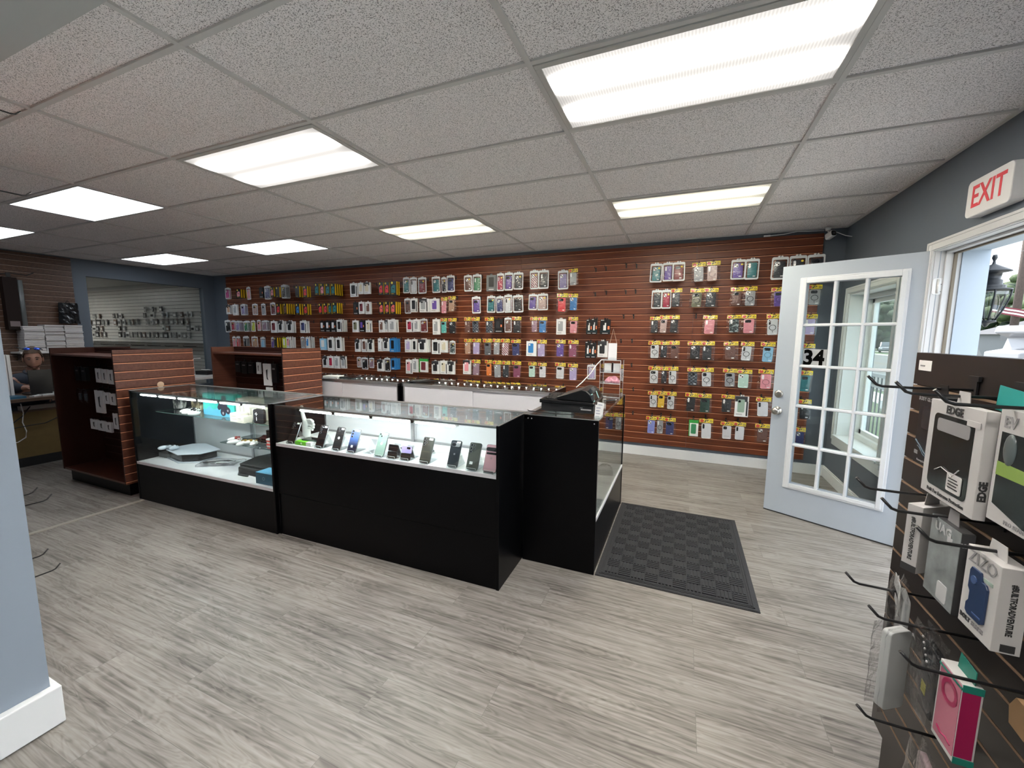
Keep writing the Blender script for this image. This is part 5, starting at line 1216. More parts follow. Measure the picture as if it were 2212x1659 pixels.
def camoMat(nm, cols, sc=38):
    m = mat(nm, (.3, .3, .3), .35, .2); n = m.node_tree.nodes; l = m.node_tree.links; t = n.new('ShaderNodeTexNoise'); t.inputs['Scale'].default_value = sc; t.inputs['Detail'].default_value = 2; cr = n.new('ShaderNodeValToRGB'); tc = n.new('ShaderNodeTexCoord')
    cr.color_ramp.interpolation = 'CONSTANT'; e = cr.color_ramp.elements; e[0].color = (*cols[0], 1); e[1].position = .46; e[1].color = (*cols[1], 1); q = cr.color_ramp.elements.new(.56); q.color = (*cols[2], 1)
    mp = n.new('ShaderNodeMapping'); mp.inputs['Scale'].default_value = (1, 1, .45); l.new(tc.outputs['Object'], mp.inputs[0]); l.new(mp.outputs[0], t.inputs[0]); l.new(t.outputs[0], cr.inputs[0]); l.new(cr.outputs[0], n['Principled BSDF'].inputs['Base Color']); return m
o_ = MB().prism([(-.06, 0), (.05, .01), (.085, .15), (.04, .165), (-.075, .16)], -.02, .02).build('camo_sleeve', camoMat('camo_silver', ((.03, .03, .03), (.24, .24, .22), (.5, .5, .48))), None, (-2.42, 1.16, .7705), (0, 0, .1), bevel=.008); tag(o_, 'silver camouflage console cover standing on the top shelf', 'console cover')
o_ = MB().prism([(-.075, 0), (.085, .0), (.07, .11), (.06, .15), (-.07, .16), (-.09, .08)], -.02, .02).build('camo_sleeve', camoMat('camo_gold', ((.02, .015, .01), (.26, .20, .10), (.45, .40, .28))), None, (-2.22, 1.20, .7705), (0, 0, -.1), bevel=.008); tag(o_, 'golden brown camouflage console cover on the top shelf', 'console cover')
# second shelf (z .575)
Z2 = .5765
coil('cable_bundle', 'tangled black cable on the lower shelf of the left counter', -1.42, 1.13, Z2, .055, 4, DKC, .004, .2, .4, True, 1.7)
gamepad('white controller with a gold centre on the lower shelf', -1.33, 1.045, Z2, .5, HW, mat('gold_plastic', (.55, .33, .06), .3, .5)); gamepad('white and red controller at the left of the lower shelf', -1.50, 1.06, Z2, -.6, HW, mat('red_plastic', (.35, .03, .02), .4))
o_ = MB().box(-.06, -.02, 0, .06, .02, .10).box(-.09, -.05, 0, .10, .05, .012).build('black_dock', CB, None, (-1.235, 1.20, Z2), (0, 0, .1)); tag(o_, 'black upright dock at the back of the lower shelf', 'dock')
pouch('dark_red_pouch', 'dark red plastic bag of parts beside the black dock', -1.34, 1.22, Z2, .14, .10, .05, .2, mat('dark_red_plastic', (.10, .01, .012), .3), 5)
pouch('clear_parts_bag', 'clear flat bag of parts on the lower shelf', -1.20, 1.04, Z2, .14, .10, .022, .1, BAG, 9)
for i in range(6): tag(MB().box(-.05, -.04, 0, .05, .04, .012).build('blister_pack', [mat('red_white_card', (.62, .10, .08), .5), PAP][0] if i % 2 == 0 else PAP, None, (-1.06, 1.08, Z2+.0005+i*.0135), (0, 0, .1*(i % 3)-.1)), ['lowest', 'second lowest', 'third', 'fourth', 'fifth', 'topmost'][i]+' card pack in the stack at the right of the lower shelf', 'pack', 'stacked card packs on the lower shelf')
for i in range(2): tag(MB().prism(rrect(.10, .13, .012, 4, 0, .065), 0, .006).prism(rrect(.075, .105, .008, 4, 0, .065), -.001, 0, 1).build('tablet_frame', [mat('frame_grey', (.12, .13, .14), .4), CB], None, (-2.46+i*.085, .98+i*.03, .3465), (-.05, 0, .0)), ['grey framed tablet part leaning at the far left of the left counter', 'second grey framed tablet part beside the first'][i], 'tablet') if False else None
# ---- cash register ----
PB = mat('register_black', (.004, .004, .0045), .3); PB2 = mat('register_dark_grey', (.016, .0165, .018), .4)
rg = thing('cash_register', 'black cash register on the counter by the door mat', 'cash register', (1.01, 1.44, HC+.001), .015)
MB().box(.012, 0, .008, .355, .34, .058).box(.05, -.0015, .018, .32, 0, .020).build('cash_drawer', PB2, rg, bevel=.008)
MB().prism([(.0, .060), (.360, .058), (.362, .072), (.352, .078), (.0, .084)], -.008, .350).build('drawer_lid', PB, rg, bevel=.004)
MB().prism([(.11, .084), (.352, .078), (.350, .090), (.330, .128), (.305, .150), (.27, .155), (.11, .100)], .018, .330).build('upper_housing', PB, rg, bevel=.005)
MB().prism([(.312, .148), (.334, .128), (.340, .150), (.322, .166)], .05, .15).box(.335, .018, .085, .352, .05, .125).build('customer_display', mat('smoked_panel', (.05, .055, .06), .15), rg)
MB().prism([(.353, .082), (.3535, .082), (.3345, .130), (.334, .130)], .022, .066).prism([(.353, .082), (.3535, .082), (.3345, .130), (.334, .130)], .19, .215).build('turquoise_tags', mat('tag_turquoise', (.30, .58, .58), .4), rg)
m = MB()
for i in range(5):
    for j in range(6): m.box(.028+j*.0, .05+i*.045, .0845, .030, .06, .0846) if False else m.box(.020+i*.016, .03+j*.050, .084, .032+i*.016, .065+j*.050, .090)
m.build('keys', mat('register_keys', (.02, .02, .02), .5), rg)
MB().box(.205, -.0012, .028, .262, .0005, .050).build('rating_plate', mat('plate_black', (.02, .02, .02), .6), rg); MB().box(.276, -.0014, .028, .342, .0005, .036).box(.27, -.0014, .041, .288, .0005, .044).build('serial_labels', mat('label_grey', (.42, .42, .42), .5), rg)
for y_, z_, lb in ((-.005, .072, 'handwritten white paper tag taped to the register corner, front one'), (.055, .082, 'handwritten white paper tag taped to the register corner, rear one')):
    t = thing('paper_tag', lb, 'note', (1.379, 1.445+y_, HC+z_), .2); MB().prism([(-.0, 0), (.0, .0), (.045, -.005), (.043, -.098), (.002, -.088)], -.001, 0).build('paper', STK, t, None, (0, .08, 0)); m = MB(); [m.box(.008, -.0016, -.02-.018*i, .034-.004*(i % 2), -.001, -.017-.018*i) for i in range(4)]; m.build('writing', mat('pen_blue', (.1, .12, .25), .6), t, None, (0, .08, 0))
tag(MB().tube([(.93, 1.43, HC+.006), (.96, 1.37, HC+.012), (1.01, 1.37, HC+.010), (1.08, 1.385, HC+.006), (1.17, 1.38, HC+.006), (1.26, 1.40, HC+.006)], .0035, 0, 6).build('black_lead', DKC), 'thin black cord in front of the cash register', 'cord')
m = pouch('receipt_papers', 'white crumpled receipts lying behind the cash register', 1.18, 1.90, HC+.001, .26, .14, .10, .1, PAP, 11, 'paper')
# acrylic rack with cards, phone box on top
RK = thing('acrylic_rack', 'clear acrylic three-tier rack at the far end of the register counter', 'rack', (1.335, 2.32, HC+.001), -.05)
w_, d_, h_ = .165, .13, .305; AE = mat('acrylic_edge', (.75, .76, .76), .2)
for s_ in (-1, 1):
    MB().box(s_*w_/2-.0015, -d_/2, 0, s_*w_/2+.0015, d_/2, h_).build('side_panel', ACRY, RK)
for z in (.004, .115, .205, h_): MB().box(-w_/2, -d_/2, z-.0015, w_/2, d_/2, z+.0015).box(-w_/2, -d_/2, z, w_/2, -d_/2+.003, z+.022).build('shelf', ACRY, RK)
m = MB()
for s_ in (-1, 1): m.tube([(s_*w_/2, -d_/2, 0), (s_*w_/2, -d_/2, h_)], .0018, 0, 5); m.tube([(s_*w_/2, d_/2, 0), (s_*w_/2, d_/2, h_)], .0018, 0, 5)
for z in (.004, .115, .205, h_): m.tube([(-w_/2, -d_/2, z), (w_/2, -d_/2, z)], .0022, 0, 5)
m.build('polished_edges', AE, RK)
def card(name, label, x, y, z, w, d, h, m_, rz=0, tilt=0, cat='card'): return tag(MB().box(-w/2, -d/2, 0, w/2, d/2, h).build(name, m_, None, (x, y, z), (tilt, 0, rz)), label, cat)
zb = HC+.001
card('card_stack', 'white card stack standing on the upper tier of the clear rack, left', 1.305, 2.30, zb+.208, .055, .02, .070, PAP, .25); card('card_stack', 'white card stack standing on the upper tier of the clear rack, right', 1.375, 2.305, zb+.208, .052, .02, .070, PAP, .2)
card('black_card', 'black card between the white card stacks on the clear rack', 1.342, 2.31, zb+.208, .010, .03, .076, CB, .1)
pouch('pink_candy_bag', 'pink printed packet on the middle tier of the clear rack', 1.345, 2.30, zb+.118, .12, .06, .055, .1, mat('pink_print', (.70, .30, .36), .4, noise=.5, nscale=50), 21, 'packet')
card('white_phone_box', 'upright white box on top of the clear acrylic rack', 1.335, 2.32, zb+.3075, .066, .025, .135, STK, -.05, cat='box')
tag(MB().tube([(1.306, 2.32, 1.40), (1.335, 2.33, 1.535), (1.368, 2.32, 1.415)], .0022, 0, 5).build('cord_loop', mat('beige_cord', (.60, .45, .33), .6)), 'beige cord loop rising above the white box on the rack', 'cord')
tag(MB().tube([(1.29, 2.28, 1.286), (1.262, 2.24, 1.285), (1.235, 2.2, 1.25), (1.20, 2.12, 1.18), (1.16, 2.02, 1.12), (1.13, 1.95, 1.085)], .0035, 0, 6).build('white_cable', PAP), 'white cable curving from the rack down behind the register', 'cable')
card('marker_pen', 'dark pen lying beside the rack on the register counter', 1.375, 2.05, HC+.001, .012, .012, .012, CB, .2, cat='pen') if False else tag(MB().tube([(1.33, 2.02, HC+.008), (1.40, 2.10, HC+.008)], .006, 0, 8).tube([(1.40, 2.10, HC+.008), (1.412, 2.114, HC+.008)], .0045, 1, 8).build('marker_pen', [CB, STEEL]), 'dark pen lying beside the rack on the register counter', 'pen')
tag(MB().lathe([(.05, 0), (.055, .03), (.045, .05), (.002, .055)], (1.30, 1.55, .3615), 20).build('clear_dome', ACRY), 'clear plastic dome inside the register counter, near end', 'dome')
pouch('clear_wrapping', 'crumpled clear wrapping inside the register counter, far end', 1.33, 2.20, .3615, .12, .16, .07, .2, BAG, 13, 'wrapping')
# things on top of the rear counters
tag(MB().prism(rrect(.20, .13, .012, 3), 0, .014, 0, 'z').build('tablet', [PAP], None, (-1.92, 2.50, HC+.001), (0, 0, .2)), 'white tablet lying on the left rear counter', 'tablet'); tag(MB().prism(rrect(.24, .16, .012, 3), 0, .010, 0, 'z').prism(rrect(.22, .14, .01, 3), .010, .0105, 1, 'z').build('tablet', [CB, LENS_], None, (-1.66, 2.52, HC+.001), (0, 0, -.1)), 'black tablet lying on the left rear counter', 'tablet')
tag(MB().box(-.11, -.004, 0, .11, .004, .22).build('clipboard', CB, None, (-.62, 2.60, HC+.0)) if False else MB().tube([(-.80, 2.40, HC+.006), (-.55, 2.62, HC+.012)], .007, 0, 8).build('black_rod', CB), 'black rod lying across the joint of the rear counters', 'rod')
# ================= packages on the dark display at the right =================
DX = 2.5285
def rhook(y, z, lab, L_=.20):
    t = thing('display_hook', lab, 'hook', (DX, y, z), -PI/2, 'hooks of the dark display')
    MB().box(-.012, -.004, -.012, .012, 0, .030).box(-.020, -.006, .022, .020, 0, .034).build('back_plate', HOOKM, t)
    MB().tube([(0, -.003, 0), (0, -L_*.6, -.001), (0, -L_+.022, 0), (0, -L_+.010, .004), (0, -L_-.010, .026)], .0034, 0, 10).build('wire', HOOKM, t); return t
RW_ = ['top', 'second', 'third', 'lowest visible']; CY = ((.255, 'far'), (.102, 'middle'), (-.055, 'near'))
for r, z in enumerate((1.350, 1.073, .799, .530)):
    for y, nm in CY:
        if r == 3 and nm != 'middle': continue
        rhook(y, z, 'black hook of the dark display, %s row, %s column' % (RW_[r], nm))
def rbox(name, label, y0, y1, z0, z1, x, d, body, cat='box', yaw=0, tilt=(0, 0)):
    w = y0-y1; t = thing(name, label, cat, (x, (y0+y1)/2, z0), 0, 'large boxed cases on the dark display', rot=(tilt[0], tilt[1], -PI/2+yaw)); h = z1-z0
    MB().box(-w/2, 0, 0, w/2, d, h).build('box', body, t, bevel=.001); return t, w, h
CWH2 = mat('carton_white', (.47, .455, .44), .45); WIN = mat('box_window_dark', (.015, .018, .018), .12); DPR = mat('carton_print', (.03, .03, .03), .5); GPR = mat('carton_grey_print', (.25, .24, .24), .5)
def tab(t, w, h, d, m_, tw=.045, th=.028): MB().prism([(-tw/2, h), (tw/2, h), (tw/2*.8, h+th), (-tw/2*.8, h+th)], d*.5, d*.5+.0012).build('hang_tab', m_, t)
# 1 white box with rounded dark window
t, w, h = rbox('boxed_phone_case', 'large white box with rounded dark window on the upper row', .182, -.010, 1.112, 1.333, 2.42, .020, CWH2); tab(t, w, h, .02, CWH2)
MB().prism(rrect(w*.74, h*.76, .012, 4, -.002, h*.49), -.0008, 0).build('window', WIN, t); MB().prism(rrect(w*.60, h*.13, .006, 3, .0, h*.76), -.0016, -.0008).build('inner_card', GPR, t)
MB().text('EDGE', .024, FR(-.002, -.001, h*.925), 0, .0003, .0009).build('front_lettering', DPR, t); MB().text('Built For Extreme Protection', .0115, FR(0, -.001, h*.055), 0, .0003, .0002).build('slogan_lettering', DPR, t)
m = MB(); m.text('EDGE', .0165, Matrix.Translation((w/2+.0008, .010, h*.27)) @ Matrix.Rotation(PI/2, 4, 'Z') @ Matrix.Rotation(PI/2, 4, 'X') @ Matrix.Rotation(PI/2, 4, 'Z'), 0, .0003, .0009); m.build('side_lettering', DPR, t)
MB().tube([(-.045, -.002, .062), (-.02, -.003, .075), (.005, -.002, .070), (.02, -.003, .064), (.04, -.002, .085)], .0012, 0, 5).build('tag_string', CWH2, t)
g = MB().prism(rrect(.050, .040, .004, 3, .030, .052), -.003, -.0018); g.build('swing_tag', CWH2, t); m = MB(); [m.box(.012, -.0036, .040+q*.0065, .046-.004*(q % 2), -.003, .0425+q*.0065) for q in range(4)]; m.build('tag_text', DPR, t)
MB().box(w/2-.052, -.0014, h*.83, w/2-.010, -.0008, h*.885).build('price_label', CWH2, t)
# 2 white box with green corner, cut by the frame
t, w, h = rbox('boxed_phone_case', 'white box with lime green band at the right frame edge', -.028, -.215, 1.128, 1.345, 2.43, .045, CWH2); tab(t, w, h, .04, mat('lime_tab', (.38, .55, .12), .5), .06)
MB().prism([(-w*.44, h*.16), (-w*.44, h*.80), (w*.16, h*.80), (w*.16, h*.10), (w*.06, h*.05)], -.0008, 0).build('window', WIN, t)
MB().prism([(-w*.44, h*.42), (w*.16, h*.42), (w*.16, h*.52), (-w*.44, h*.54)], -.0016, -.0008).prism([(w*.22, h*.03), (w*.44, h*.03), (w*.44, h*.20)], -.0008, 0).build('green_band', mat('olive_green_print', (.20, .30, .06), .5), t)
MB().text('EV', .030, FR(-w*.34, -.001, h*.885), 0, .0003, .0008).build('front_lettering', GPR, t); MB().text('PRO STAND CASE', .0105, FR(-w*.02, -.001, h*.045), 0, .0003, .0003).build('slogan_lettering', GPR, t); MB().text('PROTECT', .010, FR(w*.10, -.001, h*.885), 0, .0003, .0003).build('small_lettering', GPR, t)
MB().ell((-w*.30, -.001, h*.66), (.016, .004, .03)).build('phone_case', mat('clear_grey_case', (.10, .12, .12), .15), t)
# 3 black box left of it
t, w, h = rbox('boxed_phone_case', 'black box with orange label hanging leftmost on the upper row', .292, .192, 1.152, 1.333, 2.445, .045, mat('carton_black', (.012, .013, .015), .3)); tab(t, w, h, .04, CB)
MB().text('BODY GLOVE', .0125, FR(-.014, -.001, h*.93), 0, .0003, .0003).build('front_lettering', GPR, t); MB().text('Samsung Galaxy A11', .007, FR(.0, -.001, h*.06), 0, .0003, .0002).build('small_lettering', GPR, t); MB().box(-w*.46, -.001, h*.13, -w*.30, 0, h*.18).build('price_label', GPR, t)
MB().prism(rrect(.042, .060, .006, 3, -.008, h*.68), -.0012, 0).build('case_picture', mat('dark_case_picture', (.03, .032, .035), .15), t); MB().prism(rrect(.026, .044, .004, 3, w*.34, h*.46), -.0014, 0).build('orange_label', ORG, t)
m = MB(); rnd = random.Random(4); p0 = (-.035, .08); pts = [(-.045+.011*i, -.0012, .062-.006*i+rnd.uniform(-.004, .004)) for i in range(8)]; m.tube(pts, .0016, 0, 5); m.tube([(x, y, z-.007) for x, y, z in pts[1:6]], .0009, 0, 5); m.build('smoke_print', mat('smoke_blue', (.06, .10, .13), .5), t)
MB().prism(circ(.007, 12, w*.36, h*.90), -.0014, 0).build('gold_badge', mat('badge_gold', (.35, .25, .10), .4), t)
# teal hang card behind 1
tag(MB().prism([(-.04, -.026), (.045, -.030), (.045, .018), (-.035, .026)], 0, .0015).build('hang_card', mat('teal_card', (.02, .30, .27), .5), None, (2.485, .055, 1.352), (0, 0, -PI/2)), 'teal hanging card behind the large white box', 'card')
# 4 box turned edge on
t, w, h = rbox('boxed_phone_case', 'white box turned edge on, hanging leftmost on the second row', .285, .185, .890, 1.062, 2.455, .034, CWH2, yaw=-1.02); tab(t, w, h, .03, CWH2)
M_ = Matrix.Translation((w/2+.0008, .017, h*.50)) @ Matrix.Rotation(PI/2, 4, 'Z') @ Matrix.Rotation(PI/2, 4, 'X') @ Matrix.Rotation(-PI/2, 4, 'Z')
MB().text('#BUILTFORADVENTURE', .0125, M_, 0, .0003, .0003, .82).build('lettering', DPR, t); MB().box(w/2, .0, 0, w/2+.0010, .034, h*.10).build('black_foot', DPR, t); MB().prism(rrect(.05, .10, .008, 3, 0, h*.48), -.001, 0).build('case_picture', mat('lilac_case_picture', (.30, .32, .48), .3), t)
# 5 grey misty box
GB = mat('carton_misty_grey', (.20, .215, .215), .3, noise=.35, nscale=22)
t, w, h = rbox('boxed_phone_case', 'grey misty box in the middle of the second row', .120, .012, .892, 1.072, 2.42, .022, GB); MB().box(-w/2, .0005, h, w/2, .022, h+.001).box(w/2, .0005, 0, w/2+.001, .022, h).build('dark_sides', mat('carton_dark_grey', (.035, .035, .037), .4), t); tab(t, w, h, .022, GPR, .04, .03)
MB().text('UAG', .026, FR(-.005, -.001, h*.90), 0, .0003, .001, 1.1).build('front_lettering', mat('print_pale', (.42, .42, .42), .5), t); MB().box(.012, -.001, h*.80, .030, 0, h*.86).build('price_label', mat('print_pale', (.42, .42, .42), .5), t); MB().prism(rrect(.036, .040, .005, 3, .016, h*.15), -.001, 0).build('feature_label', mat('print_pale', (.42, .42, .42), .5), t)
MB().text('UAG', .011, Matrix.Translation((w/2+.0018, .012, h*.86)) @ Matrix.Rotation(PI/2, 4, 'Z') @ Matrix.Rotation(PI/2, 4, 'X'), 0, .0003, .0008).build('side_lettering', mat('print_pale', (.42, .42, .42), .5), t)
# 6 white box with blue rugged case
t, w, h = rbox('boxed_phone_case', 'white box with a dark blue rugged case picture at the right', -.012, -.108, .900, 1.064, 2.42, .040, CWH2); tab(t, w, h, .035, CWH2, .05)
MB().text('ZIZO', .034, FR(.0, -.0012, h*.885), 0, .0003, .0003, .98).text('BOLT', .0125, FR(-w*.28, -.001, h*.11), 1, .0003, .0006).text('SERIES', .0125, FR(w*.10, -.001, h*.11), 0, .0003, .0002).box(w*.05, -.001, h*.70, w*.34, 0, h*.74, 2).build('lettering', [GPR, DPR, mat('print_sage', (.30, .38, .32), .5)], t)
MB().prism([(-.018, .030), (.018, .030), (.026, .036), (.026, .105), (.020, .112), (.010, .112), (.004, .128), (-.022, .128), (-.026, .120), (-.026, .085), (-.020, .078), (-.020, .060), (-.026, .052), (-.026, .036)], -.004, 0).build('case_picture', mat('rugged_blue', (.018, .035, .085), .3), t, bevel=.001)
MB().prism(circ(.008, 12, -.010, .106), -.0055, -.004).box(-.004, -.0048, .04, .020, -.004, .043).build('case_details', mat('rugged_blue_light', (.05, .09, .2), .3), t)
M_ = Matrix.Translation((w/2+.0008, .020, h*.52)) @ Matrix.Rotation(PI/2, 4, 'Z') @ Matrix.Rotation(PI/2, 4, 'X') @ Matrix.Rotation(-PI/2, 4, 'Z')
MB().text('#BUILTFORADVENTURE', .0125, M_, 0, .0003, .0003, .74).box(w/2, .012, .004, w/2+.001, .032, .018).build('side_lettering', DPR, t)
# 7-11 pouches
def rpouch(name, label, y0, y1, z0, z1, x, inner, ih=.75, iw=.72, yaw=0, hd=None, d=.014):
    w = y0-y1; h = z1-z0; t = thing(name, label, 'pouch', (x, (y0+y1)/2, z1), 0, 'clear pouches on the dark display', rot=(0, 0, -PI/2+yaw))
    ob('clear_bag', bag_mesh(w, h, int(z1*100)), t, (0, -d, 0), None); ob('clear_bag', bag_mesh(w, h, int(z1*90)), t, (0, d*.4, 0), None)
    if inner: MB().prism(rrect(w*iw, h*ih, .010, 4, 0, -h*(1-ih/2)+.008), -d/2, d/2, smooth=True).build('phone_case', inner, t, bevel=.002)
    if hd: MB().prism([(-w*.5, -.035), (w*.5, -.035), (w*.42, 0), (w*.12, .002), (.0, .012), (-w*.12, .002), (-w*.42, 0)], -d-.002, -d-.001).build('header', hd, t)
    return t, w, h
PW = mat('pouch_white', (.40, .41, .40), .35)
t, w, h = rpouch('pouched_phone_case', 'pale grey pouch hanging leftmost on the third row', .285, .185, .625, .840, 2.44, PW, .80, .86, -.25, PW); MB().box(-w*.1, -.0175, -h*.28, w*.3, -.0165, -h*.20).build('price_label', CWH2, t)
t, w, h = rpouch('pouched_phone_case', 'narrow grey pack turned edge on in front of the pale grey pouch', .195, .115, .530, .760, 2.40, PW, .92, .8, -1.0, None, .022)
t, w, h = rpouch('pouched_phone_case', 'black phone case in a clear pouch in the middle of the third row', .118, .008, .610, .815, 2.43, mat('gloss_black_case', (.012, .012, .013), .2), .78, .62, -.1)
m = MB(); [m.box(w*.02, -.0165, -h*.60-q*.007, w*.22, -.0155, -h*.575-q*.007) for q in range(4)]; m.build('yellow_text_label', mat('label_olive', (.30, .28, .05), .5), t)
m = MB(); [m.ell((-w*.2+q*.008, -.015, -h*.14-q*.010), (.003, .002, .003), 0, 8, 4) for q in range(5)]; m.build('beads', CWH2, t)
t, w, h = rbox('boxed_phone_case', 'pink and white box with teal edges on the third row', .020, -.056, .610, .785, 2.42, .032, CWH2)
PKM = mat('translucent_pink', (.40, .11, .165), .25, coat=.3); MB().prism(rrect(w*.90, h*.92, .003, 3, .002, h*.52), -.0008, 0).build('pink_front', PKM, t); MB().box(w/2, .0005, .016, w/2+.001, .028, h-.014).build('pink_side', mat('hot_pink', (.30, .012, .07), .3), t)
TL = mat('teal_card_edge', (.01, .16, .12), .5); MB().box(w/2, 0, h-.014, w/2+.0015, .032, h+.001).box(-w*.5, -.0012, h-.012, w*.5, .0, h-.007).build('teal_top_edge', TL, t); MB().box(w/2, 0, 0, w/2+.0015, .032, .014).build('teal_foot', TL, t); MB().prism([(-w*.30, h), (w*.42, h), (w*.42, h+.028), (-w*.25, h+.034)], .020, .0215).build('hang_tab', TL, t)
ring_ = MB(); ring(ring_, .018, .027, .004, h*.74, -.0010, 0, 20, .0006); ring_.tube([(-.02, -.0014, .032), (-.004, -.0016, .026), (.012, -.0014, .032), (.028, -.0014, .028)], .0018, 0, 5); ring_.build('pink_artwork', mat('hot_pink', (.30, .012, .07), .3), t)
t, w, h = rpouch('pouched_phone_case', 'dusty pink case in a clear pouch at the bottom of the display', .085, -.025, .36, .545, 2.43, mat('dusty_pink_case', (.36, .26, .27), .3), .78, .8, -.15); MB().prism(rrect(.030, .014, .005, 4, .018, -.052), -.0165, -.0155).build('button_cutout', LENS_, t)
tag(MB().prism([(-.022, -.03), (.018, -.034), (.030, .01), (.018, .030), (-.014, .032), (-.028, .004)], 0, .012).build('brown_card_pack', mat('kraft_brown', (.42, .26, .13), .7), None, (2.505, -.055, .745), (0, 0, -PI/2)), 'torn brown card backing on the slatwall behind the pink box', 'card')
# hooks on the partition's slatwall, tips showing past its edge
for i, (x, z, lb) in enumerate(((-.505, 2.285, 'highest'), (-.50, 1.992, 'second highest'), (-.50, .790, 'second lowest'), (-.505, .487, 'lowest'), (-.62, .80, 'far second lowest'), (-.60, .53, 'far lowest'), (-.44, 1.42, 'middle'))):
    if lb == 'middle': continue
    hook(x, z, .165 if z > 1.5 else .115, 'black hook showing past the blue partition edge, %s one' % lb, PI, (x, -.4575, z))
# ================= seated person, desk and far left corner =================
DKW = woodmat('desk_brown', (.075, .045, .03), (.14, .09, .06), .4, 1)
dk = thing('desk', 'brown desk with a mustard front panel and black base, in front of the seated person', 'desk', (-5.15, -.30, 0))
MB().box(-.02, 0, .735, .62, 2.0, .770).build('desk_top', DKW, dk, bevel=.003); MB().box(.40, .02, .10, .42, 1.98, .600).build('front_panel', mat('mustard_panel', (.155, .105, .035), .6, noise=.06), dk); MB().box(.385, .02, 0, .425, 1.98, .10).build('base_strip', mat('base_black', (.01, .01, .01), .6), dk)
for y in (.0, 1.96): MB().box(-.10, y, 0, .38, y+.03, .735).build('side_panel', DKW, dk)
MB().box(.36, .02, .60, .44, 1.98, .62).build('cable_ledge', DKW, dk)
tag(MB().box(-4.80, .86, .621, -4.735, 1.22, .665).box(-4.74, .88, .630, -4.733, 1.0, .655).build('power_strip', mat('power_strip_beige', (.33, .30, .27), .5)), 'pale power strip on the ledge under the desk top', 'power strip')
for k_, (pts, c_, lb) in enumerate((([(-4.70, 1.18, .66), (-4.69, 1.15, .56), (-4.685, 1.19, .48), (-4.69, 1.14, .42), (-4.685, 1.18, .38), (-4.69, 1.22, .43), (-4.685, 1.15, .47), (-4.69, 1.2, .53)], DKC, 'dark cable tangle hanging at the right of the mustard panel'), ([(-4.72, .93, .66), (-4.69, .86, .57), (-4.69, .78, .50), (-4.69, .6, .46)], DKC, 'dark cable hanging at the left of the mustard panel'), ([(-4.69, 1.15, .52), (-4.69, 1.02, .46), (-4.69, .9, .455), (-4.69, .7, .44)], DKC, 'thin dark cable sagging across the mustard panel'), ([(-4.71, .86, .70), (-4.69, .865, .6), (-4.69, .85, .5), (-4.69, .87, .4), (-4.69, .86, .33), (-4.69, .8, .29), (-4.69, .6, .28)], PAP, 'white cable hanging down the mustard panel'))):
    tag(MB().tube(pts, .005, 0, 6).build('hanging_cable', c_), lb, 'cable')
lp = thing('laptop', 'open black laptop on the desk, its lid hiding the person\'s chest', 'laptop', (-4.86, 1.14, .7715)); MB().box(-.12, -.18, 0, .12, .18, .018).build('base', CB, lp, bevel=.004); MB().box(.0, -.185, 0, .010, .185, .265).build('lid', CB, lp, (.115, 0, .018), (0, -.12, 0), bevel=.004)
for i in range(4): tag(MB().box(-.10, -.0125, 0, .10, .0125, .455).build('upright_box', PAP, None, (-4.85, .738+i*.030, .772), (0, 0, 0), bevel=.001), '%s of four white upright thin boxes beside the person' % ['leftmost', 'second from left', 'third from left', 'rightmost'][i], 'box', 'upright thin white boxes on the desk')
tag(MB().box(-.09, -.06, 0, .09, .06, .022).build('blue_booklet', mat('blue_booklet', (.03, .12, .20), .5), None, (-4.66, .80, .771), (0, 0, .1)), 'blue booklet lying at the near end of the desk', 'booklet')
for i, (y, w, d, rz) in enumerate(((1.08, .16, .12, .1), (1.18, .14, .10, -.2), (.97, .10, .05, .5))): tag(MB().box(-d/2, -w/2, 0, d/2, w/2, .012).build('paper_stack', PAP, None, (-4.70+.02*i, y, .771+.013*(i == 1)), (0, 0, rz)), ['white papers lying in front of the laptop', 'white papers topmost at the right of the laptop', 'small white card at the desk edge'][i], 'paper')
# ---- person ----
SKN = mat('skin', (.36, .19, .135), .5, noise=.08, nscale=14); SHT = mat('dark_blue_shirt', (.022, .028, .042), .8, bump=.3, nscale=40); HAIR = mat('brown_hair', (.075, .042, .024), .7, bump=.8, nscale=120); TRO = mat('dark_trousers', (.015, .016, .02), .8)
PX, PY = -5.42, 1.17
pn = thing('person', 'person in a dark blue shirt with sunglasses on the head, seated behind the laptop', 'person', (PX, PY, .0))
ch = [[(0, 0, .50, (.15, .13)), (.02, 0, .66, (.135, .12)), (.05, 0, .82, (.155, .12)), (.075, 0, .93, (.13, .10)), (.10, 0, .985, .062), (.115, 0, 1.03, .058), (.125, 0, 1.06, .06)]]
for s_ in (-1, 1):
    ch.append([(.075, 0, .93, (.13, .10)), (.075, s_*.17, .905, .062), (.14, s_*.215, .84, .050), (.24, s_*.20, .825, .040), (.34, s_*.13, .832, .030), (.375, s_*.11, .832, .028)])
    ch.append([(0, 0, .50, (.15, .13)), (.08, s_*.10, .48, .088), (.40, s_*.12, .48, .066), (.42, s_*.12, .30, .052), (.40, s_*.12, .10, .038), (.44, s_*.12, .05, .036), (.52, s_*.12, .04, .03)])
body = skin_mesh('body', ch, SKN, pn, 2)
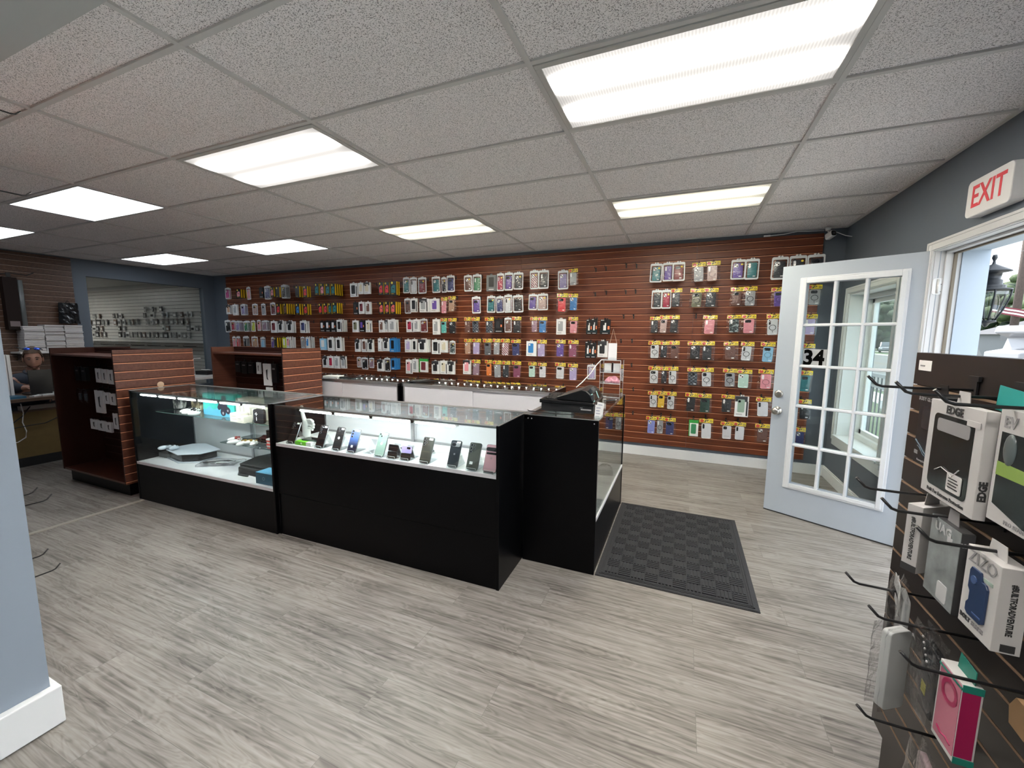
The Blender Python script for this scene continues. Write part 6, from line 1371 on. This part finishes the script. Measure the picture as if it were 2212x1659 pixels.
# head: shaped surface merged into the body mesh
def headmesh():
    vs, fs = [], []; nu, nv = 28, 20
    for j in range(nv+1):
        p = PI*j/nv; z = -math.cos(p); r = math.sin(p)
        for i in range(nu):
            a = 2*PI*i/nu; cx, sy = math.cos(a)*r, math.sin(a)*r
            x = cx*.100; y = sy*.073; zz = z*.122
            if zz < 0: k = 1-.30*(-z)**1.4; y *= k; x = x*(1-.12*(-z)) + .018*(-z)
            if cx > 0:
                if -.25 < z < .12: x += .0*cx
                if abs(sy) < .35 and -.38 < z < .16: x += .020*max(0, 1-abs(sy)/.20)*max(0, 1-abs(z+.16)/.24)   # nose
                if .10 < z < .32: x += .004*cx                                                                   # brow
                if abs(abs(sy)-.42) < .22 and -.02 < z < .20: x -= .009*(1-abs(abs(sy)-.42)/.22)                 # eye sockets
                if -.80 < z < -.50: x += .007*max(0, 1-abs(sy)/.6)                                               # chin
            vs.append((x, y, zz))
    for j in range(nv):
        for i in range(nu): k = (i+1) % nu; fs.append((j*nu+i, j*nu+k, (j+1)*nu+k, (j+1)*nu+i))
    return vs, fs
hv, hf = headmesh(); HM = Matrix.Translation((.155, 0, 1.150)) @ Matrix.Rotation(-.30, 4, 'Z') @ Matrix.Rotation(.12, 4, 'Y') @ Matrix.Diagonal((1.05, 1.0, 1.10, 1))
bmx = bmesh.new(); bmx.from_mesh(body.data); nv_ = [bmx.verts.new(HM @ Vector(v)) for v in hv]
for f in hf:
    q = [nv_[i] for i in f]
    try: ff = bmx.faces.new(q); ff.smooth = True
    except ValueError: pass
for s_ in (-1, 1):
    o2 = MB().ell((-.005, s_*.079, -.005), (.018, .008, .030), 0, 10, 8); vv = [bmx.verts.new(HM @ Vector(v)) for v in o2.v]
    for f in o2.f:
        ff = bmx.faces.new([vv[i] for i in f]); ff.smooth = True
bmesh.ops.remove_doubles(bmx, verts=bmx.verts, dist=.0002); bmesh.ops.recalc_face_normals(bmx, faces=bmx.faces); bmx.to_mesh(body.data); bmx.free()
def hp(fn, name, m_):
    q = MB(); fn(q); q.xf(HM); return q.build(name, m_, pn)
hp(lambda q: [q.ell((.088, s_*.031, .012), (.010, .012, .006), 0, 12, 8) for s_ in (-1, 1)], 'eyes', mat('eye', (.05, .04, .035), .3))
hp(lambda q: [q.tube([(.094, s_*.014, .030), (.098, s_*.030, .036), (.088, s_*.050, .030)], [.003, .004, .003], 0, 6) for s_ in (-1, 1)], 'eyebrows', HAIR)
hp(lambda q: q.tube([(.098, -.024, -.066), (.108, 0, -.063), (.098, .024, -.066)], [.003, .0055, .003], 0, 6), 'lips', mat('lips', (.26, .09, .075), .5))
def hairf(q):
    nu, nv = 24, 10
    vs = []
    for j in range(nv+1):
        p = (PI*.56)*j/nv
        for i in range(nu):
            a = 2*PI*i/nu; c = math.cos(a); zl = .078 if c > .55 else (.078-.085*(.55-c)/.55 if c > 0 else -.007+.065*c); pm = math.acos(max(-1, min(1, zl/.140))); pp = pm*j/nv
            vs.append((-.006+(.113+.003*math.sin(9*a))*math.sin(pp)*c, .084*math.sin(pp)*math.sin(a), .140*math.cos(pp)+.003*math.sin(7*a+j)))
    fs = [(j*nu+i, j*nu+(i+1) % nu, (j+1)*nu+(i+1) % nu, (j+1)*nu+i) for j in range(nv) for i in range(nu)]; q.add(vs, fs, 0, True)
hp(hairf, 'hair', HAIR)
def beardf(q):
    nu, nv = 12, 5; vs = []
    for j in range(nv+1):
        for i in range(nu+1):
            a = -1.25+2.5*i/nu; z = -.062-.052*j/nv; k = (1-(abs(z)/.122)**2)**.5; kk = 1-.30*(abs(z)/.122)**1.4
            vs.append((.100*k*math.cos(a)*(1-.12*abs(z)/.122)+.018*abs(z)/.122+.006, .080*k*math.sin(a)*kk, z+.012*abs(math.sin(a))))
    q.add(vs, [(j*(nu+1)+i, j*(nu+1)+i+1, (j+1)*(nu+1)+i+1, (j+1)*(nu+1)+i) for j in range(nv) for i in range(nu)], 0, True)
hp(beardf, 'beard', mat('beard_hair', (.13, .065, .04), .8))
sh = [[(0, 0, .50, (.175, .155)), (.02, 0, .66, (.165, .15)), (.05, 0, .82, (.19, .155)), (.078, 0, .93, (.17, .135)), (.098, 0, .985, .11), (.108, 0, 1.01, .085)]]
for s_ in (-1, 1): sh.append([(.078, 0, .93, (.17, .135)), (.075, s_*.17, .91, .092), (.14, s_*.215, .85, .075), (.26, s_*.19, .83, .058), (.32, s_*.145, .832, .048)])
skin_mesh('shirt', sh, SHT, pn, 2)
skin_mesh('trousers', [[(0, 0, .49, (.16, .145)), (.08, -.10, .48, .10), (.40, -.12, .48, .078), (.42, -.12, .30, .064), (.40, -.12, .12, .052)], [(0, 0, .49, (.16, .145)), (.08, .10, .48, .10), (.40, .12, .48, .078), (.42, .12, .30, .064), (.40, .12, .12, .052)]], TRO, pn, 2)
for s_ in (-1, 1):
    for i in range(4): skin_mesh('finger', [[(.375, s_*(.095+.018*i), .832, .0085), (.405, s_*(.088+.019*i), .832, .008), (.425, s_*(.086+.019*i), .818, .0072)]], SKN, pn, 1)
    skin_mesh('thumb', [[(.365, s_*.085, .832, .010), (.385, s_*.068, .824, .009), (.400, s_*.062, .818, .008)]], SKN, pn, 1)
sg = thing('sunglasses', 'black sunglasses with blue mirrored lenses pushed up on the person\'s head', 'sunglasses', (PX, PY, 0))
q = MB(); q.prism(rrect(.150, .020, .009, 4, 0, .008), .086, .090); q.v = [(y, x, z) for x, y, z in q.v]; q.tube([(.088, .072, .010), (.02, .082, .010), (-.04, .085, .02)], .004).tube([(.088, -.072, .010), (.06, -.13, .040)], .004); MG = HM @ Matrix.Translation((-.030, 0, .082)) @ Matrix.Rotation(-.35, 4, 'Y'); q.xf(MG); q.build('frame', CB, sg)
q = MB(); [q.ell((.090, s_*.038, .008), (.003, .028, .013), 0, 14, 8) for s_ in (-1, 1)]; q.xf(MG); q.build('lenses', mat('blue_mirror', (.04, .10, .55), .08, .7), sg)
oc = thing('office_chair', 'black office chair under the seated person', 'chair', (PX-.02, PY, 0)); MB().prism(rrect(.48, .48, .06, 5), .305, .35, 0, 'z').build('seat', TRO, oc, bevel=.02); MB().prism(rrect(.44, .36, .06, 5, 0, .66), -.25, -.20, 0, 'x').build('backrest', TRO, oc, bevel=.015)
MB().tube([(0, 0, .08), (0, 0, .33)], .025).build('gas_lift', CB, oc)
for i in range(5): a = 2*PI*i/5; MB().tube([(0, 0, .09), (.27*math.cos(a), .27*math.sin(a), .055)], .018).ell((.27*math.cos(a), .27*math.sin(a), .028), (.028, .028, .028), 0, 10, 6).build('leg', CB, oc)
# ---- far left wall things ----
SHW = mat('shelf_white', (.6, .58, .56), .5)
wsf = thing('wall_shelf', 'white shelf on the brown slatwall carrying the thin white boxes', 'shelf', (XL+.022, 1.40, 1.178)); MB().box(0, 0, 0, .30, .72, .022).build('board', SHW, wsf); [MB().prism([(0, -.10), (.0, 0), (.24, 0)], y, y+.01, 0, 'y').build('bracket', STEEL, wsf) for y in (.06, .65)]
TB = mat('thin_box_white', (.58, .55, .54), .55); PLC = ['left', 'middle', 'right']; tb0 = MB().box(-.11, -.0955, 0, .11, .0955, .0185).box(.1101, -.04, .004, .1105, .03, .006).mesh('thin_box', [TB])
rnd = random.Random(5)
for c_ in range(3):
    n_ = 17 if c_ else 16
    for i in range(n_):
        o_ = ob('thin_white_box', tb0, None, (-6.50+rnd.uniform(-.012, .012), (1.568, 1.770, 1.970)[c_]+rnd.uniform(-.002, .002), 1.2005+i*.0222), (0, 0, rnd.uniform(-.006, .006)))
        tag(o_, 'thin white box in the %s stack on the far left shelf, %s from the bottom' % (PLC[c_], ON[i]), 'box', 'thin white boxes on the far left shelf')
bgm = thing('hanging_bag', 'black shiny plastic bag hanging at the right end of the brown slatwall', 'bag', (-6.56, 2.00, 1.60)); 
rnd = random.Random(8); vs, fs = [], []; nx, nz = 10, 10
for s_ in (0, 1):
    for j in range(nz+1):
        for i in range(nx+1):
            u, v = i/nx*2-1, j/nz; wd = .105*(1+.12*(1-v))*(1-.05*rnd.random()); e = (1-abs(u)**3)*(1-.55*v); vs.append((s_*(.01+.085*e*rnd.uniform(.6, 1)), u*wd, v*.30+.006*rnd.random()))
N = (nx+1)*(nz+1)
for j in range(nz):
    for i in range(nx): a = j*(nx+1)+i; q = [a, a+1, a+nx+2, a+nx+1]; fs.append(q); fs.append([t+N for t in q][::-1])
MB().add(vs, fs, 0, False).build('bag_body', mat('black_plastic_bag', (.012, .012, .013), .18, bump=.8, nscale=30), bgm); MB().tube([(.0, -.03, .29), (.0, 0, .34), (.0, .03, .29)], .004).build('handle', CB, bgm)
ht = thing('wall_heater', 'tall dark brown panel device hanging on the far left slatwall', 'device', (-6.52, 1.46, 1.50))
MB().box(-.05, -.095, 0, .06, .035, .70).build('dark_body', mat('dark_brown_metal', (.010, .004, .003), .6, spec=.2), ht, bevel=.004); MB().tube([(.02, .065, .02), (.02, .065, .67)], .030, 0, 14).box(-.05, .035, 0, .03, .092, .09).build('grey_column', mat('grey_enamel', (.13, .14, .14), .4), ht)
MB().box(.0605, -.075, .045, .0615, .015, .115).build('rating_label', mat('label_mauve', (.16, .12, .12), .6), ht); MB().tube([(0, -.02, .70), (0, -.02, .76), (0, .15, .745), (0, .22, .79)], .006).tube([(0, -.02, .75), (0, -.14, .72)], .006).box(-.01, -.04, .70, .01, 0, .76).build('hanging_bracket', HOOKM, ht)
tag(MB().box(-.05, -.10, 0, .05, .10, .10).build('red_brown_box', mat('reddish_box', (.16, .03, .02), .5), None, (-6.0, 1.10, 1.14), (0, 0, 0)), 'reddish box behind the person', 'box') if False else None
# ---- contents of the two cherry display units ----
def small(name, label, x, y, z, w, h, kind, grp, rz=0):
    t = thing(name, label, 'package', (x, y, z), rz, grp)
    if kind == 'w':
        MB().box(-w/2, 0, -h, w/2, .015, 0).build('card', CW if grp[0] != 'q' else CW, t); MB().prism([(-w*.10, -h*.3), (w*.12, -h*.25), (w*.05, -h*.6), (w*.15, -h*.75), (-w*.05, -h*.7)], -.001, 0).build('product_picture', CB, t)
    elif kind == 'b': MB().box(-w/2, 0, -h, w/2, .03, 0).build('card', CB, t); MB().box(-w*.3, -.001, -h*.3, w*.2, 0, -h*.22).build('print', GPR, t)
    elif kind == 'c': ob('clear_bag', bag_mesh(w, h, int(abs(x)*100)), t); MB().box(-w*.3, -.004, -h*.8, w*.3, .004, -h*.3).build('adapter', CB, t)
    return t
GU = 'small packages in the left cherry display unit'; i = 0
U1L = [(.10, 1.13, .085, .135, 'b', 'black clip pack, upper row, far left'), (.22, 1.13, .085, .135, 'b', 'black clip pack, upper row, second from left'), (.49, 1.13, .090, .135, 'w', 'white card with dark picture, upper row, left of three'), (.60, 1.128, .090, .135, 'w', 'white card with dark picture, upper row, middle of three'), (.71, 1.125, .090, .135, 'w', 'white card with dark picture, upper row, right of three'),
       (.11, .905, .09, .13, 'c', 'clear bagged adapter, middle row, left'), (.22, .905, .09, .13, 'c', 'clear bagged adapter, middle row, centre'), (.46, .915, .15, .22, 'w', 'large white pack in the middle row'), (.595, .905, .09, .11, 'w', 'white pack beside the large one, middle row'), (.70, .90, .09, .11, 'w', 'white pack at the right of the middle row'),
       (.31, .62, .125, .10, 'w', 'white box in the lower row, left of three'), (.445, .617, .125, .10, 'w', 'white box in the lower row, middle of three'), (.575, .614, .11, .10, 'w', 'white box in the lower row, right of three'), (.715, .71, .085, .15, 'w', 'white pack with black picture, right of the lower row')]
for x, z, w, h, k, lb in U1L: small('hanging_package', lb+' of left cherry unit', -3.785+x, .955, z, w, h, k, GU, .0); hook(-3.785+x, z-.004, .185, 'hook holding the '+lb.split(',')[0]+' %d mm from the unit side' % int(x*1000) if False else 'hook in left cherry unit above '+lb.replace(' with dark picture', '').replace(' with black picture', ''), 0, (-3.785+x, 1.135, z-.004))
GU = 'small packages in the middle cherry display unit'
for x, z, w, h, k, lb in ((.20, 1.165, .085, .12, 'b', 'black pack, leftmost'), (.305, 1.16, .09, .13, 'b', 'black camera-like pack, second'), (.41, 1.16, .085, .12, 'b', 'black pack, third'), (.535, 1.165, .06, .125, 'w', 'narrow white card with black picture'), (.665, 1.155, .115, .235, 'w', 'large white box with black cable picture'), (.775, 1.155, .075, .20, 'b', 'black pack beside the large white box'), (.68, .90, .09, .12, 'w', 'white box below the large one')):
    small('hanging_package', lb+' in the middle cherry unit', -2.90+x, 1.90, z, w, h, k, GU); hook(-2.90+x, z-.004, .08, 'hook in the middle cherry unit above the '+lb.split(',')[0].replace('with black cable picture', '')+(' at left' if x < .25 else ' further right' if .4 < x < .42 else ''), 0, (-2.90+x, 1.985, z-.004))
tag(MB().prism(circ(.028, 14), 0, .001).build('round_sticker', mat('tan_sticker', (.5, .36, .25), .6), None, (-2.6565, 1.14, .99), (0, 0, PI/2)), 'round tan sticker on the end of the left cherry unit', 'sticker')
# ---- utility room beyond the window ----
wt = thing('white_table', 'white table with black device seen below the far left window', 'table', (-6.52, 2.9, 0)); MB().box(0, 0, .68, .75, 1.15, .72).build('table_top', SHW, wt); [MB().box(a, b, 0, a+.04, b+.04, .68).build('leg', SHW, wt) for a in (.02, .69) for b in (.02, 1.09)]
tag(MB().box(-.13, -.10, 0, .13, .10, .07).build('black_device', CB, None, (-6.22, 3.62, .7205), (0, 0, .2), bevel=.006), 'black device box standing on the white table', 'device'); coil('white_cable_pile', 'white cable heap on the black device', -6.22, 3.62, .7935, .05, 3, PAP, .005, 0, .4, True)
tag(MB().box(-.012, -.01, 0, .012, .01, .30).box(-.012, -.01, .285, .012, .13, .30).build('white_stand', SHW, None, (-6.38, 3.50, .7205)), 'white L-shaped stand on the white table', 'stand')
gr = 'small parts hung on the white slatwall beyond the window'; rnd = random.Random(12); YU = YB+.255
rowz = ((2.06, (-9.55, -9.25, -8.95), .11), (1.93, (-11.8, -11.55, -10.9, -10.75, -10.6, -9.6, -9.3, -8.9, -8.75, -8.45, -8.2, -8.05, -7.9, -7.5), .11), (1.79, tuple(-12.0+.19*k for k in range(22) if k not in (5, 12)), .13), (1.63, (-12.0, -11.85, -11.7, -11.5, -10.7, -10.5, -8.9, -8.75, -8.0, -7.85, -7.7, -7.55), .11), (1.49, tuple(-11.9+.17*k for k in range(24) if k not in (4, 5, 6)), .13))
UM = [mat('part_white', (.6, .6, .58), .4), mat('part_grey', (.22, .22, .21), .4), mat('part_black', (.03, .03, .03), .35), mat('part_silver', (.45, .45, .44), .25, .6), mat('part_brown', (.2, .14, .11), .5)]
um = [MB().box(-.045, -.02, -.11, .045, 0, 0, 0).box(-.035, -.021, -.09, .035, -.02, -.04, 1).mesh('hung_part', [UM[a], UM[b]]) for a, b in ((0, 2), (1, 0), (2, 0), (3, 1), (4, 0))]
for r_, (z, xs, h) in enumerate(rowz):
    for k, x in enumerate(xs):
        q = rnd.randrange(5); o_ = ob('hung_part', um[q], None, (x, YU, z), (0, 0, rnd.uniform(-.3, .3))); o_.scale = (rnd.uniform(.7, 1.25), 1, h/.11)
        tag(o_, '%s part beyond the far window, %s row down, %s from left' % (['white', 'grey', 'black', 'silver', 'brown'][q], ON[r_], (ON+['twenty-third', 'twenty-fourth'])[k]), 'part', gr)
us = thing('white_wall_shelf', 'long white shelf on the white slatwall beyond the window', 'shelf', (-12.3, YU-.25, 1.27)); MB().box(0, 0, 0, 5.2, .25, .02).build('board', SHW, us)
for k in range(7): tag(MB().tube([(0, .25, 0), (0, .02, 0), (0, 0, .02)], .006).build('white_hook', HOOKM, None, (-11.7+.65*k, YU-.25, 1.19)), 'black hook under the white shelf beyond the window, %s from left' % ON[k], 'hook', 'hooks under the white shelf')
# ---- pieces of a part become its sub-parts ----
SUBP = {'camera_lenses': ('phone_body',), 'pane': ('glazing_frame',), 'muntin_grid': ('glazing_frame',), 'house_number': ('glazing_frame',), 'number_backing': ('glazing_frame',), 'rating_plate': ('cash_drawer',), 'serial_labels': ('cash_drawer',),
        'keys': ('drawer_lid',), 'turquoise_tags': ('upper_housing',), 'customer_display': ('upper_housing',), 'sticks': ('shell',), 'buttons': ('shell',), 'writing': ('paper',), 'watch_case': (), 'symbols': ('case_shell',), 'camera_face': (), 'screw_caps': (),
        'cover_camera': ('front_half',), 'round_sticker': ('pouch_border',), 'product_picture': ('card',), 'adapter': ('clear_bag',), 'shelf_edge': ('glass_shelf',), 'price_sticker': ('slatwall',), 'rating_label': ('dark_body',), 'eyebrows': (), 'lid_print': ('box',)}
for k_ in ('lettering', 'front_lettering', 'side_lettering', 'slogan_lettering', 'small_lettering', 'window', 'green_band', 'orange_label', 'smoke_print', 'gold_badge', 'case_picture', 'dark_sides', 'black_foot', 'pink_front', 'pink_side', 'pink_artwork', 'teal_top_edge', 'teal_foot', 'hang_tab',
           'hill_print', 'car_print', 'print', 'emblem', 'white_sleeve', 'price_label', 'feature_label'): SUBP[k_] = ('box', 'housing', 'plate', 'card', 'walls')
base = lambda o: o.name.split('.')[0]
for t in [o for o in C.objects if o.parent is None and o.type == 'EMPTY']:
    kids = list(t.children)
    for c in kids:
        tg = SUBP.get(base(c))
        if not tg: continue
        ps = [k for k in kids if base(k) in tg and k is not c]
        if not ps: continue
        p = ps[0] if base(c) != 'shelf_edge' else ps[min(len(ps)-1, sum(1 for k in kids[:kids.index(c)] if base(k) == 'glass_shelf')-1)]
        L_ = p.matrix_basis.inverted() @ c.matrix_basis; c.parent = p; c.matrix_parent_inverse = Matrix.Identity(4); c.matrix_basis = L_
